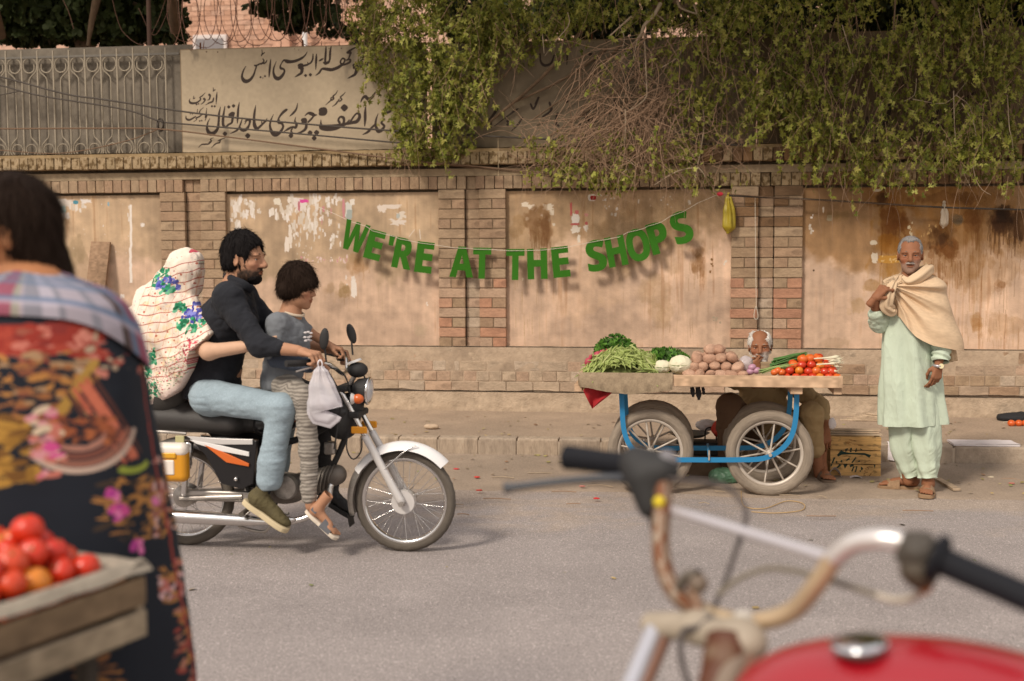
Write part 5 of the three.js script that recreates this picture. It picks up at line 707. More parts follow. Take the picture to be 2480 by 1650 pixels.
  { const p = spot(1806, 884, ZN - 0.2); solo('produce_bag', rough(new THREE.IcosahedronGeometry(0.055, 4).scale(0.9, 1.05, 0.7).translate(...p.toArray()), (x, y, z) => 0.022 * (fbm(x * 26, y * 26, z * 26) - 0.5)), mat([0.70, 0.62, 0.62], 0.3, { phys: true, transmission: 0.5, thickness: 0 }), 'crumpled clear plastic bag beside the potatoes on the cart', 'bag'); const on = mat([0.42, 0.22, 0.30], 0.4); for (const [px, py] of [[1822, 892], [1833, 900], [1818, 902]]) place('onion', new THREE.SphereGeometry(1, 20, 14), on, spot(px, py - 2, ZN - 0.1), [0.026, 0.022, 0.026], [0, 0, 0.3], 'small purple onion by the clear bag on the cart', 'onion', 'purple onions on the cart'); }
}
// ================================================================ PEOPLE: shared builders
const Qe = (x, y, z) => new THREE.Quaternion().setFromEuler(new THREE.Euler(x, y, z, 'YXZ'));
const skinMat = () => new THREE.MeshPhysicalMaterial({ vertexColors: true, roughness: 0.62, side: THREE.DoubleSide, specularIntensity: 0.5, bumpMap: tiled(texes.grain, 8), bumpScale: 0.0006 });
const skin = skinMat();
const hairM = (c) => mat(c, 0.8, { phys: true, specularIntensity: 0.18, bumpMap: tiled(texes.grain, 6), bumpScale: 0.003 });
// head in its own space: face towards +z, chin at -0.115, crown at +0.118
function headPrims(o = {}) {
  const { jaw = 1, nose = 1, brow = 1, cheek = 1 } = o, P = [ell([0, 0.030, -0.012], [0.073, 0.087, 0.094]), ell([0, -0.022, 0.024], [0.060, 0.084, 0.068], 0.03), ell([0, -0.072, 0.034], [0.049 * jaw, 0.040, 0.050], 0.03), ell([0, -0.100, 0.066], [0.021 * jaw, 0.017, 0.019], 0.025)];
  for (const s of [-1, 1]) P.push(ell([s * 0.041, -0.022, 0.060], [0.020 * cheek, 0.016, 0.022], 0.02), ell([s * 0.030, 0.023, 0.078], [0.027, 0.009, 0.014 * brow], 0.014), cut(ell([s * 0.031, 0.003, 0.094], [0.019, 0.012, 0.016], 0.012)), ell([s * 0.031, 0.0100, 0.077], [0.017, 0.0052, 0.012], 0.006), ell([s * 0.031, -0.0065, 0.0765], [0.016, 0.004, 0.010], 0.006));
  P.push(cap([0, 0.020, 0.084], [0, -0.026, 0.106 + 0.006 * (nose - 1)], 0.008, 0.0125 * nose, 0.014), ell([0.012, -0.031, 0.094], [0.009, 0.008, 0.010], 0.008), ell([-0.012, -0.031, 0.094], [0.009, 0.008, 0.010], 0.008));
  P.push(ell([0, -0.0565, 0.086], [0.024, 0.0062, 0.0115], 0.006), ell([0, -0.0685, 0.0845], [0.020, 0.0072, 0.0115], 0.006), cut(ell([0, -0.0622, 0.100], [0.024, 0.0016, 0.012], 0.004)));
  for (const s of [-1, 1]) P.push(ell([s * 0.076, -0.004, -0.008], [0.009, 0.031, 0.018], 0.008, Qe(0.15, s * 0.45, 0)), cut(ell([s * 0.086, -0.002, -0.002], [0.006, 0.018, 0.009], 0.006)));
  P.push(cap([0, -0.060, -0.022], [0, -0.175, -0.040], 0.050, 0.056, 0.03)); return P;
}
// builds the head mesh (skin), eyes, brows and hair; everything is set in place by matrix M
function makeHead(M, tone, o = {}) {
  const f = sdf(headPrims(o), 0.02), g = net(f, [-0.10, -0.18, -0.125], [0.10, 0.13, 0.13], 0.0042);
  const { beard, beardA = 0.9, lips = [0.75, 0.55, 0.5] } = o;
  paint(g, (x, y, z) => {
    let c = [...tone]; const v = 0.92 + 0.16 * fbm(x * 60, y * 60, z * 60, 3); c = c.map((q) => q * v);
    if (Math.hypot(x / 0.024, (y + 0.0625) / 0.013) < 1 && z > 0.07) c = c.map((q, i) => q * lips[i]);
    const ck = Math.exp(-(((Math.abs(x) - 0.04) / 0.02) ** 2) - ((y + 0.03) / 0.025) ** 2) * (z > 0.04 ? 1 : 0); c = [c[0] * (1 + 0.12 * ck), c[1] * (1 - 0.04 * ck), c[2]];
    if (beard) { const jawL = sstep(-0.028, -0.050, y + 0.30 * Math.max(0, 0.03 - z) - 0.012 * Math.sin(x * 40)) * (z > -0.012 ? 1 : 0) * sstep(-0.135, -0.112, y), mou = sstep(0.034, 0.026, Math.abs(x)) * sstep(-0.052, -0.046, y) * sstep(-0.036, -0.041, y) * (z > 0.07 ? 1 : 0), lipz = Math.hypot(x / 0.021, (y + 0.0635) / 0.010) < 1 ? 0 : 1; const k = clamp(Math.max(jawL, mou) * lipz, 0, 1) * beardA * (0.7 + 0.6 * fbm(x * 220, y * 120, z * 220, 2)); c = c.map((q, i) => lerp(q, beard[i], clamp(k, 0, 1))); }
    return c;
  });
  return g.applyMatrix4(M);
}
function makeEyes(parent, M, brow, o = {}) {
  for (const s of [-1, 1]) {
    const e = new THREE.SphereGeometry(0.0122, 16, 12); paint(e, (x, y, z) => { const r = Math.hypot(x, y); return z > 0 && r < 0.0062 ? [0.03, 0.016, 0.01] : [0.62, 0.55, 0.5]; });
    part('eye', e.translate(s * 0.031, 0.0015, 0.0705).applyMatrix4(M), EYE_M, parent);
    if (brow) part('eyebrow', limb([V(s * 0.013, 0.0225, 0.0895), V(s * 0.030, 0.0275, 0.0905), V(s * 0.049, 0.021, 0.079)], [0.0032, 0.0038, 0.0018], { seg: 12, n: 8, wob: (t, a) => 0.0008 * Math.sin(t * 60 + a) }).applyMatrix4(M), brow, parent);
  }
}
const EYE_M = new THREE.MeshPhysicalMaterial({ vertexColors: true, roughness: 0.15, clearcoat: 0.6 });
function hairCap(M, o = {}) {
  const { th = 0.010, line = 0.055, nape = -0.055, fringe = 0, vol = 0, side = 0, len = 0.011, bald } = o;
  const P = [ell([0, 0.034 + vol * 0.4, -0.014], [0.076 + th, 0.089 + th + vol, 0.097 + th]), ell([0, -0.02, -0.05], [0.068 + th + side, 0.06, 0.055 + th], 0.02)];
  P.push(cut(ell(o.open ?? [0, -0.012, 0.125], o.openR ?? [0.098, 0.108, 0.098], 0.010)));                     // face opening
  for (const s of [-1, 1]) if (!fringe) P.push(cut(ell([s * 0.092, -0.018, 0.010], [0.030, 0.040, 0.030], 0.008)));
  P.push(cut({ f: (x, y, z) => y - nape, k: 0.012 }));
  if (o.recede) for (const s of [-1, 1]) P.push(cut(ell([s * 0.050, 0.080, 0.070], [0.034, 0.032, 0.046], 0.01)));
  if (bald) P.push(cut(ell([0, 0.135, 0.045], [0.068, 0.09, 0.115], 0.012)));
  if (fringe) P.push(ell([0, 0.045, 0.062], [0.076, 0.040, 0.045], 0.012));
  const f = sdf(P, 0.012), h = (x, y, z) => f(x, y, z) + len * (fbm(Math.atan2(x, z) * 13, y * 22, Math.hypot(x, z) * 18, 3) - 0.5);
  const g = net(h, [-0.13, -0.14, -0.15], [0.13, 0.17, 0.14], 0.0042);
  return mergeGeometries([plainGeo(g), hairStrands(g, o.n ?? 1500, o.tuft ?? 0.03, o.lift ?? 0.16)]).applyMatrix4(M);
}
// loose locks lying over the hair, each a narrow curved blade combed away from the crown
function hairStrands(g, n, len, lift) {
  const P = [], N = [], U = [], p = g.attributes.position, q = g.attributes.normal, a = V(0, 0, 0), b = V(0, 0, 0), d = V(0, 0, 0), s = V(0, 0, 0);
  for (let k = 0; k < n; k++) {
    const i = Math.floor(rnd() * p.count); a.fromBufferAttribute(p, i); b.fromBufferAttribute(q, i); d.set(a.x, a.y - 0.115, a.z + 0.035).addScaledVector(V(rr(-1, 1), rr(-1, 0.4), rr(-1, 1)), 0.03); d.addScaledVector(b, -d.dot(b)).normalize(); s.crossVectors(d, b).normalize();
    const L = len * rr(0.5, 1.3), w = rr(0.0012, 0.0026), up = lift * rr(0.2, 1.2); let l0 = null;
    for (let j = 0; j <= 3; j++) { const t = j / 3, c = a.clone().addScaledVector(d, L * t).addScaledVector(b, 0.0012 + L * (up * t - up * 0.9 * t * t) - 0.12 * L * t * t), h = w * (1 - t * 0.85), e = [c.clone().addScaledVector(s, -h), c.clone().addScaledVector(s, h)]; if (l0) { for (const v of [l0[0], l0[1], e[0], e[0], l0[1], e[1]]) { P.push(v.x, v.y, v.z); N.push(b.x, b.y, b.z); U.push(0, 0); } } l0 = e; }
  }
  const o = new THREE.BufferGeometry(); o.setAttribute('position', new THREE.Float32BufferAttribute(P, 3)); o.setAttribute('normal', new THREE.Float32BufferAttribute(N, 3)); o.setAttribute('uv', new THREE.Float32BufferAttribute(U, 2)); return o;
}
// hand: wrist at the origin, fingers along +y, palm facing +z, thumb on +x (side = -1 mirrors)
function makeHand(M, tone, { curl = [0.35, 0.35, 0.4, 0.45], thumb = 0.3, side = 1, spread = 1 } = {}) {
  const P = [cap([0, -0.05, 0], [0, 0.012, 0], 0.026, 0.024)], X = [0.031, 0.011, -0.010, -0.030], L = [[0.044, 0.026, 0.021], [0.048, 0.030, 0.022], [0.044, 0.028, 0.021], [0.034, 0.021, 0.018]], Y = [0.088, 0.092, 0.087, 0.078];
  X.forEach((x, i) => {
    P.push(cap([x * 0.55, 0.012, 0], [x, Y[i], 0], 0.0145, 0.0115, 0.014)); let p = [x, Y[i], 0], a = 0; const sx = x * 0.22 * spread;
    L[i].forEach((l, j) => { a += curl[i] * [1.25, 1.6, 0.95][j]; const q = [p[0] + sx * (l / 0.044) * Math.max(0.1, Math.cos(a)), p[1] + Math.cos(a) * l, p[2] + Math.sin(a) * l]; P.push(cap(p, q, [0.0098, 0.0088, 0.008][j], [0.0088, 0.008, 0.0068][j], 0.005)); p = q; });
  });
  P.push(cap([0.016, 0.014, 0.006], [0.044, 0.046, 0.014 + 0.02 * thumb], 0.016, 0.0118, 0.014), cap([0.044, 0.046, 0.014 + 0.02 * thumb], [0.058 - 0.030 * thumb, 0.076, 0.024 + 0.035 * thumb], 0.0112, 0.0098, 0.006), cap([0.058 - 0.030 * thumb, 0.076, 0.024 + 0.035 * thumb], [0.056 - 0.052 * thumb, 0.101, 0.030 + 0.045 * thumb], 0.0098, 0.0076, 0.006));
  const g = net(sdf(P, 0.008), [-0.07, -0.07, -0.04], [0.085, 0.20, 0.125], 0.0034);
  if (side < 0) { g.scale(-1, 1, 1); const I = g.index.array; for (let i = 0; i < I.length; i += 3) { const t = I[i]; I[i] = I[i + 1]; I[i + 1] = t; } }
  return paint(g, (x, y, z) => { const v = 0.9 + 0.2 * fbm(x * 70, y * 70, z * 70, 3) - (y > 0.08 ? 0.06 : 0); return tone.map((q) => q * v); }).applyMatrix4(M);
}
// matrix that puts local +y along dir and turns local +z as near to facing as it can
function aim(pos, dir, face, s = 1) { const y = dir.clone().normalize(), z = face.clone().addScaledVector(y, -face.dot(y)).normalize(), x = new THREE.Vector3().crossVectors(y, z); return new THREE.Matrix4().makeBasis(x.multiplyScalar(s), y.multiplyScalar(s), z.multiplyScalar(s)).setPosition(pos); }
const place4 = (pos, rx, ry, rz, s = 1) => new THREE.Matrix4().compose(pos, Qe(rx, ry, rz), V(s, s, s));
const bare = (g, tone) => paint(g, (x, y, z) => { const v = 0.9 + 0.2 * fbm(x * 40, y * 40, z * 40, 3); return tone.map((q) => q * v); });
const mergeSkin = (list) => { list = list.map((g) => { g = g.index ? g.toNonIndexed() : g; if (!g.attributes.uv) g.setAttribute('uv', new THREE.BufferAttribute(new Float32Array(g.attributes.position.count * 2), 2)); return g; }); return mergeGeometries(list); };
// cloth as a field: wrinkles = small displacement with creases running across fd
function garment(prims, k, lo, hi, h, folds, o) { const f = sdf(prims, k); return net(folds ? (x, y, z) => f(x, y, z) + folds(x, y, z) : f, lo, hi, h, o); }
const wrinkle = (amp, sx, sy, sz, s = 0) => (x, y, z) => amp * (1 - 2 * Math.abs(fbm(x * sx + s, y * sy, z * sz + s, 3) * 2 - 1)) ;
// foot in a slipper: heel at origin, toes along +x, sole at y = 0
function footPrims(L = 0.25) { return [ell([0.03, 0.034, 0], [0.036, 0.034, 0.031]), cap([0.03, 0.04, 0], [L * 0.62, 0.026, 0], 0.034, 0.024, 0.02), ell([L * 0.72, 0.018, 0.004], [0.052, 0.016, 0.042], 0.02), cap([0.035, 0.04, 0], [0.03, 0.16, 0], 0.033, 0.036, 0.03), ...[0, 1, 2, 3, 4].map((i) => cap([L * 0.80, 0.016, -0.032 + i * 0.016], [L * (0.99 - 0.025 * i), 0.011, -0.034 + i * 0.0165], 0.0105 - i * 0.0008, 0.0095 - i * 0.0008, 0.004))]; }
function soleShape(L, w) { const s = new THREE.Shape(); s.moveTo(-0.012, 0); s.bezierCurveTo(-0.014, w * 0.8, 0.06, w * 0.85, L * 0.4, w * 0.78); s.bezierCurveTo(L * 0.6, w * 1.0, L * 0.8, w * 1.25, L * 0.95, w * 0.9); s.bezierCurveTo(L * 1.07, w * 0.5, L * 1.07, -w * 0.5, L * 0.95, -w * 0.9); s.bezierCurveTo(L * 0.8, -w * 1.15, L * 0.6, -w * 0.9, L * 0.4, -w * 0.75); s.bezierCurveTo(0.06, -w * 0.85, -0.014, -w * 0.8, -0.012, 0); return s; }
function slipper(parent, M, tone, soleM, strapM, skinList, { L = 0.25, closed = false } = {}) {
  skinList.push(bare(net(sdf(footPrims(L), 0.02), [-0.03, -0.01, -0.06], [L + 0.03, 0.17, 0.06], 0.0045), tone).translate(0, 0.022, 0).applyMatrix4(M));
  part('sandal_sole', extrude(soleShape(L, 0.046), 0.016, 0.004, 2).rotateX(-Math.PI / 2).translate(0, 0.004, 0).applyMatrix4(M), soleM, parent);
  part('sandal_strap', sheet((u, v) => { const a = lerp(-0.1, Math.PI + 0.1, u), x = lerp(L * 0.48, L * 0.80, v); return V(x, 0.012 + Math.sin(a) * (0.060 - 0.016 * v), -Math.cos(a) * 0.052); }, 20, 8, 1, 0.4).applyMatrix4(M), strapM, parent);
}

// ================================================================ STANDING MAN
{
  const z0 = 2.44, tone = [0.265, 0.112, 0.056], J = (x, y, z = z0) => onZ(x, y, z), man = thing('person', 'standing man in a mint tunic and trousers with a cream shawl over his shoulder', 'person');
  const mint = mat([0.50, 0.575, 0.455], 0.94, { bumpMap: tiled(texes.crease, 2.4, 0.7), bumpScale: 0.009 });
  const body = [], HM = place4(J(2205, 619, z0 + 0.005), 0.03, -0.16, 0.0, 0.99);
  body.push(makeHead(HM, tone, { beard: [0.34, 0.28, 0.24], beardA: 0.42, lips: [0.85, 0.75, 0.75], nose: 1.15, brow: 1.3, jaw: 0.95 }));
  makeEyes(man, HM, hairM([0.16, 0.13, 0.11]));
  part('hair', hairCap(HM, { th: 0.0015, recede: 1, nape: -0.045, len: 0.008, vol: 0.002, tuft: 0.016, openR: [0.10, 0.110, 0.104], open: [0, 0.004, 0.122] }), hairM([0.25, 0.23, 0.22]), man);
  part('moustache', limb([V(-0.030, -0.052, 0.082), V(-0.013, -0.0465, 0.099), V(0.013, -0.0465, 0.099), V(0.030, -0.052, 0.082)], [0.002, 0.0058, 0.0058, 0.002], { seg: 16, n: 8 }).applyMatrix4(HM), hairM([0.40, 0.35, 0.31]), man);
  // torso and neck under the cloth
  body.push(bare(garment([cap(J(2205, 668), J(2205, 700), 0.055, 0.10), ell(J(2205, 770), [0.16, 0.24, 0.095]), cap(J(2205, 900), J(2205, 980), 0.10, 0.10), cap(J(2160, 712), J(2124, 786, z0 + 0.04), 0.045, 0.038), cap(J(2124, 786, z0 + 0.04), J(2119, 722, z0 + 0.17), 0.036, 0.026), cap(J(2252, 705), J(2276, 800, z0 + 0.05), 0.045, 0.04), cap(J(2276, 800, z0 + 0.05), J(2274, 886, z0 + 0.15), 0.036, 0.026), cap(J(2188, 980), J(2200, 1165, z0 - 0.02), 0.075, 0.036), cap(J(2235, 980), J(2248, 1170, z0 + 0.05), 0.075, 0.036)], 0.03, [2.55, 0.03, 2.1], [3.5, 1.75, 2.85], 0.0115), tone));
  // raised hand at the chest, knuckles out; hanging hand with watch
  body.push(makeHand(aim(J(2120, 722, z0 + 0.17), J(2146, 692, z0 + 0.19).sub(J(2120, 722, z0 + 0.17)), V(0.62, -0.45, -0.62), 0.98), tone, { curl: [0.85, 0.95, 1.0, 1.0], thumb: 0.8, side: -1 }));
  body.push(makeHand(aim(J(2274, 884, z0 + 0.15), J(2263, 940, z0 + 0.17).sub(J(2274, 884, z0 + 0.15)), V(-0.45, 0.1, -0.85), 0.95), tone, { curl: [0.28, 0.34, 0.4, 0.45], thumb: 0.55, side: -1, spread: 0.4 }));
  // tunic: hangs from the shoulders, hem below the knee
  const hem = (t, a) => 0.016 * t * Math.sin(a * 6 + 1.2 + 1.5 * t) + 0.010 * t * Math.sin(a * 11 + 0.4 + 2 * t) + 0.005 * Math.sin(a * 5 + t * 14) + 0.005 * (fbm(a * 2, t * 22) - 0.5) * (t > 0.2 ? 1 : 0);
  part('tunic', limb([J(2205, 683), J(2205, 705), J(2206, 760), J(2205, 860), J(2207, 950), J(2209, 1027)], [[0.05, 0.06], [0.095, 0.150], [0.125, 0.165], [0.132, 0.180], [0.142, 0.195], [0.150, 0.205]], { seg: 110, n: 96, wob: hem, cap: false }), mint, man);
  part('sleeve', garment([cap(J(2162, 708), J(2128, 784, z0 + 0.03), 0.075, 0.062), cap(J(2128, 784, z0 + 0.03), J(2120, 762, z0 + 0.10), 0.060, 0.052)], 0.03, [2.5, 0.95, 2.3], [3.0, 1.6, 2.75], 0.009, wrinkle(0.010, 9, 26, 12)), mint, man);
  part('sleeve', limb([J(2250, 705), J(2272, 790, z0 + 0.03), J(2280, 845, z0 + 0.11), J(2278, 876, z0 + 0.14)], [0.07, 0.062, 0.056, 0.054], { seg: 40, n: 24, cap: false, wob: (t, a) => 0.006 * Math.sin(t * 40 + 2 * Math.sin(a)) }), mint, man);
  // trousers
  const leg = (a, b, c, r) => limb([a, a.clone().lerp(b, 0.5), b, b.clone().lerp(c, 0.6), c.clone().lerp(b, 0.07), c], [r, r, r * 0.95, r * 0.74, r * 0.60, r * 0.61], { seg: 70, n: 40, cap: false, wob: (t, q) => 0.007 * Math.sin(q * 5 + t * 6) + 0.006 * (fbm(q * 1.5, t * 16) - 0.5) });
  part('trouser_leg', leg(J(2192, 985, z0 - 0.01), J(2190, 1080, z0 - 0.03), J(2207, 1153, z0 - 0.03), 0.100), mint, man);
  part('trouser_leg', leg(J(2236, 985, z0 + 0.02), J(2243, 1080, z0 + 0.03), J(2248, 1157, z0 + 0.05), 0.098), mint, man);
  // shawl: one cloth round the shoulders, drawn to the raised hand
  {
    const W = 512, H = 512, c = canvas(W, H), g = c.getContext('2d'), im = g.createImageData(W, H); for (let i = 0; i < W * H; i++) { const x = i % W / W, y = Math.floor(i / W) / H, k = 1 + 0.12 * (fbm(x * 60, y * 60, 1, 3) - 0.5) + 0.08 * (fbm(x * 5, y * 5, 3) - 0.5); im.data.set([205 * k, 177 * k, 145 * k, 255], i * 4); } g.putImageData(im, 0, 0); g.fillStyle = '#6e4a3c'; g.fillRect(0, H * 0.945, W, H * 0.020);
    const tex = canvasTex(c); tex.flipY = true; const C = J(2209, 668), gather = J(2162, 694, z0 + 0.15), sy = (y) => J(2205, y).y, K = [[-180, 748], [-150, 752], [-128, 768], [-108, 792], [-90, 810], [-65, 832], [-40, 843], [0, 849], [50, 846], [90, 836], [140, 790], [180, 748]];
    const hemY = (deg) => { for (let i = 0; i + 1 < K.length; i++) if (deg <= K[i + 1][0]) return sy(lerp(K[i][1], K[i + 1][1], (deg - K[i][0]) / (K[i + 1][0] - K[i][0]))); return sy(748); };
    const surf = (u, v) => {
      const deg = lerp(-180, 180, u), a = deg * Math.PI / 180, cx = Math.cos(a), cz = -Math.sin(a), right = sstep(-0.2, 0.9, cx);
      const s = sstep(0, 0.32, v), w = sstep(0.30, 1, v);
      let rx = lerp(0.072, 0.185, s) + 0.105 * w * right + 0.03 * s * right - 0.025 * w * (1 - right), rz = lerp(0.070, 0.140, s) + 0.035 * w + 0.075 * w * right + 0.02 * s * right;
      const yTop = C.y + 0.012 - 0.02 * cz + 0.022 * right, yb = hemY(deg), yy = lerp(yTop, yb, v < 0.32 ? 0.18 * Math.pow(v / 0.32, 1.7) + 0.10 * v : 0.212 + (v - 0.32) / 0.68 * 0.788);
      const p = V(C.x + 0.004 + cx * rx, yy, C.z - 0.01 + cz * rz);
      if (cz > 0 && v > 0.05) { const dx = p.x - gather.x, dy = p.y - gather.y, d = Math.hypot(dx, dy), th = Math.atan2(dy, dx); p.z += 0.017 * Math.sin(th * 15 + 1.2 * Math.sin(d * 7)) * sstep(0, 0.14, d) * sstep(0.75, 0.2, d) + 0.006 * Math.sin(th * 37 + d * 9) * sstep(0.5, 0.1, d) + 0.02 * Math.exp(-d * 9); }
      p.x += 0.007 * Math.sin(v * 9 + a * 3) * w; p.z += 0.005 * (fbm(u * 20, v * 12) - 0.5); if (v < 0.12) { p.y += 0.006 * Math.sin(a * 4); }
      return p;
    };
    const sm = mat([1, 1, 1], 0.97, { map: tex, bumpMap: tiled(texes.weave, 8), bumpScale: 0.001 });
    part('shawl', sheet(surf, 160, 90), sm, man);
    const roll = mat([0.60, 0.44, 0.285], 0.97, { bumpMap: tiled(texes.weave, 3), bumpScale: 0.001 });
    part('shawl_fold', limb([J(2166, 684, z0 + 0.15), J(2158, 700, z0 + 0.165), J(2150, 722, z0 + 0.16), J(2147, 740, z0 + 0.14), J(2158, 752, z0 + 0.12), J(2166, 745, z0 + 0.11)], [0.018, 0.030, 0.040, 0.044, 0.038, 0.02], { seg: 40, n: 40, wob: (t, a) => 0.006 * Math.sin(a * 6 + t * 2) }), roll, man);
    part('shawl_collar', limb([J(2186, 672, z0 + 0.10), J(2200, 682, z0 + 0.12), J(2224, 672, z0 + 0.11), J(2246, 656, z0 + 0.05), J(2248, 652, z0 - 0.03), J(2215, 656, z0 - 0.09)], [0.012, 0.026, 0.032, 0.034, 0.03, 0.02], { seg: 40, n: 24, wob: (t, a) => 0.005 * Math.sin(a * 4 + t * 5) }), roll, man);
    part('shawl_tail', limb([J(2302, 845, z0 - 0.08), J(2306, 858, z0 - 0.08), J(2308, 874, z0 - 0.09)], [[0.03, 0.03], [0.028, 0.028], [0.02, 0.03]], { seg: 12, n: 20, wob: (t, a) => 0.006 * Math.sin(a * 5) }), roll, man);
  }
  const foot = mat([0.33, 0.215, 0.125], 0.85, { map: texes.dirt });
  slipper(man, place4(onY(2218, 1183, 0).setZ(z0 - 0.06).setY(0.004), 0, Math.PI - 0.12, 0, 1.0), tone, foot, foot, body, { L: 0.24 });
  slipper(man, place4(V(J(2247, 1180, z0 + 0.0).x + 0.005, 0.004, z0 - 0.0), 0, -Math.PI / 2 - 0.25, 0, 1.0), tone, foot, foot, body, { L: 0.24 });
  part('watch', new THREE.TorusGeometry(0.031, 0.006, 8, 28).scale(1, 1, 1.6).rotateX(Math.PI / 2).applyMatrix4(aim(J(2273, 887, z0 + 0.153), V(-0.12, -1, 0.02).negate(), V(0, 0, 1))), mat([0.40, 0.37, 0.38], 0.4, { metalness: 0.6 }), man);
  part('watch_face', new THREE.CylinderGeometry(0.016, 0.016, 0.006, 24).rotateX(Math.PI / 2 - 0.1).translate(...J(2280, 887, z0 + 0.185).toArray()), mat([0.70, 0.62, 0.38], 0.3), man);
  part('body', mergeSkin(body), skin, man);
}

// ================================================================ SEATED SELLER BEHIND THE CART
{
  const z0 = 1.78, tone = [0.27, 0.115, 0.058], J = (x, y, z = z0) => onZ(x, y, z), m = thing('person', 'seated white-haired seller behind the cart with a hand to his mouth', 'person');
  const khaki = mat([0.34, 0.235, 0.115], 0.95, { bumpMap: tiled(texes.crease, 1.6, 0.9), bumpScale: 0.006 }), brown = mat([0.11, 0.06, 0.032], 0.95, { bumpMap: tiled(texes.crease, 1.6, 0.9), bumpScale: 0.005 }), body = [];
  const HM = place4(J(1841, 841, z0 + 0.04), 0.02, -0.05, 0.03, 1.0);
  body.push(makeHead(HM, tone, { beard: [0.60, 0.55, 0.50], beardA: 0.85, brow: 1.25, cheek: 1.1 }));
  makeEyes(m, HM, hairM([0.30, 0.26, 0.22]));
  part('hair', hairCap(HM, { th: 0.006, line: 0.06, nape: -0.05, len: 0.018, bald: true, side: 0.004, tuft: 0.02 }), hairM([0.66, 0.62, 0.57]), m);
  part('beard', garment([ell([0, -0.098, 0.050], [0.046, 0.030, 0.042]), ell([0, -0.112, 0.058], [0.030, 0.026, 0.028], 0.02)], 0.02, [-0.08, -0.16, -0.02], [0.08, -0.05, 0.12], 0.004, (x, y, z) => 0.008 * (fbm(x * 90, y * 40, z * 90, 2) - 0.5)).applyMatrix4(HM), hairM([0.62, 0.57, 0.52]), m);
  const hand1 = J(1814, 892, z0 + 0.20), el1 = J(1772, 922, z0 + 0.16), el2 = J(1985, 985, z0 + 0.16), wr2 = J(2000, 1040, z0 + 0.30);
  body.push(bare(garment([cap(J(1841, 880), J(1843, 920), 0.055, 0.09), ell(J(1845, 960), [0.15, 0.2, 0.09]), cap(el1, hand1, 0.036, 0.025), cap(el2, wr2, 0.036, 0.026), cap(J(1965, 1000, z0 + 0.34), J(1984, 1150, z0 + 0.30), 0.05, 0.036), cap(J(1765, 990, z0 + 0.36), J(1768, 1150, z0 + 0.33), 0.05, 0.036)], 0.03, [1.5, 0.0, 1.6], [2.75, 1.1, 2.3], 0.012), tone));
  body.push(makeHand(aim(J(1812, 893, z0 + 0.20), J(1852, 873, z0 + 0.19).sub(J(1812, 893, z0 + 0.20)), V(0.1, 0.3, -0.95), 0.92), tone, { curl: [0.6, 0.7, 0.8, 0.85], thumb: 0.7, side: 1 }));
  body.push(makeHand(aim(wr2, V(0.0, -1, 0.12), V(-0.2, 0.1, -1), 0.98), tone, { curl: [0.2, 0.24, 0.28, 0.34], thumb: 0.3, side: -1, spread: 0.6 }));
  part('shirt', garment([ell(J(1845, 985), [0.19, 0.20, 0.13]), cap(J(1790, 915), J(1900, 915), 0.085, 0.085, 0.05), cap(J(1785, 915), el1, 0.078, 0.062), cap(J(1905, 918), el2, 0.085, 0.070), cap(el2, wr2.clone().lerp(el2, 0.22), 0.066, 0.052), cap(J(1820, 1020), J(1880, 1020), 0.15, 0.15, 0.05), cut(ell(J(1843, 893, z0 + 0.03), [0.07, 0.03, 0.10], 0.02))], 0.045, [1.4, 0.05, 1.5], [2.8, 1.0, 2.35], 0.010, wrinkle(0.012, 12, 14, 12, 3)), khaki, m);
  part('trousers', garment([cap(J(1880, 1045), J(1965, 1003, z0 + 0.36), 0.10, 0.085), cap(J(1965, 1003, z0 + 0.36), J(1972, 1088, z0 + 0.32), 0.088, 0.075)], 0.03, [1.7, 0.0, 1.6], [2.75, 0.9, 2.4], 0.010, wrinkle(0.010, 10, 14, 10, 5)), khaki, m);
  part('trousers', garment([cap(J(1830, 1045), J(1768, 985, z0 + 0.38), 0.10, 0.095), cap(J(1768, 985, z0 + 0.38), J(1766, 1110, z0 + 0.34), 0.098, 0.085)], 0.03, [1.4, 0.0, 1.6], [2.1, 0.9, 2.4], 0.010, wrinkle(0.010, 10, 14, 10, 7)), brown, m);
  const sole = mat([0.16, 0.11, 0.075], 0.8);
  slipper(m, place4(V(J(1988, 1150, z0 + 0.26).x, 0.004, z0 + 0.22), 0, -Math.PI / 2 + 0.15, 0, 1), tone, sole, sole, body, { L: 0.25 });
  slipper(m, place4(V(J(1768, 1150, z0 + 0.26).x, 0.004, z0 + 0.22), 0, -Math.PI / 2, 0, 1), tone, sole, sole, body, { L: 0.25 });
  part('body', mergeSkin(body), skin, m);
  const st = J(1850, 1060); const stool = thing('low_stool', 'low wooden stool under the seated seller', 'stool', [st.x, 0, z0 - 0.03]); part('seat', rbox(0.34, 0.03, 0.28, 0.01, 0, 0.20, 0), mat([0.30, 0.2, 0.12], 0.9, { map: texes.wood }), stool); for (const [x, z] of [[-0.13, -0.1], [0.13, -0.1], [-0.13, 0.1], [0.13, 0.1]]) part('leg', rbox(0.03, 0.19, 0.03, 0.004, x, 0.095, z), mat([0.28, 0.19, 0.11], 0.9), stool);
}
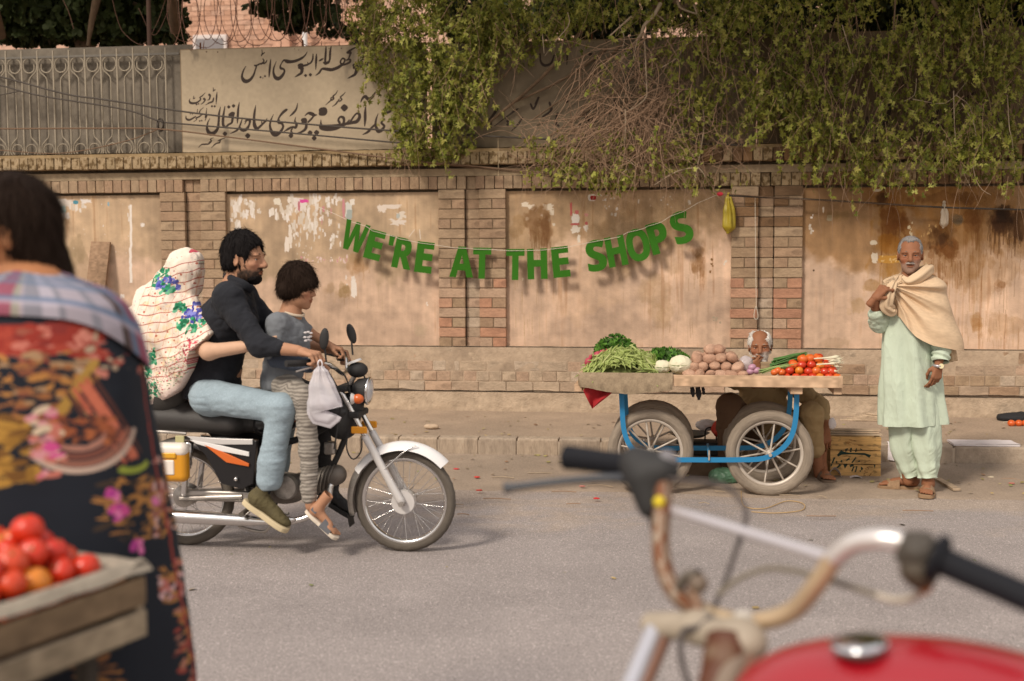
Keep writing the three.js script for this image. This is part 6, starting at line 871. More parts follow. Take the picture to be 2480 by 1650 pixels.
// ================================================================ RIDERS
const BZ = 4.38;
const printTex = (w, h, draw) => { const c = canvas(w, h); draw(c.getContext('2d'), w, h); const t = canvasTex(c); t.wrapS = t.wrapT = THREE.RepeatWrapping; return t; };
function shoe(parent, M, upM, soleM, L = 0.27) {
  part('shoe', garment([ell([0.045, 0.050, 0], [0.058, 0.046, 0.040]), cap([0.05, 0.055, 0], [L * 0.62, 0.040, 0], 0.046, 0.036, 0.03), ell([L * 0.80, 0.030, 0], [0.062, 0.028, 0.043], 0.03), cap([0.045, 0.07, 0], [0.04, 0.115, 0], 0.042, 0.040, 0.02), cut({ f: (x, y, z) => y - 0.004, k: 0.004 })], 0.03, [-0.03, -0.01, -0.07], [L + 0.04, 0.13, 0.07], 0.006, wrinkle(0.003, 60, 40, 40)).applyMatrix4(M), upM, parent);
  part('shoe_sole', extrude(soleShape(L, 0.044), 0.020, 0.005, 2).rotateX(-Math.PI / 2).translate(0, -0.012, 0).applyMatrix4(M), soleM, parent);
}
// ---- the man steering
{
  const J = (x, y, dz = 0) => onZ(x, y, BZ + dz), tone = [0.43, 0.225, 0.135], m = thing('person', 'bearded rider in a black shirt and pale blue jeans steering the motorcycle', 'person'), body = [];
  const black = mat([0.011, 0.012, 0.017], 0.95, { bumpMap: tiled(texes.crease, 1.8, 1.2), bumpScale: 0.008 });
  const jean = mat([1, 1, 1], 0.95, { map: dataTex(256, 256, (u, v) => { const k = 0.94 + 0.16 * (tfbm(u, v, 4, 140, 4) - 0.5) + 0.10 * (tnoise(u, v, 128, 141) - 0.5); return [0.62 * k, 0.69 * k, 0.73 * k]; }), bumpMap: tiled(texes.crease, 0.5, 0.9), bumpScale: 0.004 });
  const HM = place4(J(592, 628), 0.04, Math.PI / 2 - 0.12, 0, 1.08);
  body.push(makeHead(HM, tone, { beard: [0.035, 0.022, 0.016], beardA: 0.97, nose: 1.3, brow: 1.2, jaw: 1.05 }));
  const hb = hairM([0.012, 0.010, 0.010]); makeEyes(m, HM, hb);
  part('hair', hairCap(HM, { th: 0.010, nape: -0.055, len: 0.016, vol: 0.010, tuft: 0.032, lift: 0.12, n: 2200, open: [0, -0.02, 0.125], openR: [0.10, 0.108, 0.098] }), hb, m);
  part('beard', garment([ell([0, -0.088, 0.047], [0.049, 0.030, 0.043]), ell([0, -0.103, 0.060], [0.026, 0.018, 0.023], 0.02), cut(ell([0, -0.060, 0.108], [0.026, 0.016, 0.03], 0.008))], 0.02, [-0.08, -0.16, -0.02], [0.08, -0.04, 0.13], 0.004, (x, y, z) => 0.007 * (fbm(x * 90, y * 60, z * 90, 2) - 0.5)).applyMatrix4(HM), hb, m);
  const sN = J(552, 722, 0.165), sF = J(585, 716, -0.165), eN = J(628, 838, 0.25), wN = J(722, 850, 0.26), eF = J(690, 830, -0.26), wF = J(800, 845, -0.27);
  body.push(bare(garment([cap(J(572, 672), J(562, 720), 0.058, 0.09), ell(J(545, 800), [0.13, 0.2, 0.15]), cap(J(530, 900), J(505, 945), 0.12, 0.12), cap(sN, eN, 0.048, 0.042), cap(eN, wN, 0.043, 0.029), cap(sF, eF, 0.048, 0.042), cap(eF, wF, 0.043, 0.029)], 0.03, [-1.3, 0.6, 4.0], [0.2, 1.6, 4.8], 0.0115), tone));
  body.push(makeHand(aim(J(728, 852, 0.262), J(770, 860, 0.285).sub(J(728, 852, 0.262)), V(0.1, -1, -0.1), 1.0), tone, { curl: [0.72, 0.78, 0.8, 0.8], thumb: 0.6, side: 1 }));
  body.push(makeHand(aim(wF, J(832, 852, -0.28).sub(wF), V(0.1, -1, 0.1), 1.0), tone, { curl: [0.75, 0.78, 0.8, 0.8], thumb: 0.6, side: -1 }));
  part('shirt', garment([ell(J(556, 772), [0.150, 0.150, 0.185]), cap(J(540, 800), J(515, 930), 0.150, 0.135, 0.08), cap(sN, sF, 0.085, 0.085, 0.05), cap(sN, eN, 0.078, 0.062), cap(eN, eN.clone().lerp(wN, 0.48), 0.061, 0.052), cap(sF, eF, 0.078, 0.062), cap(eF, eF.clone().lerp(wF, 0.4), 0.061, 0.052), cap(J(515, 925), J(505, 955), 0.145, 0.150, 0.05), cap(J(566, 690), J(562, 720), 0.068, 0.09, 0.03), cut(ell(J(580, 672), [0.055, 0.035, 0.06], 0.01)), cut({ f: (x, y, z) => y - J(500, 962).y - (x - J(500, 962).x) * 0.16, k: 0.02 })], 0.04, [-1.4, 0.55, 3.95], [0.15, 1.62, 4.85], 0.0095, wrinkle(0.010, 10, 15, 10, 9)), black, m);
  part('collar', limb([J(610, 704, 0.05), J(588, 690, 0.085), J(560, 678, 0.06), J(548, 672, 0), J(560, 678, -0.06), J(592, 690, -0.085)], [[0.010, 0.02], [0.012, 0.026], [0.012, 0.026], [0.012, 0.026], [0.012, 0.026], [0.01, 0.02]], { seg: 40, n: 12 }), black, m);
  const legs = (s, kx, ax) => [cap(J(520, 965, 0.05 * s), J(505, 960, 0.10 * s), 0.108, 0.100), cap(J(505, 960, 0.10 * s), J(kx, 990, 0.20 * s), 0.097, 0.077), cap(J(kx, 990, 0.20 * s), J(ax, 1120, 0.20 * s), 0.077, 0.068), cap(J(ax, 1120, 0.20 * s), J(ax - 6, 1162, 0.20 * s), 0.071, 0.071), cut({ f: (x, y, z) => y - J(650, 1169).y, k: 0.006 })];
  part('jeans', garment([...legs(1, 682, 658)], 0.035, [-1.35, 0.2, 4.3], [0.1, 1.0, 4.75], 0.0095, (x, y, z) => wrinkle(0.0045, 9, 26, 9, 2)(x, y, z), { uvScale: 2 }), jean, m);
  part('jeans', garment([...legs(-1, 690, 668)], 0.035, [-1.35, 0.2, 4.0], [0.1, 1.0, 4.5], 0.012, null, { uvScale: 2 }), jean, m);
  const sock = mat([0.01, 0.01, 0.012], 0.95), olive = mat([0.105, 0.088, 0.038], 0.85, { map: texes.dirt }), cream = mat([0.56, 0.46, 0.29], 0.8);
  for (const s of [1, -1]) { part('sock', limb([J(648, 1150, 0.20 * s), J(636, 1190, 0.20 * s), J(628, 1205, 0.2 * s)], [0.044, 0.042, 0.044], { seg: 12, n: 16 }), sock, m); shoe(m, place4(J(596, 1216, 0.205 * s), 0, 0, -0.57, 1.0), olive, cream, 0.255); }
  part('body', mergeSkin(body), skin, m);
}
// ---- the child in front
{
  const J = (x, y, dz = 0) => onZ(x, y, BZ + dz), tone = [0.40, 0.205, 0.12], m = thing('person', 'child in a grey sweater seated in front of the rider on the fuel tank', 'person'), body = [];
  const grey = mat([0.155, 0.165, 0.18], 0.95, { bumpMap: tiled(texes.crease, 1.8, 1.2), bumpScale: 0.005 }), navy = mat([0.05, 0.062, 0.088], 0.95, { bumpMap: tiled(texes.crease, 1.8, 1.2), bumpScale: 0.006 });
  const pants = mat([1, 1, 1], 0.95, { map: dataTex(256, 256, (u, v) => { const k = 0.5 + 0.5 * Math.sin(v * 113 + 9 * tfbm(u, v, 6, 150, 3)), n = tfbm(u, v, 12, 152, 3), q = sstep(0.3, 0.8, k * 0.6 + n * 0.5); return [lerp(0.47, 0.62, q), lerp(0.44, 0.59, q), lerp(0.41, 0.55, q)]; }) });
  const HM = place4(J(722, 697), 0.16, Math.PI / 2 - 0.06, 0, 0.90);
  body.push(makeHead(HM, tone, { nose: 0.8, brow: 0.6, jaw: 0.92, cheek: 1.15 }));
  const hb = hairM([0.022, 0.013, 0.009]); makeEyes(m, HM, null);
  part('hair', hairCap(HM, { th: 0.019, nape: -0.088, len: 0.010, vol: 0.012, fringe: 1, side: 0.014, tuft: 0.05, lift: 0.08, n: 2600, open: [0, -0.055, 0.125], openR: [0.085, 0.112, 0.085] }), hb, m);
  const sN = J(672, 785, 0.12), sF = J(712, 785, -0.12), eN = J(668, 868, 0.16), wN = J(752, 888, 0.20), eF = J(740, 800, -0.16), wF = J(800, 838, -0.2);
  body.push(bare(garment([cap(J(712, 735), J(700, 772), 0.042, 0.07), ell(J(695, 840), [0.09, 0.15, 0.11]), cap(sN, eN, 0.034, 0.03), cap(eN, wN, 0.03, 0.021), cap(sF, eF, 0.034, 0.03), cap(eF, wF, 0.03, 0.021), cap(J(750, 1180, 0.2), J(752, 1226, 0.2), 0.034, 0.028), cap(J(775, 1180, -0.2), J(785, 1200, -0.2), 0.034, 0.028)], 0.025, [-1.0, 0.2, 4.0], [0.2, 1.4, 4.8], 0.010), tone));
  body.push(makeHand(aim(wN, J(775, 884, 0.21).sub(wN), V(0.1, -1, 0), 0.74), tone, { curl: [0.7, 0.75, 0.8, 0.8], thumb: 0.5, side: 1 }), makeHand(aim(wF, J(825, 845, -0.2).sub(wF), V(0.1, -1, 0), 0.74), tone, { curl: [0.7, 0.75, 0.8, 0.8], thumb: 0.5, side: -1 }));
  part('sweater', garment([ell(J(698, 815), [0.115, 0.125, 0.145]), cap(J(695, 850), J(680, 925), 0.115, 0.112, 0.05), cap(sN, sF, 0.062, 0.062, 0.04), cap(sN, eN, 0.060, 0.050), cap(sF, eF, 0.055, 0.046), cut(ell(J(712, 742), [0.05, 0.03, 0.055], 0.01))], 0.035, [-0.95, 0.65, 4.0], [0.2, 1.4, 4.75], 0.0085, wrinkle(0.007, 12, 16, 12, 14)), grey, m);
  part('sleeve', garment([cap(eN, wN.clone().lerp(eN, 0.08), 0.052, 0.040)], 0.03, [-0.95, 0.65, 4.3], [0.2, 1.4, 4.75], 0.0085, wrinkle(0.007, 24, 14, 14, 15)), navy, m);
  part('collar', new THREE.TorusGeometry(0.056, 0.008, 8, 28).rotateX(Math.PI / 2 + 0.1).rotateZ(-0.30).translate(...J(710, 757).toArray()), mat([0.55, 0.45, 0.34], 0.9), m);
  const prn = mat([0.60, 0.56, 0.56], 0.9); for (let i = 0; i < 9; i++) { const p = J(738 + (i % 3) * 7 + rr(-2, 2), 806 + Math.floor(i / 3) * 9 + rr(-2, 2), 0.125 - (i % 3) * 0.018); part('print', new THREE.SphereGeometry(0.008, 10, 8).scale(1.2, 0.7, 0.35).translate(p.x + 0.004, p.y, p.z + 0.012), prn, m); }
  for (const [s, kx, ax, mt] of [[1, 738, 748, pants], [-1, 770, 782, mat([0.02, 0.018, 0.018], 0.95)]]) {
    part('trousers', garment([cap(J(690, 935, 0.06 * s), J(kx, 962, 0.19 * s), 0.082, 0.066), cap(J(kx, 962, 0.19 * s), J(ax, 1085, 0.20 * s), 0.064, 0.054), cap(J(ax, 1085, 0.20 * s), J(ax, 1205, 0.20 * s), 0.053, 0.046)], 0.03, [-0.95, 0.25, BZ + (s > 0 ? -0.06 : -0.4)], [0.05, 0.95, BZ + (s > 0 ? 0.4 : 0.06)], 0.0085, wrinkle(0.008, 10, 34, 10, 17), { uvScale: 3 }), mt, m);
  }
  const gs = mat([0.12, 0.12, 0.13], 0.9), ws = mat([0.62, 0.54, 0.44], 0.7), M1 = place4(J(742, 1243, 0.205), 0, 0, -0.72, 0.80);
  slipper(m, M1, tone, ws, gs, body, { L: 0.25 });
  part('sandal_strap', sheet((u, v) => { const a = lerp(0, Math.PI, u), x = lerp(0.01, 0.05, v); return V(x, 0.05 + Math.sin(a) * 0.042, -Math.cos(a) * 0.044); }, 16, 4).applyMatrix4(M1), gs, m);
  shoe(m, place4(J(775, 1205, -0.2), 0, 0, -0.5, 0.85), mat([0.012, 0.012, 0.013], 0.6), mat([0.02, 0.02, 0.02], 0.8), 0.24);
  part('body', mergeSkin(body), skin, m);
}
// ---- the passenger under a flowered shawl
{
  const J = (x, y, dz = 0) => onZ(x, y, BZ + dz), tone = [0.58, 0.36, 0.24], m = thing('person', 'passenger wrapped in a cream flowered shawl riding behind the driver', 'person'), body = [];
  const print = printTex(1024, 1024, (g, W, H) => {
    const c0 = J(400, 790), px = (x, y) => { const p = J(x, y, 0.2); return [(p.x - c0.x + 0.5) * W, (0.5 - (p.y - c0.y)) * H]; };
    g.fillStyle = '#e3d3c2'; g.fillRect(0, 0, W, H);
    for (let i = 0; i < 5000; i++) { g.fillStyle = pick(['#efe3d6', '#d6c2ae', '#e8d8c8']); g.globalAlpha = 0.35; g.fillRect(rnd() * W, rnd() * H, rr(2, 9), rr(2, 6)); } g.globalAlpha = 1;
    for (let i = 0; i < 46; i++) { g.fillStyle = '#e6c9a0'; g.globalAlpha = 0.5; const [x, y] = px(380 + rr(-40, 60), 820 + rr(-90, 90)); g.beginPath(); g.ellipse(x, y, rr(8, 20), rr(8, 16), 0, 0, 7); g.fill(); } g.globalAlpha = 1;
    g.globalAlpha = 0.9; g.strokeStyle = '#9a3a30'; g.lineWidth = 4.2; for (let k = 0; k < 13; k++) { g.beginPath(); for (let i = 0; i <= 24; i++) { const [x, y] = px(330 + i * 7.5, 668 + k * 22 - i * 2.2 - 0.10 * (i - 12) * (i - 12) + 2 * Math.sin(i * 0.9 + k)); g.lineTo(x, y); } g.stroke(); }
    g.globalAlpha = 0.4; g.lineWidth = 3; g.strokeStyle = '#c07a58'; for (let k = 0; k < 9; k++) { g.beginPath(); for (let i = 0; i <= 20; i++) { const [x, y] = px(336 + k * 19 - i * 1.2, 660 + i * 13); g.lineTo(x, y); } g.stroke(); } g.globalAlpha = 0.8; g.fillStyle = '#a5432e'; for (let k = 0; k < 13; k++) for (let q = 0; q < 8; q++) { if (rnd() < 0.45) continue; const [x, y] = px(344 + q * 20 + rr(-6, 6), 672 + k * 22 - q * 6 + rr(-4, 4)); g.beginPath(); g.arc(x, y, rr(3, 6), 0, 7); g.fill(); } g.globalAlpha = 1;
    const flower = (x, y, r, cs) => { r *= 1.25; for (let i = 0; i < 24; i++) { g.fillStyle = pick(cs); const [a, b] = px(x + rr(-r, r), y + rr(-r, r)); g.beginPath(); g.ellipse(a, b, rr(6, 15), rr(5, 10), rr(0, 3), 0, 7); g.fill(); } };
    const GR = ['#1f7d55', '#2f8f66', '#16603f', '#6ab08a'], BL = ['#3d3f8e', '#5459a5', '#7a7cc0'], RD = ['#b03040', '#c4505a', '#8c2436'];
    flower(375, 668, 16, GR); flower(366, 682, 14, GR); flower(378, 688, 12, BL); flower(398, 690, 10, BL); flower(388, 700, 10, GR); flower(465, 752, 14, BL); flower(470, 770, 10, BL); flower(445, 760, 8, BL); flower(472, 788, 14, GR); flower(440, 786, 9, GR); flower(425, 745, 8, GR); flower(318, 830, 14, BL); flower(325, 850, 14, BL); flower(345, 880, 22, GR); flower(352, 925, 22, GR); flower(360, 950, 16, GR); flower(360, 860, 14, GR); flower(468, 608, 8, RD); flower(440, 604, 6, RD);
    for (let i = 0; i < 520; i++) { g.fillStyle = pick(['#8c5a58', '#a8706a', '#7c8c6a', '#c4a8a0', '#b03848', '#d8c8c0', '#6f8f68']); const u = rnd(), [a, b] = px(lerp(372, 498, u) + rr(-30, 20), lerp(962, 850, u) + rr(-46, 20)); g.fillRect(a, b, rr(3, 12), rr(3, 7)); }
    for (let i = 0; i < 420; i++) { g.fillStyle = pick(['#a8605a', '#b98a7c', '#8c9a70', '#c46a70', '#7c84b0']); g.globalAlpha = 0.7; const [a, b] = px(rr(300, 500), rr(610, 960)); g.fillRect(a, b, rr(2, 7), rr(2, 5)); } g.globalAlpha = 1;
    g.strokeStyle = '#dcc6ba'; g.lineWidth = 34; g.lineCap = 'round'; g.beginPath(); for (const q of [[366, 990], [410, 966], [450, 936], [482, 898], [506, 856], [518, 830]]) { const [a, b] = px(q[0] - 8, q[1] - 8); g.lineTo(a, b); } g.stroke(); for (let i = 0; i < 300; i++) { const u = rnd(), [a, b] = px(lerp(366, 512, u) - 8 + 24 * Math.sin(3.14 * u) + rr(-10, 10), lerp(986, 838, u) - 8 + 24 * Math.sin(3.14 * u) + rr(-10, 10)); g.fillStyle = pick(['#c8aa9c', '#ead8ce', '#b89488']); g.fillRect(a, b, rr(2, 9), rr(2, 4)); }
    for (let i = 0; i < 200; i++) { g.fillStyle = pick(['#6e5a50', '#8c5a5a', '#7c8c6a', '#c4a8a0', '#54403c']); const [a, b] = px(468 + rr(-16, 14), 655 + rr(-50, 50)); g.fillRect(a, b, rr(3, 10), rr(3, 6)); }
    for (let i = 0; i < 26; i++) { const [x, y] = px(475 + rr(-20, 10), 830 + rr(-10, 50)); g.fillStyle = pick(RD); g.beginPath(); g.arc(x, y, rr(3, 8), 0, 7); g.fill(); }
  });
  const c0 = J(400, 790), shawlM = mat([1, 1, 1], 0.95, { map: print, bumpMap: tiled(texes.crease, 1.6, 0.8), bumpScale: 0.005 });
  const HM = place4(J(441, 662), 0.10, Math.PI / 2, 0, 0.86); body.push(makeHead(HM, tone, { nose: 0.9, jaw: 0.9 })); makeEyes(m, HM, hairM([0.02, 0.015, 0.01]));
  const hA = J(505, 852, 0.22), hB = J(618, 836, 0.24); body.push(bare(garment([cap(J(430, 720), J(410, 800), 0.06, 0.10), cap(J(400, 820), J(400, 900), 0.10, 0.09), cap(J(470, 830, 0.12), hA, 0.042, 0.041), cap(hA, hB, 0.041, 0.029)], 0.03, [-1.75, 0.65, 4.1], [-0.6, 1.5, 4.8], 0.011), tone));
  body.push(makeHand(aim(hB, V(0.9, 0.1, -0.3), V(0, -0.2, -1), 0.85), tone, { curl: [0.4, 0.45, 0.5, 0.5], thumb: 0.4, side: 1 }));
  const n0 = J(376, 978), n1 = J(508, 842), hx = n1.x - n0.x, hy = n1.y - n0.y, hl = Math.hypot(hx, hy), below = (x, y) => ((x - n0.x) * hy - (y - n0.y) * hx) / hl - 0.072 * Math.sin(Math.PI * clamp(((x - n0.x) * hx + (y - n0.y) * hy) / hl / hl, 0, 1));    // positive beyond the slanting hem
  const P = [ell(J(443, 655), [0.098, 0.120, 0.105]), ell(J(415, 692), [0.105, 0.11, 0.11], 0.04), cap(J(398, 752), J(388, 815), 0.175, 0.215, 0.04), cap(J(388, 815), J(392, 925), 0.215, 0.165, 0.05), cap(J(470, 800, 0.12), J(502, 850, 0.20), 0.085, 0.072, 0.05), cap(J(448, 872, 0.14), J(492, 856, 0.215), 0.09, 0.078, 0.05), cap(J(440, 765, 0.06), J(486, 838, 0.14), 0.110, 0.085, 0.06), cap(J(455, 830, 0.08), J(425, 935, 0.11), 0.13, 0.10, 0.06), ell(J(458, 650), [0.085, 0.115, 0.098], 0.03), ell(J(462, 690), [0.06, 0.07, 0.085], 0.03), cut(ell(J(508, 675), [0.050, 0.080, 0.06], 0.02))];
  const f0 = sdf(P, 0.05), f = (x, y, z) => { const d = f0(x, y, z) + 0.013 * Math.sin((x * 0.9 + y * 0.55) * 46 + 4 * fbm(x * 5, y * 5, z * 5)) * sstep(0.02, 0.25, J(440, 640).y - y) + wrinkle(0.010, 14, 9, 14, 4)(x, y, z); return Math.max(d, below(x, y)); };
  part('shawl', net(f, [-1.9, 0.55, 4.0], [-0.75, 1.72, 4.75], 0.009, { uv: (x, y, z) => [x - c0.x + 0.5, y - c0.y + 0.5] }), shawlM, m);
  const kurta = mat([0.05, 0.045, 0.04], 0.95); part('tunic', garment([cap(J(400, 850), J(402, 945), 0.145, 0.14)], 0.03, [-1.75, 0.6, 4.1], [-0.8, 1.3, 4.7], 0.011), kurta, m); part('trousers', garment([cap(J(400, 960), J(530, 1010, -0.20), 0.11, 0.08), cap(J(530, 1010, -0.20), J(600, 1150, -0.22), 0.075, 0.05)], 0.04, [-1.7, 0.2, 3.9], [-0.5, 1.0, 4.65], 0.012), kurta, m);
  shoe(m, place4(J(585, 1190, -0.22), 0, 0, -0.3, 0.85), mat([0.02, 0.02, 0.02], 0.7), mat([0.03, 0.03, 0.03], 0.8), 0.24);
  part('body', mergeSkin(body), skin, m);
}
// ---- shopping bag held at the grip
{
  const J = (x, y, dz = 0) => onZ(x, y, BZ + dz), t = thing('carrier_bag', 'white plastic carrier bag hanging from the motorcycle handlebar', 'bag');
  part('bag', rough(limb([J(776, 888, 0.30), J(776, 903, 0.30), J(779, 940, 0.30), J(784, 975, 0.30), J(787, 993, 0.30), J(788, 994, 0.3)], [[0.008, 0.012], [0.022, 0.036], [0.038, 0.066], [0.046, 0.088], [0.034, 0.094], [0.006, 0.085]], { seg: 60, n: 48, wob: (q, a) => 0.007 * Math.sin(a * 7 + q * 4) * (1 - q * 0.5) }), (x, y, z) => 0.014 * (fbm(x * 22, y * 12, z * 22) - 0.5)), mat([0.80, 0.77, 0.80], 0.35, { phys: true, transmission: 0.5, thickness: 0 }), t);
  part('handle', tube([J(772, 892, 0.3), J(770, 880, 0.31), J(775, 872, 0.31), J(780, 880, 0.31), J(779, 892, 0.3)], 0.004, 24, 6), mat([0.76, 0.72, 0.74], 0.5), t);
}
// ================================================================ THE PASSING MOTORCYCLE
const chrome = mat([0.72, 0.70, 0.68], 0.18, { metalness: 1 }), alloy = mat([0.50, 0.48, 0.46], 0.42, { metalness: 0.8, map: texes.dirt }), silver = mat([0.62, 0.59, 0.57], 0.4, { metalness: 0.25 }), rubber = mat([0.12, 0.105, 0.088], 0.92, { map: texes.dirt }), darkP = mat([0.012, 0.011, 0.012], 0.28), matBlack = mat([0.018, 0.017, 0.017], 0.7), engineM = mat([0.24, 0.22, 0.20], 0.55, { metalness: 0.5, map: texes.dirt });
{
  const J = (x, y, dz = 0) => onZ(x, y, BZ + dz), t = thing('motorcycle', 'black motorcycle with a white front mudguard carrying three riders', 'motorcycle');
  const R = 0.272, fx = J(981, 1213).x, rx = fx - 1.21, wo = { spokes: 36, spokeR: 0.0018, hub: 0.055, hubW: 0.09, tyreM: rubber, rimM: chrome, spokeM: chrome, hubM: alloy, rimW: 0.034, rim: R - 0.056 };
  const fw = wheel(t, 'front_wheel', [fx, R, BZ], R, 0.027, wo); wheel(t, 'rear_wheel', [rx, R, BZ], R, 0.030, { ...wo, hub: 0.06 });
  const X = (p, dz) => { const q = J(p[0], p[1]); return V(q.x, q.y, BZ + dz); };
  for (const s of [1, -1]) {
    part('fork_leg', limb([X([981, 1213], 0.075 * s), X([940, 1138], 0.075 * s), X([892, 1050], 0.075 * s)], [0.022, 0.021, 0.020], { seg: 16, n: 14 }), silver, t);
    part('fork_tube', limb([X([894, 1054], 0.075 * s), X([868, 1005], 0.075 * s), X([836, 945], 0.075 * s)], [0.0145, 0.0145, 0.0145], { seg: 8, n: 12 }), chrome, t);
    part('axle_nut', rod(X([981, 1213], 0.06 * s), X([981, 1213], 0.11 * s), 0.016, 0.013, 12), alloy, t);
    part('fork_reflector', rbox(0.085, 0.038, 0.016, 0.012, ...X([882, 1035], 0.104 * s).toArray()), mat([0.75, 0.30, 0.01], 0.25), t);
  }
  part('yoke', rbox(0.06, 0.035, 0.21, 0.012, ...J(868, 1000).toArray()), matBlack, t); part('top_yoke', rbox(0.07, 0.03, 0.20, 0.012, ...J(838, 938).toArray()), matBlack, t);
  part('brake_drum', new THREE.CylinderGeometry(0.062, 0.062, 0.05, 28).rotateX(Math.PI / 2).translate(fx, R, BZ + 0.03), silver, t);
  // front mudguard: a curved strip over the tyre
  const guard = (cx, a0, a1, r, w, lip) => sheet((u, v) => { const a = lerp(a0, a1, u) * Math.PI / 180, q = (v - 0.5) * 2, rr2 = r - 0.030 * q * q - 0.012 * q * q * q * q; return V(cx + Math.cos(a) * rr2, R + Math.sin(a) * rr2, BZ + q * w); }, 50, 12);
  part('front_mudguard', guard(fx, 42, 148, R + 0.045, 0.062), mat([0.74, 0.72, 0.71], 0.35), t); part('mudguard_tail', guard(fx, 146, 196, R + 0.040, 0.055), alloy, t);
  part('mudguard_stay', tube([X([940, 1130], 0.09), X([985, 1090], 0.07), X([1015, 1075], 0.055)], 0.004, 12, 6), chrome, t);
  part('mud_flap', sheet((u, v) => { const a = lerp(194, 208, u) * Math.PI / 180; return V(fx + Math.cos(a) * (R + 0.035 + 0.02 * u), R + Math.sin(a) * (R + 0.03), BZ + (v - 0.5) * 0.11); }, 6, 4), matBlack, t);
  // headlamp, dials, bars
  const hl = J(884, 946), turn = (g) => g.rotateZ(-Math.PI / 2).rotateZ(-0.08);
  const lamp = grp('headlamp', t, hl); lamp.scale.setScalar(0.82); part('bowl', turn(lathe([[0.002, -0.085], [0.04, -0.080], [0.070, -0.050], [0.082, -0.005], [0.084, 0.02]], 28)), matBlack, lamp); part('ring', turn(new THREE.TorusGeometry(0.082, 0.010, 10, 36).rotateX(Math.PI / 2).translate(0, 0.024, 0)), chrome, lamp); part('lens', turn(lathe([[0.0, 0.052], [0.035, 0.048], [0.065, 0.036], [0.080, 0.022]], 28)), mat([0.62, 0.62, 0.64], 0.12, { metalness: 0.3 }), lamp);
  for (const s of [1, -1]) { const q = J(868, 962, 0.10 * s); part('indicator', rod(q, q.clone().add(V(0.012, 0, 0.055 * s)), 0.007, 0.007, 8), chrome, t); part('indicator_lens', new THREE.SphereGeometry(0.028, 18, 14).scale(1.1, 0.9, 0.8).translate(q.x + 0.018, q.y, q.z + 0.075 * s), mat([0.55, 0.11, 0.02], 0.25), t); part('indicator_cup', lathe([[0.006, 0], [0.026, 0.02], [0.03, 0.03]], 16).rotateZ(Math.PI / 2).translate(q.x + 0.014, q.y, q.z + 0.075 * s), silver, t); }
  part('speedometer', rough(new THREE.SphereGeometry(0.052, 24, 18).scale(1.05, 0.78, 1.1).translate(...J(866, 896).toArray()), () => 0), matBlack, t); part('dial_glass', new THREE.CylinderGeometry(0.040, 0.044, 0.012, 24).rotateZ(0.35).translate(...J(857, 876).toArray()), mat([0.6, 0.58, 0.57], 0.1), t); part('dial_bracket', rod(J(845, 935), J(862, 905), 0.014, 0.012, 10), alloy, t);
  part('handlebar', tube([X([748, 866], 0.345), X([790, 869], 0.24), X([818, 876], 0.16), X([832, 900], 0.06), X([834, 905], 0), X([832, 900], -0.06), X([818, 876], -0.16), X([790, 869], -0.24), X([752, 866], -0.345)], 0.011, 80, 10), chrome, t);
  for (const s of [1, -1]) {
    part('grip', rod(X([744, 866], 0.355 * s), X([786, 869], 0.245 * s), 0.017, 0.0165, 14), matBlack, t); part('switch', rbox(0.05, 0.05, 0.045, 0.012, ...X([800, 872], 0.215 * s).toArray()), matBlack, t);
    part('lever', tube([X([806, 874], 0.21 * s), X([800, 876], 0.27 * s), X([782, 880], 0.33 * s), X([768, 884], 0.37 * s)], 0.005, 14, 6), alloy, t);
    const mt = s > 0 ? [812, 814] : [826, 815], mb = s > 0 ? [816, 868] : [830, 868]; part('mirror_stalk', tube([X(mb, 0.2 * s), X([mt[0] + 2, 848], 0.2 * s), X([mt[0], 826], 0.205 * s)], 0.005, 12, 6), matBlack, t); part('mirror', new THREE.SphereGeometry(0.05, 22, 16).scale(0.5, 1.12, 0.25).rotateZ(s > 0 ? -0.12 : 0.28).translate(...X(mt, 0.205 * s).toArray()), matBlack, t);
  }
  for (const [a, b, c] of [[[806, 876, 0.2], [850, 905, 0.12], [862, 1000, 0.05]], [[805, 874, -0.2], [870, 915, -0.1], [875, 1010, -0.02]], [[812, 880, 0.18], [842, 960, 0.14], [822, 1080, 0.1]]]) part('control_cable', tube([X(a, a[2]), X(b, b[2]), X(c, c[2])], 0.0045, 20, 6), matBlack, t);
  part('brake_cable', tube([X([852, 1030], 0.06), X([848, 1080], 0.07), X([862, 1108], 0.06), X([880, 1090], 0.05), X([882, 1056], 0.05)], 0.004, 24, 6), matBlack, t);
  // tank, seat, side panel, frame
  const tank = garment([ell(J(770, 992), [0.20, 0.085, 0.105]), ell(J(825, 1000), [0.085, 0.095, 0.09], 0.05), cap(J(690, 1010), J(640, 1025), 0.08, 0.07, 0.05)], 0.05, [-1.0, 0.55, 4.2], [0.1, 1.05, 4.6], 0.009); part('fuel_tank', tank, darkP, t);
  for (const s of [1, -1]) { part('tank_stripe', sheet((u, v) => { const x = lerp(700, 838, u), y = lerp(1002, 1013 + 6 * (1 - u), v) - 8 * u, p = J(x, y); return V(p.x, p.y, BZ + s * (0.108 - 0.045 * Math.abs(u - 0.45) * (u > 0.45 ? 1.3 : 0.5))); }, 20, 3), mat([0.62, 0.13, 0.02], 0.3), t); }
  part('shroud', garment([cap(J(846, 985), J(820, 1035), 0.075, 0.06), ell(J(838, 1020), [0.07, 0.09, 0.085], 0.04)], 0.03, [-0.45, 0.55, 4.2], [0.05, 1.0, 4.6], 0.009), matBlack, t);
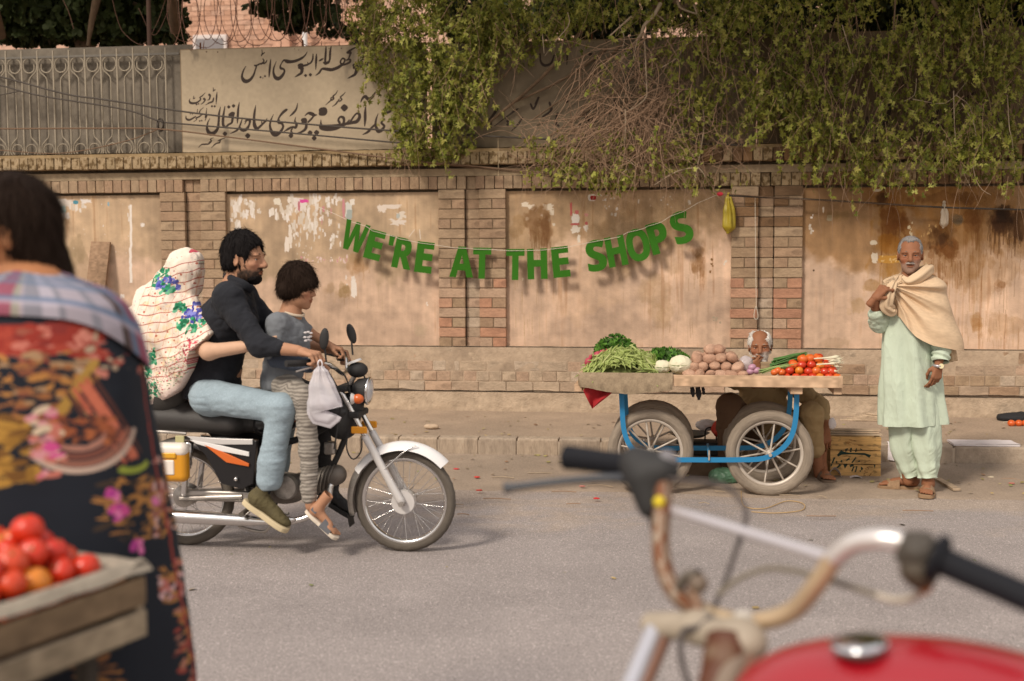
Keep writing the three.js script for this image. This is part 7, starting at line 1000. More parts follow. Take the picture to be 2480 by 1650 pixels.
  part('seat', garment([cap(J(372, 1008), J(460, 1006), 0.072, 0.074), cap(J(460, 1006), J(560, 1022), 0.074, 0.066), cap(J(560, 1022), J(660, 1022), 0.064, 0.05), ...[-1, 1].flatMap((s) => [cap(J(372, 1010, 0.05 * s), J(560, 1024, 0.06 * s), 0.066, 0.06)])], 0.04, [-1.7, 0.5, 4.15], [-0.5, 1.05, 4.6], 0.009), mat([0.035, 0.031, 0.029], 0.6, { bumpMap: tiled(texes.grain, 5), bumpScale: 0.001 }), t);
  const panelAt = (pts, z, m, name, d = 0.012) => { const P = pts.map((q) => { const p = J(q[0], q[1]); return [p.x, p.y]; }); for (const s of [1, -1]) part(name, extrude(P, d, 0.003, 2).translate(0, 0, BZ + z * s - d / 2), m, t); };
  panelAt([[484, 1052], [560, 1052], [640, 1060], [632, 1160], [606, 1172], [560, 1160], [520, 1092]], 0.115, darkP, 'side_panel', 0.03); panelAt([[478, 1048], [556, 1054], [632, 1056], [632, 1066], [560, 1066], [500, 1060]], 0.134, silver, 'trim', 0.008); panelAt([[486, 1056], [556, 1070], [624, 1086], [624, 1094], [560, 1082], [500, 1064]], 0.138, mat([0.74, 0.72, 0.70], 0.35), 'white_stripe', 0.006); panelAt([[520, 1068], [560, 1084], [624, 1113], [624, 1118], [572, 1108]], 0.140, mat([0.62, 0.13, 0.02], 0.35), 'orange_stripe', 0.006);
  for (const s of [1, -1]) part('side_bolt', new THREE.SphereGeometry(0.013, 14, 10).translate(...X([594, 1149], 0.14 * s).toArray()), chrome, t);
  part('frame', join([tube([X([862, 985], 0), X([760, 1050], 0), X([660, 1080], 0), X([560, 1100], 0), X([430, 1080], 0)], 0.018, 40, 8), tube([X([640, 1080], 0.06), X([610, 1150], 0.07), X([620, 1215], 0.07)], 0.014, 20, 8), tube([X([640, 1080], -0.06), X([610, 1150], -0.07), X([620, 1215], -0.07)], 0.014, 20, 8), tube([X([860, 1000], 0), X([810, 1120], 0), X([770, 1170], 0)], 0.016, 20, 8)]), matBlack, t);
  part('engine', rough(garment([ell(J(690, 1182), [0.135, 0.085, 0.10]), cap(J(740, 1172), J(815, 1150), 0.062, 0.055, 0.03), ell(J(655, 1178, 0.06), [0.075, 0.07, 0.06], 0.02)], 0.03, [-1.0, 0.15, 4.15], [0.0, 0.65, 4.6], 0.008), () => 0), engineM, t);
  for (let i = 0; i < 6; i++) part('cooling_fin', new THREE.CylinderGeometry(0.074, 0.074, 0.006, 24).rotateZ(Math.PI / 2 - 0.22).translate(...J(760 + i * 9, 1168 - i * 2.4).toArray()), engineM, t);
  part('clutch_cover', new THREE.CylinderGeometry(0.062, 0.07, 0.03, 28).rotateX(Math.PI / 2).translate(...J(690, 1180, 0.112).toArray()), alloy, t);
  part('carburettor', rbox(0.06, 0.07, 0.06, 0.015, ...J(800, 1085, 0.02).toArray()), alloy, t);
  part('exhaust', limb([X([812, 1165], 0.08), X([800, 1215], 0.10), X([740, 1248], 0.12), X([660, 1250], 0.135), X([600, 1246], 0.14), X([480, 1238], 0.15), X([375, 1230], 0.155)], [0.016, 0.017, 0.018, 0.020, 0.031, 0.036, 0.037], { seg: 60, n: 18 }), chrome, t);
  part('heat_shield', limb([X([735, 1244], 0.145), X([715, 1246], 0.15), X([690, 1248], 0.15)], [0.012, 0.022, 0.014], { seg: 10, n: 12 }), chrome, t);
  for (const s of [1, -1]) { part('swing_arm', rod(X([600, 1196], 0.08 * s), V(rx, R, BZ + 0.085 * s), 0.018, 0.014, 10), alloy, t); const a = X([478, 1062], 0.11 * s), b = V(rx + 0.03, R + 0.02, BZ + 0.11 * s); part('shock_absorber', limb([a, a.clone().lerp(b, 0.45), a.clone().lerp(b, 0.5), b], [0.026, 0.026, 0.016, 0.016], { seg: 30, n: 14, wob: (q) => q < 0.46 ? 0.003 * Math.sin(q * 150) : 0 }), chrome, t); part('foot_peg', rod(X([618, 1222], 0.08 * s), X([622, 1224], 0.24 * s), 0.012, 0.014, 10), rubber, t); }
  part('chain_case', rbox(0.42, 0.06, 0.03, 0.012, (rx + J(610, 1190).x) / 2 + 0.02, R + 0.015, BZ + 0.07), alloy, t); part('brake_pedal', tube([X([640, 1232], 0.12), X([690, 1240], 0.15), X([722, 1228], 0.16)], 0.007, 14, 6), alloy, t); part('stand', tube([X([612, 1235], 0.05), X([590, 1262], 0.09), X([650, 1278], 0.1), X([672, 1262], 0.1)], 0.008, 20, 6), alloy, t);
  part('rear_mudguard', guard(rx, 20, 172, R + 0.05, 0.07), alloy, t);
  for (const s of [1, -1]) part('rack_rail', tube([X([474, 1042], 0.13 * s), X([420, 1036], 0.15 * s), X([350, 1034], 0.15 * s)], 0.009, 14, 8), alloy, t);
  part('rack_plate', rbox(0.05, 0.10, 0.012, 0.005, ...X([462, 1068], 0.145).toArray()), mat([0.42, 0.39, 0.20], 0.6), t);
  // yellow and white side pouch
  const bag = grp('side_pouch', t, X([438, 1106], 0.175)), yel = mat([0.62, 0.27, 0.012], 0.4), wht = mat([0.76, 0.68, 0.60], 0.45);
  part('pouch_body', rbox(0.235, 0.205, 0.075, 0.035, 0, 0, 0, 4), yel, bag); part('pouch_flap', rbox(0.238, 0.075, 0.080, 0.034, 0, 0.068, 0.004, 4), wht, bag); part('pouch_band', rbox(0.17, 0.032, 0.02, 0.008, -0.02, 0.042, 0.037, 3), mat([0.66, 0.33, 0.02], 0.35), bag); part('pouch_label', rbox(0.165, 0.08, 0.016, 0.012, -0.03, -0.022, 0.036, 3), wht, bag);
  const tl = V(rx - 0.33, R + 0.42, BZ); part('tail_lamp', rbox(0.06, 0.07, 0.12, 0.015, tl.x, tl.y, tl.z), mat([0.4, 0.02, 0.02], 0.25), t);
}
// ================================================================ FOREGROUND: PARKED MOTORCYCLE
{
  const t = thing('motorcycle', 'parked motorcycle with rusty handlebars and a red fuel tank', 'motorcycle'), D = (x, y, d) => at(x, y, d);
  const rustT = mat([1.0, 0.96, 0.9], 0.55, { map: tiled(texes.rust, 3), metalness: 0.3 }), blackR = mat([0.010, 0.0105, 0.014], 0.7, { phys: true, specularIntensity: 0.35 }), bz = mat([0.40, 0.35, 0.28], 0.6, { map: texes.dirt });
  const bars = [[1560, 1126, 2.36], [1598, 1138, 2.33], [1606, 1200, 2.31], [1600, 1290, 2.28], [1606, 1370, 2.25], [1640, 1440, 2.21], [1700, 1482, 2.16], [1780, 1505, 2.11], [1860, 1502, 2.06], [1925, 1476, 2.02], [1975, 1420, 1.98], [2020, 1352, 1.95], [2065, 1318, 1.92], [2120, 1306, 1.89], [2180, 1312, 1.87], [2250, 1342, 1.84], [2320, 1376, 1.81], [2420, 1420, 1.78]].map((q) => D(...q));
  const cut1 = 6, cut2 = 11;
  part('handlebar', new THREE.TubeGeometry(curve(bars.slice(0, cut1 + 1)), 60, 0.0175, 14), rustT, t); part('handlebar_clamp_bar', new THREE.TubeGeometry(curve(bars.slice(cut1, cut2 + 1)), 60, 0.0160, 14), mat([0.56, 0.42, 0.27], 0.4, { metalness: 0.5 }), t); part('handlebar_end', new THREE.TubeGeometry(curve(bars.slice(cut2)), 60, 0.0160, 14), mat([0.74, 0.70, 0.68], 0.3, { metalness: 0.6 }), t);
  part('cross_bar', rod(D(1625, 1235, 2.3), D(2018, 1354, 1.95), 0.0092, 0.0092, 12), mat([0.60, 0.57, 0.60], 0.4, { metalness: 0.5 }), t);
  part('grip', limb([D(1372, 1108, 2.50), D(1390, 1110, 2.49), D(1470, 1120, 2.43), D(1545, 1130, 2.37)], [0.025, 0.024, 0.0225, 0.0225], { seg: 30, n: 18, wob: (q, a) => 0.0008 * Math.sin(q * 90) }), blackR, t);
  part('grip', limb([D(2270, 1352, 1.83), D(2330, 1380, 1.81), D(2420, 1418, 1.77), D(2520, 1462, 1.73)], [0.0225, 0.0215, 0.0215, 0.0215], { seg: 30, n: 18, wob: (q, a) => 0.0008 * Math.sin(q * 90) }), blackR, t);
  part('grip_flange', rod(D(2262, 1348, 1.835), D(2284, 1358, 1.828), 0.038, 0.034, 20), blackR, t); part('lever_bracket', rough(new THREE.IcosahedronGeometry(0.034, 3).translate(...D(2225, 1338, 1.855).toArray()), (x, y, z) => 0.010 * (fbm(x * 60, y * 60, z * 60) - 0.5)), mat([0.05, 0.04, 0.03], 0.6), t); part('lever_bracket', rough(new THREE.IcosahedronGeometry(0.030, 3).translate(...D(2228, 1380, 1.85).toArray()), (x, y, z) => 0.010 * (fbm(x * 60, y * 60, z * 60) - 0.5)), mat([0.05, 0.035, 0.02], 0.6), t); part('bracket_bolt', rod(D(2205, 1298, 1.86), D(2210, 1330, 1.858), 0.009, 0.012, 10), alloy, t); part('bracket_bolt', rod(D(2232, 1302, 1.85), D(2236, 1330, 1.85), 0.006, 0.008, 10), alloy, t);
  part('cable_end', rod(D(2252, 1405, 1.84), D(2238, 1432, 1.85), 0.010, 0.008, 10), mat([0.30, 0.12, 0.03], 0.6), t);
  part('brake_lever', limb([D(1222, 1182, 2.44), D(1260, 1178, 2.43), D(1360, 1166, 2.41), D(1470, 1158, 2.38), D(1555, 1160, 2.35)], [0.011, 0.0085, 0.008, 0.009, 0.013], { seg: 30, n: 12 }), mat([0.03, 0.033, 0.042], 0.4), t);
  part('switch_housing', rough(garment([cap(D(1545, 1125, 2.36), D(1605, 1140, 2.33), 0.036, 0.032), cap(D(1560, 1160, 2.34), D(1578, 1222, 2.33), 0.034, 0.028)], 0.02, D(1575, 1170, 2.34).sub(V(0.1, 0.1, 0.1)), D(1575, 1170, 2.34).add(V(0.1, 0.1, 0.1)), 0.006), () => 0), matBlack, t); part('housing_cap', new THREE.SphereGeometry(0.022, 18, 14).translate(...D(1615, 1118, 2.33).toArray()), mat([0.16, 0.15, 0.16], 0.5), t);
  part('button', new THREE.SphereGeometry(0.0115, 18, 14).translate(...D(1597, 1216, 2.29).toArray()), mat([0.62, 0.47, 0.01], 0.4), t); part('cable_sleeve', limb([D(1588, 1225, 2.32), D(1584, 1262, 2.32), D(1590, 1300, 2.31)], [0.009, 0.010, 0.007], { seg: 12, n: 12 }), matBlack, t);
  const hose = (pts, r, m) => part('cable', tube(pts.map((q) => D(...q)), r, 60, 8), m, t), cb = mat([0.05, 0.038, 0.035], 0.6), cg = mat([0.16, 0.135, 0.10], 0.6);
  hose([[1620, 1160, 2.30], [1690, 1166, 2.26], [1760, 1180, 2.24], [1802, 1226, 2.22], [1806, 1262, 2.20], [1784, 1330, 2.18], [1752, 1420, 2.15], [1730, 1470, 2.13]], 0.0048, cb); hose([[1740, 1440, 2.13], [1790, 1402, 2.12], [1858, 1378, 2.10], [1930, 1384, 2.05], [1985, 1398, 2.02], [2050, 1418, 1.99], [2130, 1444, 1.95]], 0.0052, cg); hose([[2125, 1443, 1.95], [2170, 1454, 1.93], [2212, 1448, 1.90], [2240, 1428, 1.86]], 0.0062, mat([0.42, 0.37, 0.30], 0.5)); hose([[1728, 1490, 2.10], [1690, 1520, 2.10], [1655, 1530, 2.10], [1648, 1580, 2.08], [1662, 1640, 2.06], [1690, 1700, 2.02]], 0.0055, cb);
  // top clamp, risers, stem, fork
  part('top_clamp', garment([cap(D(1580, 1512, 2.20), D(1700, 1522, 2.13), 0.022, 0.028), cap(D(1700, 1522, 2.13), D(1815, 1560, 2.04), 0.027, 0.031), ell(D(1795, 1540, 2.06), [0.032, 0.032, 0.032], 0.02)], 0.02, D(1700, 1530, 2.13).sub(V(0.2, 0.14, 0.2)), D(1700, 1530, 2.13).add(V(0.2, 0.14, 0.2)), 0.006), bz, t);
  part('riser', rod(D(1700, 1520, 2.13), D(1696, 1478, 2.15), 0.020, 0.017, 14), bz, t); part('riser', rod(D(1805, 1550, 2.05), D(1800, 1492, 2.08), 0.024, 0.019, 14), mat([0.55, 0.50, 0.43], 0.4, { metalness: 0.4 }), t); part('riser_bolt', rod(D(1695, 1480, 2.14), D(1676, 1418, 2.16), 0.011, 0.010, 10), rustT, t); part('lock_knob', rough(new THREE.IcosahedronGeometry(0.014, 2).translate(...D(1692, 1414, 2.15).toArray()), (x, y, z) => 0.006 * fbm(x * 80, y * 80, z * 80)), mat([0.14, 0.10, 0.07], 0.6), t); part('bracket_arm', tube([D(1645, 1420, 2.2), D(1668, 1394, 2.17), D(1692, 1392, 2.15)], 0.010, 14, 8), mat([0.12, 0.10, 0.08], 0.6), t);
  const ax = D(1500, 1690, 2.02), ground = (p, q) => { const d = q.clone().sub(p); return p.clone().addScaledVector(d, (0.42 - p.y) / d.y); };
  for (const [a, b] of [[[1590, 1520, 2.19], [1535, 1650, 2.12]], [[1800, 1562, 2.04], [1745, 1692, 1.97]]]) { const p = D(...a), q = D(...b), e = ground(p, q); part('fork_tube', rod(p, e, 0.019, 0.019, 16), a[0] < 1700 ? mat([0.56, 0.55, 0.58], 0.3, { metalness: 0.7 }) : mat([0.20, 0.15, 0.11], 0.6), t); part('fork_cover', rod(p.clone().lerp(q, 0.02).add(V(0.022, 0, 0)), q.clone().lerp(e, 0.3).add(V(0.022, 0, 0)), 0.012, 0.012, 10), mat([0.17, 0.08, 0.05], 0.6), t); }
  part('steering_stem', limb([D(1770, 1550, 2.06), D(1762, 1600, 2.04), D(1740, 1660, 2.02), D(1715, 1760, 1.98)], [0.040, 0.042, 0.034, 0.032], { seg: 20, n: 20 }), mat([0.62, 0.52, 0.42], 0.6, { map: tiled(texes.rust, 2) }), t);
  const pA = D(1590, 1520, 2.19), qA = D(1535, 1650, 2.12), pB = D(1800, 1562, 2.04), qB = D(1745, 1692, 1.97), hubP = ground(pA, qA).add(ground(pB, qB)).multiplyScalar(0.5), axis = ground(pA, qA).sub(ground(pB, qB)).normalize();
  const w = wheel(t, 'front_wheel', hubP, 0.27, 0.03, { spokes: 36, spokeR: 0.0018, hub: 0.05, hubW: 0.09, tyreM: rubber, rimM: chrome, spokeM: chrome, hubM: alloy, rimW: 0.034, rim: 0.212 }); w.quaternion.setFromUnitVectors(V(0, 0, 1), axis);
  // tank and cap
  const tc = D(2290, 1764, 1.80), back = V(0.93, 0, 0.30).normalize(), q = new THREE.Quaternion().setFromUnitVectors(V(1, 0, 0), back);
  part('fuel_tank', garment([ell(tc.toArray(), [0.30, 0.128, 0.135], 0.05, q), ell(tc.clone().addScaledVector(back, -0.16).add(V(0, -0.03, 0)).toArray(), [0.16, 0.095, 0.11], 0.06, q)], 0.05, tc.clone().sub(V(0.45, 0.2, 0.35)), tc.clone().add(V(0.45, 0.2, 0.35)), 0.012), mat([0.30, 0.004, 0.011], 0.28, { phys: true, clearcoat: 0.6, clearcoatRoughness: 0.22 }), t);
  part('fuel_cap', lathe([[0, 0.005], [0.034, 0.004], [0.041, 0.001], [0.042, -0.005], [0.038, -0.007]], 32).rotateZ(0.12).translate(...D(2080, 1556, 1.80).toArray()), mat([0.70, 0.72, 0.75], 0.15, { metalness: 1 }), t); part('cap_neck', new THREE.CylinderGeometry(0.036, 0.038, 0.014, 28).translate(...D(2080, 1566, 1.80).toArray()), mat([0.10, 0.03, 0.03], 0.5), t);
  part('frame', join([rod(D(1720, 1720, 1.99), tc.clone().add(V(0.1, -0.14, 0)), 0.022, 0.022, 10), rod(D(1715, 1740, 1.98), tc.clone().addScaledVector(back, -0.1).add(V(0, -0.55, 0)), 0.02, 0.02, 10)]), matBlack, t);
  part('seat', rbox(0.62, 0.09, 0.24, 0.04, 0, 0, 0, 3).applyQuaternion(q).translate(...tc.clone().addScaledVector(back, 0.56).add(V(0, -0.02, 0)).toArray()), matBlack, t); part('engine', rough(new THREE.IcosahedronGeometry(0.17, 4).translate(...tc.clone().add(V(-0.02, -0.42, 0)).toArray()), (x, y, z) => 0.03 * (fbm(x * 14, y * 14, z * 14) - 0.5)), engineM, t);
  const rh = tc.clone().addScaledVector(back, 0.62); rh.y = 0.42; const w2 = wheel(t, 'rear_wheel', rh, 0.27, 0.03, { spokes: 36, spokeR: 0.0018, hub: 0.05, hubW: 0.09, tyreM: rubber, rimM: chrome, spokeM: chrome, hubM: alloy, rimW: 0.034, rim: 0.212 }); w2.quaternion.setFromUnitVectors(V(0, 0, 1), V(-back.z, 0, back.x));
  part('swing_arm', rod(tc.clone().add(V(0, -0.5, 0)), rh, 0.02, 0.018, 10), engineM, t);
}
// ================================================================ FOREGROUND: PERSON IN A PRINTED SHAWL
{
  const d0 = 3.0, D = (x, y, d = d0) => at(x, y, d), tone = [0.40, 0.17, 0.075], m = thing('person', 'person with long dark hair in a printed navy and red shawl beside the tomato crate', 'person'), body = [];
  const yaw = YAW - 1.22, HM = place4(D(8, 568), 0.10, yaw, 0, 1.12); body.push(makeHead(HM, tone, { jaw: 0.92, nose: 0.9 }));
  const hb = hairM([0.022, 0.013, 0.009]); makeEyes(m, HM, hb);
  const hg = garment([ell([0, 0.034, -0.018], [0.089, 0.100, 0.108]), ell([0, -0.035, -0.062], [0.070, 0.075, 0.055], 0.03), ell([0, -0.100, -0.088], [0.055, 0.075, 0.044], 0.03), cut(ell([0, -0.045, 0.115], [0.080, 0.125, 0.100], 0.015)), cut(ell([0.095, -0.018, 0.016], [0.036, 0.036, 0.046], 0.01)), cut(ell([-0.095, -0.018, 0.016], [0.036, 0.036, 0.046], 0.01))], 0.02, [-0.13, -0.20, -0.16], [0.13, 0.16, 0.14], 0.0045, (x, y, z) => 0.006 * (fbm(x * 30, y * 60, z * 30, 3) - 0.5)); part('hair', mergeGeometries([plainGeo(hg), hairStrands(hg, 2600, 0.07, 0.12)]).applyMatrix4(HM), hb, m);
  const AX = D(70, 700), ax = AX.x, az = AX.z, yOf = (py) => D(70, py).y;
  body.push(bare(garment([cap(D(5, 620), D(40, 760), 0.052, 0.075), ell([ax, yOf(900), az], [0.16, 0.28, 0.12])], 0.03, [ax - 0.4, yOf(1200), az - 0.3], [ax + 0.4, yOf(560), az + 0.3], 0.012), tone));
  // radius of the wrapped cloth at each height, read off its outline against the road
  const prof = [[655, 0.062], [680, 0.115], [700, 0.170], [735, 0.212], [790, 0.240], [880, 0.270], [1000, 0.288], [1200, 0.318], [1400, 0.345], [1650, 0.372], [1900, 0.385], [2300, 0.36]], Rr = (py) => { for (let i = 0; i + 1 < prof.length; i++) if (py <= prof[i + 1][0]) { const s = (py - prof[i][0]) / (prof[i + 1][0] - prof[i][0]); return lerp(prof[i][1], prof[i + 1][1], Math.max(0, s)); } return 0.36; };
  const W = 1024, H = 2048, PY0 = 655, PY1 = 2300, c = canvas(W, H), g = c.getContext('2d');
  // print laid out by angle round the body and height; a pixel on the visible side maps to both
  const view = Math.atan2(camera.position.x - ax, camera.position.z - az), Q = (px, py) => { const s = clamp((px - 70) / 1000 / Rr(py), -0.99, 0.99), ph = Math.asin(s); return [((ph + Math.PI) / (2 * Math.PI)) * W, (py - PY0) / (PY1 - PY0) * H]; };
  g.fillStyle = '#0e1420'; g.fillRect(0, 0, W, H);
  const dab = (px, py, rx, ry, col, rot = 0, al = 1) => { const [x, y] = Q(px, py); g.globalAlpha = al; g.fillStyle = col; g.beginPath(); g.ellipse(x, y, rx * 0.62, ry * 1.25, rot, 0, 7); g.fill(); g.globalAlpha = 1; };
  const RED = '#8a2a1e', OCH = '#a8743c', TAN = '#c09a72', PNK = '#c24a86', ROS = '#b56a5c', CRM = '#c8b49a';
  for (const flip of [1, -1]) { g.save(); if (flip < 0) { g.translate(W, 0); g.scale(1, 1); } g.restore(); }
  g.fillStyle = RED; { const a = Q(-160, 775)[1], b = Q(-160, 850)[1]; g.fillRect(0, a, W, (b - a)); } for (let i = 0; i < 90; i++) dab(rr(-150, 330), rr(770, 860), rr(8, 26), rr(4, 12), pick([RED, '#9a3a2a', ROS, '#7a2620', '#8d4a3a']), rr(-0.4, 0.4));
  for (let i = 0; i < 190; i++) dab(rr(-60, 190), rr(840, 990), rr(6, 18), rr(5, 14), pick([OCH, '#8d5a34', '#0e1420', '#0e1420', '#7a4630', '#9a7a5a']), rr(0, 3)); for (let i = 0; i < 60; i++) dab(rr(150, 330), rr(800, 900), rr(6, 16), rr(5, 14), pick([ROS, '#c07868', RED, '#a89078']), rr(0, 3)); for (let i = 0; i < 22; i++) dab(rr(235, 300), rr(820, 930), rr(8, 20), rr(8, 24), '#0f1622', rr(0, 3));
  for (let i = 0; i < 30; i++) { const u = i / 29; dab(lerp(85, 190, u), lerp(1005, 870, u), 14, 12, '#a5803a', 0.5); }
  for (let i = 0; i < 5; i++) for (let j = 0; j < 40; j++) { const u = j / 39; dab(lerp(185, 300, u) - i * 14, lerp(895, 1085, u) + i * 10, 6, 6, i === 0 || i === 4 ? '#4c2a24' : '#b05a44'); } for (let j = 0; j < 9; j++) { const u = j / 8; dab(lerp(172, 275, u), lerp(925, 1085, u), 12, 13, '#c06a50'); }
  for (let j = 0; j < 26; j++) { const a = lerp(0.3, 2.6, j / 25); for (const [r, col] of [[95, '#8a5a4a'], [78, '#6f4034'], [60, '#a07060'], [110, '#b8a090']]) dab(150 + Math.cos(a) * r * 1.25, 1000 + Math.sin(a) * r, 9, 7, col); } for (let i = 0; i < 80; i++) dab(rr(90, 230), rr(985, 1050), rr(5, 12), rr(4, 10), pick(['#8d4a2c', '#0e1420', '#a05a34', '#6f3a26'])); for (let i = 0; i < 40; i++) dab(rr(40, 100), rr(960, 1120), rr(8, 16), rr(6, 14), pick([PNK, '#c88a90', ROS, CRM]), rr(0, 3)); for (let i = 0; i < 50; i++) dab(rr(-70, 40), rr(980, 1140), rr(8, 18), rr(8, 20), pick(['#8a6426', '#a57c34', '#6d4a1e']), rr(0, 3)); dab(285, 1118, 60, 14, '#8f9a3a'); dab(285, 1108, 44, 9, '#141a24');
  for (let i = 0; i < 150; i++) dab(rr(190, 380), rr(1140, 1290), rr(5, 13), rr(5, 14), pick([OCH, '#8d5f34', '#a8743c', '#3a2c22', '#101623']), rr(0, 3)); for (const [x, y] of [[225, 1210], [215, 1170], [350, 1215], [275, 1305], [235, 1220]]) for (let i = 0; i < 8; i++) dab(x + rr(-14, 14), y + rr(-12, 12), rr(7, 13), rr(6, 12), pick([PNK, '#a83a86', '#d070a0'])); for (let i = 0; i < 60; i++) dab(rr(330, 400), rr(1120, 1300), rr(5, 12), rr(6, 14), pick(['#a06a58', '#c49a92', '#a8743c', '#7a3a30']), rr(0, 3)); for (let i = 0; i < 40; i++) dab(rr(345, 410), rr(1370, 1460), rr(5, 12), rr(6, 14), pick(['#b0645c', '#c8a0a0', OCH, '#8d5f34']), rr(0, 3)); for (let i = 0; i < 60; i++) dab(rr(380, 440), rr(1480, 1700), rr(5, 12), rr(6, 16), pick(['#8a3a30', '#a06a58', OCH, '#5a2a28']), rr(0, 3)); for (let i = 0; i < 30; i++) dab(rr(120, 200), rr(1520, 1700), rr(8, 16), rr(10, 20), pick(['#7a5030', '#8d5f34', '#0e1420']), rr(0, 3));
  for (let k = 0; k < 46; k++) dab(lerp(325, 425, k / 45) + rr(-2, 2), lerp(900, 1700, k / 45), 6, 16, '#8c3328');
  const tex = canvasTex(c); tex.wrapS = THREE.RepeatWrapping;
  const wrap = (extra, p0, p1, a0 = -Math.PI, a1 = Math.PI) => sheet((u, v) => { const ph = lerp(a0, a1, u), py = lerp(p0, p1, v), r = Rr(py) + extra + 0.008 * Math.sin(ph * 6 + py * 0.004) * sstep(760, 1100, py) + 0.006 * (fbm(ph * 3, py * 0.02) - 0.5), an = view + ph; return V(ax + Math.sin(an) * r, yOf(py), az + Math.cos(an) * r * 0.82); }, 120, 120);
  { const geo = wrap(0, PY0, PY1); const uv = geo.attributes.uv; for (let i = 0; i < uv.count; i++) uv.setY(i, 1 - uv.getY(i)); part('shawl', geo, mat([0.95, 0.95, 0.95], 0.95, { map: tex }), m); }
  // pale checked scarf lying along the shoulders
  const check = printTex(512, 128, (q) => { q.fillStyle = '#9c9aa6'; q.fillRect(0, 0, 512, 128); for (let i = 0; i < 26; i++) { q.fillStyle = pick(['#c8bcc8', '#6f86a6', '#d0c6d4', '#8c6a70', '#b8b4a4', '#5a4a48', '#a8506a']); q.globalAlpha = 0.85; q.fillRect(rnd() * 512, 0, rr(8, 40), 128); } for (let i = 0; i < 5; i++) { q.fillStyle = pick(['#d8ccd8', '#4c4442', '#6f86a6']); q.globalAlpha = 0.6; q.fillRect(0, rnd() * 128, 512, rr(6, 18)); } q.globalAlpha = 1; });
  const sc = sheet((u, v) => { const ph = lerp(-2.4, 2.4, u), edge = Math.pow(Math.max(0, Math.sin(ph)), 2), py = lerp(660, 758 + 20 * edge, v) + 150 * Math.pow(Math.max(0, Math.sin(ph)), 3) * v * 0.9 + 6 * Math.sin(ph * 3), r = Rr(py) + 0.012 + 0.010 * Math.sin(v * 3.1), an = view + ph; return V(ax + Math.sin(an) * r, yOf(py), az + Math.cos(an) * r * 0.82); }, 100, 24); part('scarf', sc, mat([0.62, 0.62, 0.62], 0.95, { map: check }), m);
  for (const s of [-1, 1]) shoe(m, place4(V(ax + s * 0.09, 0.17, az), 0, YAW + Math.PI - 0.3, 0, 0.9), matBlack, matBlack, 0.24);
  part('body', mergeSkin(body), skin, m);
}
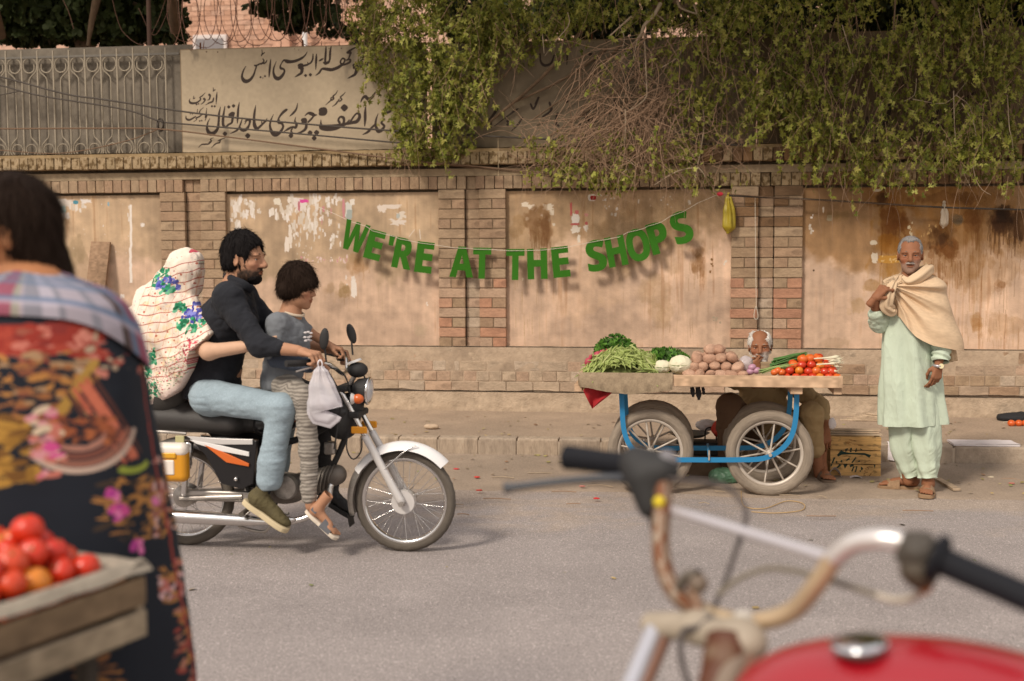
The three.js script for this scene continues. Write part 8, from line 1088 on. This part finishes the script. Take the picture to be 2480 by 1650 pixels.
// ================================================================ FOREGROUND: CRATE OF TOMATOES ON A TABLE
{
  const wood = mat([0.25, 0.18, 0.115], 0.9, { map: texes.wood }), pale = mat([0.40, 0.34, 0.26], 0.9, { map: texes.wood }), t = thing('wooden_crate', 'slatted wooden crate lined with grey paper and heaped with tomatoes', 'crate');
  const a = at(348, 1392, 2.62), b0 = at(20, 1520, 2.30); b0.y = a.y; const dir = b0.clone().sub(a).setY(0).normalize(), n = V(dir.z, 0, -dir.x); if (n.x > 0) n.negate(); if (n.z > 0 && Math.abs(n.z) > Math.abs(n.x)) n.negate();
  const L = 0.62, Wd = 0.40, Hh = 0.112, B = (u, v, y) => a.clone().addScaledVector(dir, u).addScaledVector(n, v).setY(a.y + y), q = new THREE.Quaternion().setFromUnitVectors(V(1, 0, 0), dir);
  const slat = (u0, u1, v, y0, y1, m, al = 'u') => { const g = al === 'u' ? rbox(u1 - u0, y1 - y0, 0.012, 0.003) : rbox(0.012, y1 - y0, u1 - u0, 0.003); g.applyQuaternion(q); const c = al === 'u' ? B((u0 + u1) / 2, v, (y0 + y1) / 2) : B(v, (u0 + u1) / 2, (y0 + y1) / 2); return part('slat', boxUV(g.translate(c.x, c.y, c.z), 1.2), m, t); };
  slat(0, L, 0, -0.062, -0.002, wood); slat(0, L, 0, -Hh - 0.018, -0.074, pale); slat(0, L, Wd, -0.062, -0.002, wood); slat(0, L, Wd, -Hh - 0.018, -0.074, wood); for (const u of [0.008, L - 0.008]) { slat(0.01, Wd - 0.01, u, -0.055, -0.002, wood, 'v'); slat(0.01, Wd - 0.01, u, -Hh - 0.016, -0.070, pale, 'v'); }
  for (const u of [0.012, L - 0.012]) for (const v of [0.012, Wd - 0.012]) { const p = B(u, v, -Hh / 2 - 0.01); part('corner_post', boxUV(rbox(0.022, Hh + 0.016, 0.022, 0.003).applyQuaternion(q).translate(p.x, p.y, p.z), 1.2), pale, t); }
  { const p = B(L / 2, Wd / 2, -Hh - 0.008); part('base', boxUV(rbox(L - 0.02, 0.01, Wd - 0.02, 0.003).applyQuaternion(q).translate(p.x, p.y, p.z), 1.2), wood, t); }
  const liner = mat([0.34, 0.305, 0.25], 0.95, { map: texes.dirt }); part('paper_liner', sheet((u, v) => { const p = B(lerp(-0.015, L, u), lerp(-0.012, 0.05, v), 0.006 + 0.018 * Math.sin(v * 3) + 0.010 * fbm(u * 9, v * 3)); return p; }, 50, 10, 2, 0.4), liner, t); part('paper_liner', sheet((u, v) => B(lerp(-0.03, 0.05, v), lerp(0, Wd, u), 0.004 + 0.02 * Math.sin(v * 3) + 0.012 * fbm(u * 9, v * 3)), 30, 10, 1, 0.4), liner, t);
  const tm = [[0.56, 0.030, 0.008], [0.50, 0.022, 0.008], [0.55, 0.05, 0.012], [0.62, 0.20, 0.02], [0.64, 0.46, 0.18], [0.60, 0.10, 0.02]].map((c) => mat(c, 0.32)), tg = rough(new THREE.IcosahedronGeometry(1, 5), (x, y, z) => 0.03 * Math.cos(Math.atan2(z, x) * 5) * Math.abs(y) - 0.10 * Math.pow(Math.abs(y), 8)), stemM = mat([0.08, 0.13, 0.03], 0.8);
  const tom = (p, r, k) => { const g = thing('tomato', 'large ripe tomato heaped in the slatted wooden crate', 'tomato', p.toArray(), rr(0, 6), 'tomatoes heaped in the crate'); g.rotation.x = rr(-0.9, 0.9); g.rotation.z = rr(-0.9, 0.9); const o = part('fruit', tg, tm[k], g); o.scale.set(r, r * 0.93, r); part('calyx', new THREE.ConeGeometry(0.007, 0.005, 5).translate(0, r * 0.86, 0), stemM, g); };
  for (let lay = 0; lay < 3; lay++) for (let u = 0.05 + lay * 0.035; u < L - 0.03 - lay * 0.03; u += 0.062) for (let v = 0.05 + lay * 0.035; v < Wd - 0.03 - lay * 0.03; v += 0.062) { if (lay === 0 && u > 0.1 && u < L - 0.1 && v > 0.1 && v < Wd - 0.1) continue; tom(B(u + rr(-0.007, 0.007), v + rr(-0.007, 0.007), -0.012 + lay * 0.042 - (u > 0.3 && lay === 0 ? 0.01 : 0) + rr(-0.005, 0.005)), rr(0.029, 0.034), rnd() < 0.12 ? 3 : u > 0.40 && v < 0.14 && rnd() < 0.7 ? 4 : pick([0, 0, 1, 2, 5])); }
  tom(B(0.16, 0.16, 0.115), 0.034, 0); tom(B(0.32, 0.2, 0.115), 0.033, 0); tom(B(0.40, 0.18, 0.118), 0.034, 1); tom(B(0.40, 0.26, 0.13), 0.033, 2);
  const tb = B(L / 2, Wd / 2, -Hh - 0.03), tbl = thing('market_table', 'plain wooden table under the crate of tomatoes', 'table', [tb.x, 0.15, tb.z], Math.atan2(-dir.z, dir.x)), h = tb.y - 0.15; part('table_top', boxUV(rbox(0.56, 0.02, 0.34, 0.004, 0, h, 0), 1), mat([0.05, 0.04, 0.032], 0.95), tbl); for (const [x, z] of [[-0.22, -0.12], [0.22, -0.12], [-0.22, 0.12], [0.22, 0.12]]) part('leg', rbox(0.035, h - 0.01, 0.035, 0.004, x, h / 2 - 0.005, z), mat([0.04, 0.032, 0.026], 0.95), tbl);
}
// ================================================================ SMALL THINGS ALONG THE KERB AND ON THE WALL
{
  const wood = mat([0.50, 0.335, 0.16], 0.9, { map: texes.wood }), pale = mat([0.58, 0.47, 0.36], 0.9, { map: texes.wood }), paper = mat([0.74, 0.68, 0.68], 0.9, { bumpMap: texes.grain, bumpScale: 0.002 });
  // fruit crate with stencilled slats
  const cz = 1.99, x0 = onZ(2010, 1110, cz).x, x1 = onZ(2134, 1110, cz).x, yt = onZ(2070, 1058, cz).y, cr = thing('fruit_crate', 'pale slatted fruit crate with green stencil marks beside the seller', 'crate', [(x0 + x1) / 2, 0, cz]), w = x1 - x0;
  const ink = canvas(512, 384), g = ink.getContext('2d'); { const im = g.createImageData(512, 384); for (let i = 0; i < 512 * 384; i++) { const x = i % 512, y = Math.floor(i / 512), k = 1 + 0.28 * (fbm(x * 0.012, y * 0.09, 3, 3) - 0.5) - 0.25 * sstep(0.62, 0.75, fbm(x * 0.02, y * 0.05, 8, 3)); im.data.set([206 * k, 164 * k, 104 * k, 255], i * 4); } g.putImageData(im, 0, 0); }
  g.fillStyle = '#16332c'; const S = (x, y) => [(x - 20) / 560 * 512, (y - 840) / 430 * 384]; const blobS = (pts) => { g.beginPath(); pts.forEach((q, i) => { const [x, y] = S(...q); i ? g.lineTo(x, y) : g.moveTo(x, y); }); g.closePath(); g.fill(); };
  for (const p of [[[95, 1035], [140, 985], [180, 1000], [230, 1010], [400, 1010], [470, 1030], [450, 1058], [400, 1030], [250, 1025], [150, 1030], [110, 1050]], [[180, 975], [215, 960], [210, 990], [185, 1000]], [[240, 960], [260, 955], [255, 1000], [235, 1000]], [[290, 985], [310, 955], [318, 990], [295, 1003]], [[345, 960], [375, 975], [360, 990]], [[60, 1060], [80, 1060], [40, 1150], [25, 1150]], [[80, 1105], [95, 1095], [105, 1110], [90, 1120]], [[140, 1085], [160, 1090], [150, 1110], [135, 1105]], [[195, 1085], [230, 1060], [240, 1075], [205, 1095]], [[255, 1110], [300, 1050], [310, 1060], [270, 1115]], [[320, 1095], [350, 1085], [345, 1105]], [[90, 1165], [125, 1130], [150, 1135], [110, 1170]], [[165, 1125], [215, 1130], [185, 1175]], [[235, 1140], [270, 1125], [285, 1140], [245, 1160]], [[275, 1150], [255, 1200], [268, 1205], [290, 1150]], [[310, 1145], [295, 1205], [308, 1208], [322, 1150]], [[360, 1150], [385, 1165], [375, 1190], [360, 1180]], [[340, 1195], [365, 1185], [360, 1205]], [[500, 1130], [518, 1130], [512, 1170]]]) blobS(p);
  g.fillStyle = '#6b4424'; for (let i = 0; i < 18; i++) { const [x, y] = S(rr(390, 470), rr(1150, 1240)); g.fillRect(x, y, rr(3, 10), rr(6, 18)); } g.fillStyle = '#7d5226'; { const [x, y] = S(180, 865); g.globalAlpha = 0.6; for (let i = 0; i < 12; i++) g.fillRect(x + rr(0, 150), y + rr(0, 60), rr(20, 60), rr(3, 7)); g.globalAlpha = 1; }
  const inkT = canvasTex(ink), inkM = mat([0.9, 0.9, 0.9], 0.9, { map: inkT }), hs = yt / 3; for (let i = 0; i < 3; i++) { const s = new THREE.BoxGeometry(w - 0.004, hs - 0.007, 0.010), uv = s.attributes.uv, p = s.attributes.position; for (let k = 0; k < uv.count; k++) uv.setXY(k, p.getX(k) / w + 0.5, (p.getY(k) + hs * (i + 0.5)) / yt); part('slat', s.translate(0, hs * (i + 0.5) + 0.003, 0.006 + rr(-0.001, 0.001)), inkM, cr); }
  for (let i = 0; i < 3; i++) part('slat', boxUV(rbox(w, hs - 0.008, 0.01, 0.002, 0, hs * (i + 0.5), -0.30)), wood, cr); for (const s of [-1, 1]) for (let i = 0; i < 3; i++) part('slat', boxUV(rbox(0.01, hs - 0.008, 0.30, 0.002, s * (w / 2 - 0.006), hs * (i + 0.5), -0.15)), wood, cr); for (const s of [-1, 1]) for (const z of [-0.29, -0.008]) part('corner_post', rbox(0.03, yt, 0.022, 0.003, s * (w / 2 - 0.022), yt / 2, z), wood, cr);
  for (const [i, y] of [[0, 0.006], [1, 0.017], [2, 0.028]]) solo('loose_slat', boxUV(rbox(w + 0.06 - i * 0.03, 0.009, 0.08, 0.002, 0, 0, 0).rotateY(rr(-0.12, 0.12)).translate((x0 + x1) / 2 + rr(-0.02, 0.03), yt + y, cz - 0.08 - i * 0.03)), pale, 'thin wooden slat lying loose on top of the fruit crate', 'slat', 'slats on the fruit crate');
  for (let i = 0; i < 5; i++) { const a = onY(2035 + i * 16, 1020 - i * 2, Y_PAVE + 0.01), b = onY(2135 + i * 8, 1021 - (i % 3) * 3, Y_PAVE + 0.01); a.y = b.y = Y_PAVE + 0.018 + i * 0.006; solo('split_stick', rod(a, b.lerp(a, i * 0.06), 0.010, 0.008, 5).scale(1, 1, 1), pale, 'split pale stick in the bundle on the pavement behind the man', 'stick', 'split sticks on the pavement'); }
  // white sheet of foam board over the kerb edge
  { const c = onY(2345, 1045, Y_PAVE + 0.03); solo('foam_sheet', rough(new THREE.BoxGeometry(0.46, 0.014, 0.21, 24, 1, 12), (x, y, z) => 0.014 * (fbm(x * 9, z * 9) - 0.5)).rotateY(0.03).translate(c.x, Y_PAVE + 0.016, Z_KERB - 0.12), paper, 'white torn foam sheet lying on the kerb beside the standing man', 'foam sheet'); }
  { const c = onY(2140, 1062, Y_PAVE); solo('torn_paper', rough(sheet((u, v) => V(c.x + lerp(-0.03, 0.075, u), Y_PAVE + 0.03 - (v > 0.4 ? (v - 0.4) * 0.22 * (0.7 + 0.4 * fbm(u * 9, 1)) : 0), Z_KERB - 0.04 + Math.min(v, 0.4) * 0.15 + 0.01), 14, 12), () => 0), paper, 'torn white paper hanging over the kerb by the crate', 'paper'); }
  { const a = onY(2268, 1156, 0.03), b = onY(2318, 1187, 0.02); solo('board_offcut', boxUV(rbox(a.distanceTo(b), 0.018, 0.05, 0.003).rotateY(-Math.atan2(b.z - a.z, b.x - a.x)).translate((a.x + b.x) / 2, 0.022, (a.z + b.z) / 2)), pale, 'wooden offcut lying on the road behind the sandals', 'offcut'); }
  // tomatoes on black cloth at the wall foot
  { const p = onY(2455, 1028, Y_PAVE); solo('black_cloth', rough(new THREE.IcosahedronGeometry(0.13, 4).scale(1.3, 0.38, 0.7).translate(p.x + 0.06, Y_PAVE + 0.04, p.z - 0.10), (x, y, z) => 0.035 * (fbm(x * 18, y * 18, z * 18) - 0.5)), mat([0.012, 0.012, 0.014], 0.8), 'crumpled black cloth at the foot of the wall', 'cloth'); for (const x of [2450, 2468, 2484]) { const q = onY(x, 1026, Y_PAVE + 0.03); solo('tomato', new THREE.SphereGeometry(0.03, 22, 16).scale(1, 0.9, 1).translate(q.x, Y_PAVE + 0.032, q.z), mat([0.62, 0.11, 0.02], 0.3), 'orange-red tomato set on the pavement beside the black cloth', 'tomato', 'tomatoes by the black cloth'); } solo('string_tangle', tube([0, 1, 2, 3, 4, 5, 6, 7].map((i) => V(p.x - 0.08 + i * 0.03, Y_PAVE + 0.015 + 0.008 * Math.sin(i * 2), p.z + 0.03 * Math.sin(i * 1.7))), 0.004, 50, 5), mat([0.6, 0.5, 0.38], 0.9), 'pale tangle of string before the black cloth', 'string'); }
  // plank leaning on the wall
  { const b = onZ(232, 735, 0.06), t = onZ(244, 586, -0.02), bot = V(b.x - 0.02, Y_PAVE + 0.02, 0.34), top = V(t.x, t.y, -0.025), mid = bot.clone().lerp(top, 0.5), d = top.clone().sub(bot), o = solo('leaning_plank', boxUV(rbox(0.185, d.length(), 0.028, 0.004), 1.2), mat([0.36, 0.245, 0.165], 0.92, { map: texes.wood }), 'weathered brown plank leaning against the plaster panel', 'plank'); o.position.copy(mid); o.quaternion.setFromUnitVectors(V(0, 1, 0), d.normalize()); }
  // under and round the cart
  { const p = onY(1756, 1180, 0); solo('polythene_bag', rough(new THREE.IcosahedronGeometry(0.1, 5).scale(1.05, 0.62, 0.8).translate(p.x, 0.045, p.z - 0.12), (x, y, z) => 0.05 * (fbm(x * 16, y * 16, z * 16, 4) - 0.5)), mat([0.10, 0.22, 0.13], 0.4, { phys: true, transmission: 0.25, thickness: 0 }), 'crumpled green polythene bag on the ground under the cart', 'bag');
    const s = onZ(1690, 1040, 2.0), sc = thing('weighing_scale', 'black iron weighing scale with a tin pan behind the cart', 'scale', [s.x, 0, 2.0]); part('base', rbox(0.30, 0.09, 0.2, 0.015, 0, 0.20, 0), matBlack, sc); part('pan', lathe([[0.0, 0.27], [0.10, 0.275], [0.14, 0.30], [0.145, 0.302]], 28).translate(-0.06, 0, 0), mat([0.18, 0.16, 0.14], 0.5, { metalness: 0.5 }), sc); part('beam', tube([V(0.05, 0.25, 0), V(0.06, 0.33, 0), V(0.12, 0.33, 0), V(0.13, 0.25, 0)], 0.006, 20, 6), matBlack, sc); part('block', boxUV(rbox(0.34, 0.155, 0.24, 0.02, 0, 0.078, 0)), mat([0.20, 0.14, 0.09], 0.95, { map: texes.dirt }), sc);
    solo('white_sack', rough(new THREE.IcosahedronGeometry(0.07, 4).scale(1.2, 0.6, 0.8).translate(onZ(1712, 1030, 1.85).x, onZ(1712, 1030, 1.85).y, 1.85), (x, y, z) => 0.03 * (fbm(x * 22, y * 22, z * 22) - 0.5)), paper, 'crumpled white sack behind the weighing scale', 'sack'); solo('red_bundle', rough(new THREE.IcosahedronGeometry(0.055, 4).scale(0.9, 1.1, 0.8).translate(onZ(1740, 1038, 2.0).x, onZ(1740, 1038, 2.0).y, 2.0), (x, y, z) => 0.03 * (fbm(x * 30, y * 30, z * 30) - 0.5)), mat([0.58, 0.05, 0.03], 0.7), 'small red cloth bundle beside the seller under the cart', 'bundle');
    solo('cardboard_piece', boxUV(rbox(0.5, 0.16, 0.03, 0.01).rotateX(-0.2).translate(onZ(1740, 1140, 1.9).x - 0.12, 0.10, 1.86)), mat([0.16, 0.10, 0.06], 0.95, { map: texes.dirt }), 'dark cardboard propped against the kerb behind the wheels', 'cardboard');
    const lo = [[1795, 1190], [1802, 1225], [1850, 1232], [1905, 1214], [1945, 1220], [1942, 1236], [1880, 1243], [1820, 1240]].map((q) => onY(q[0], q[1], 0.006)); solo('cord_loop', tube(lo, 0.003, 80, 5), mat([0.46, 0.30, 0.13], 0.9), 'loop of tan cord lying on the road below the cart wheel', 'cord');
    const nw = onY(2022, 1160, 0); solo('newspaper', rough(sheet((u, v) => V(nw.x + lerp(-0.05, 0.04, u), 0.01 + 0.05 * Math.sin(u * 3.1) * (0.5 + v) + 0.02 * fbm(u * 6, v * 6), nw.z + lerp(-0.06, 0.05, v)), 16, 12), () => 0), paper, 'crumpled newspaper beside the seller foot', 'newspaper'); solo('paper_scrap', rough(sheet((u, v) => V(onY(2072, 1163, 0).x + lerp(-0.05, 0.05, u), 0.012 + 0.016 * Math.sin(u * 3), onY(2072, 1163, 0).z + lerp(-0.03, 0.03, v)), 10, 6), () => 0), paper, 'white paper scrap at the foot of the fruit crate', 'paper');
    solo('white_rag', rough(new THREE.IcosahedronGeometry(0.032, 3).scale(0.8, 1.2, 0.4).translate(...onZ(2016, 1026, 2.15).toArray()), (x, y, z) => 0.012 * (fbm(x * 40, y * 40, z * 40) - 0.5)), paper, 'white rag tucked at the seller sleeve', 'rag'); }
  // fallen leaves and scraps: too many to count
  const leafS = sheet((u, v) => V((u - 0.5) * 0.05 * Math.sin(v * 3.14), 0.004 * Math.sin(u * 6), (v - 0.5) * 0.05), 2, 4), spots = [], cols = [[0.30, 0.24, 0.09], [0.24, 0.17, 0.08], [0.36, 0.30, 0.12], [0.20, 0.22, 0.07], [0.42, 0.30, 0.12], [0.28, 0.16, 0.09]];
  for (let i = 0; i < 620; i++) { const x = rr(-4.6, 4.4), k = rnd(); let z, y; if (k < 0.45) { z = Z_KERB + 0.03 + Math.pow(rnd(), 1.6) * 1.0; y = 0.02 + 0.03 * Math.pow(clamp(1 - (z - Z_KERB) / 1.1, 0, 1), 2); } else if (k < 0.86) { z = rr(0.08, 1.45); y = Y_PAVE + 0.012; } else if (k < 0.92) { z = rr(2.4, 5.5); y = 0.006; } else continue; spots.push(V(x, y, z)); }
  for (let i = 0; i < 240; i++) spots.push(V(rr(-5, 1), Y_TOP + 0.025, rr(-0.1, 0.04)));
  const im = new THREE.InstancedMesh(leafS, mat([1, 1, 1], 0.9), spots.length), e = new THREE.Matrix4(), c = new THREE.Color(); spots.forEach((p, i) => { const s = rr(0.25, 0.8); e.compose(p, Qe(rr(-0.3, 0.3), rr(0, 6.3), rr(-0.3, 0.3)), V(s, s, s)); im.setMatrixAt(i, e); const q = pick(cols), f = rr(0.7, 1.2); im.setColorAt(i, c.setRGB(q[0] * f, q[1] * f, q[2] * f)); }); im.name = 'leaf_litter'; im.userData.kind = 'stuff'; tag(im, 'fallen dry leaves scattered along kerb, pavement and wall top', 'litter'); scene.add(im);
  for (let i = 0; i < 26; i++) { const p = onY(rr(950, 2470), rr(1120, 1260), 0.012), l = rr(0.03, 0.09); p.y = 0.018; solo('twig', tube([V(p.x - l, p.y, p.z), V(p.x, p.y + 0.004, p.z + rr(-0.02, 0.02)), V(p.x + l, p.y, p.z + rr(-0.03, 0.03))], 0.003, 8, 4), pick([twigM, paleM]), 'short dry twig lying on the dusty road edge', 'twig', 'twigs on the road edge'); }
  for (const [px, py, col] of [[1155, 1160, [0.5, 0.04, 0.03]], [1160, 1192, [0.4, 0.06, 0.04]], [1105, 1140, [0.5, 0.05, 0.05]], [1445, 1212, [0.5, 0.03, 0.03]], [1410, 1182, [0.5, 0.2, 0.16]], [2450, 1175, [0.42, 0.16, 0.12]], [2400, 1160, [0.5, 0.42, 0.3]]]) { const p = onY(px, py, 0.01); p.y = 0.03; solo('scrap', rough(new THREE.IcosahedronGeometry(0.016, 2).scale(1.4, 0.35, 0.9).translate(p.x, p.y - 0.008, p.z), (x, y, z) => 0.008 * (fbm(x * 90, y * 90, z * 90) - 0.5)), mat(col, 0.9), 'small coloured scrap of peel or plastic on the road edge', 'scrap', 'scraps on the road edge'); }
  { const p = onY(1045, 1041, Y_PAVE); solo('stone', rough(new THREE.IcosahedronGeometry(0.04, 3).scale(1.5, 0.6, 0.8).translate(p.x, Y_PAVE + 0.025, p.z), (x, y, z) => 0.02 * (fbm(x * 24, y * 24, z * 24) - 0.5)), mat([0.48, 0.36, 0.25], 1), 'rounded pale stone near the pavement edge', 'stone'); }
}
scene.traverse((o) => { if (o.isMesh) { o.castShadow = true; o.receiveShadow = true; } });
renderer.render(scene, camera);
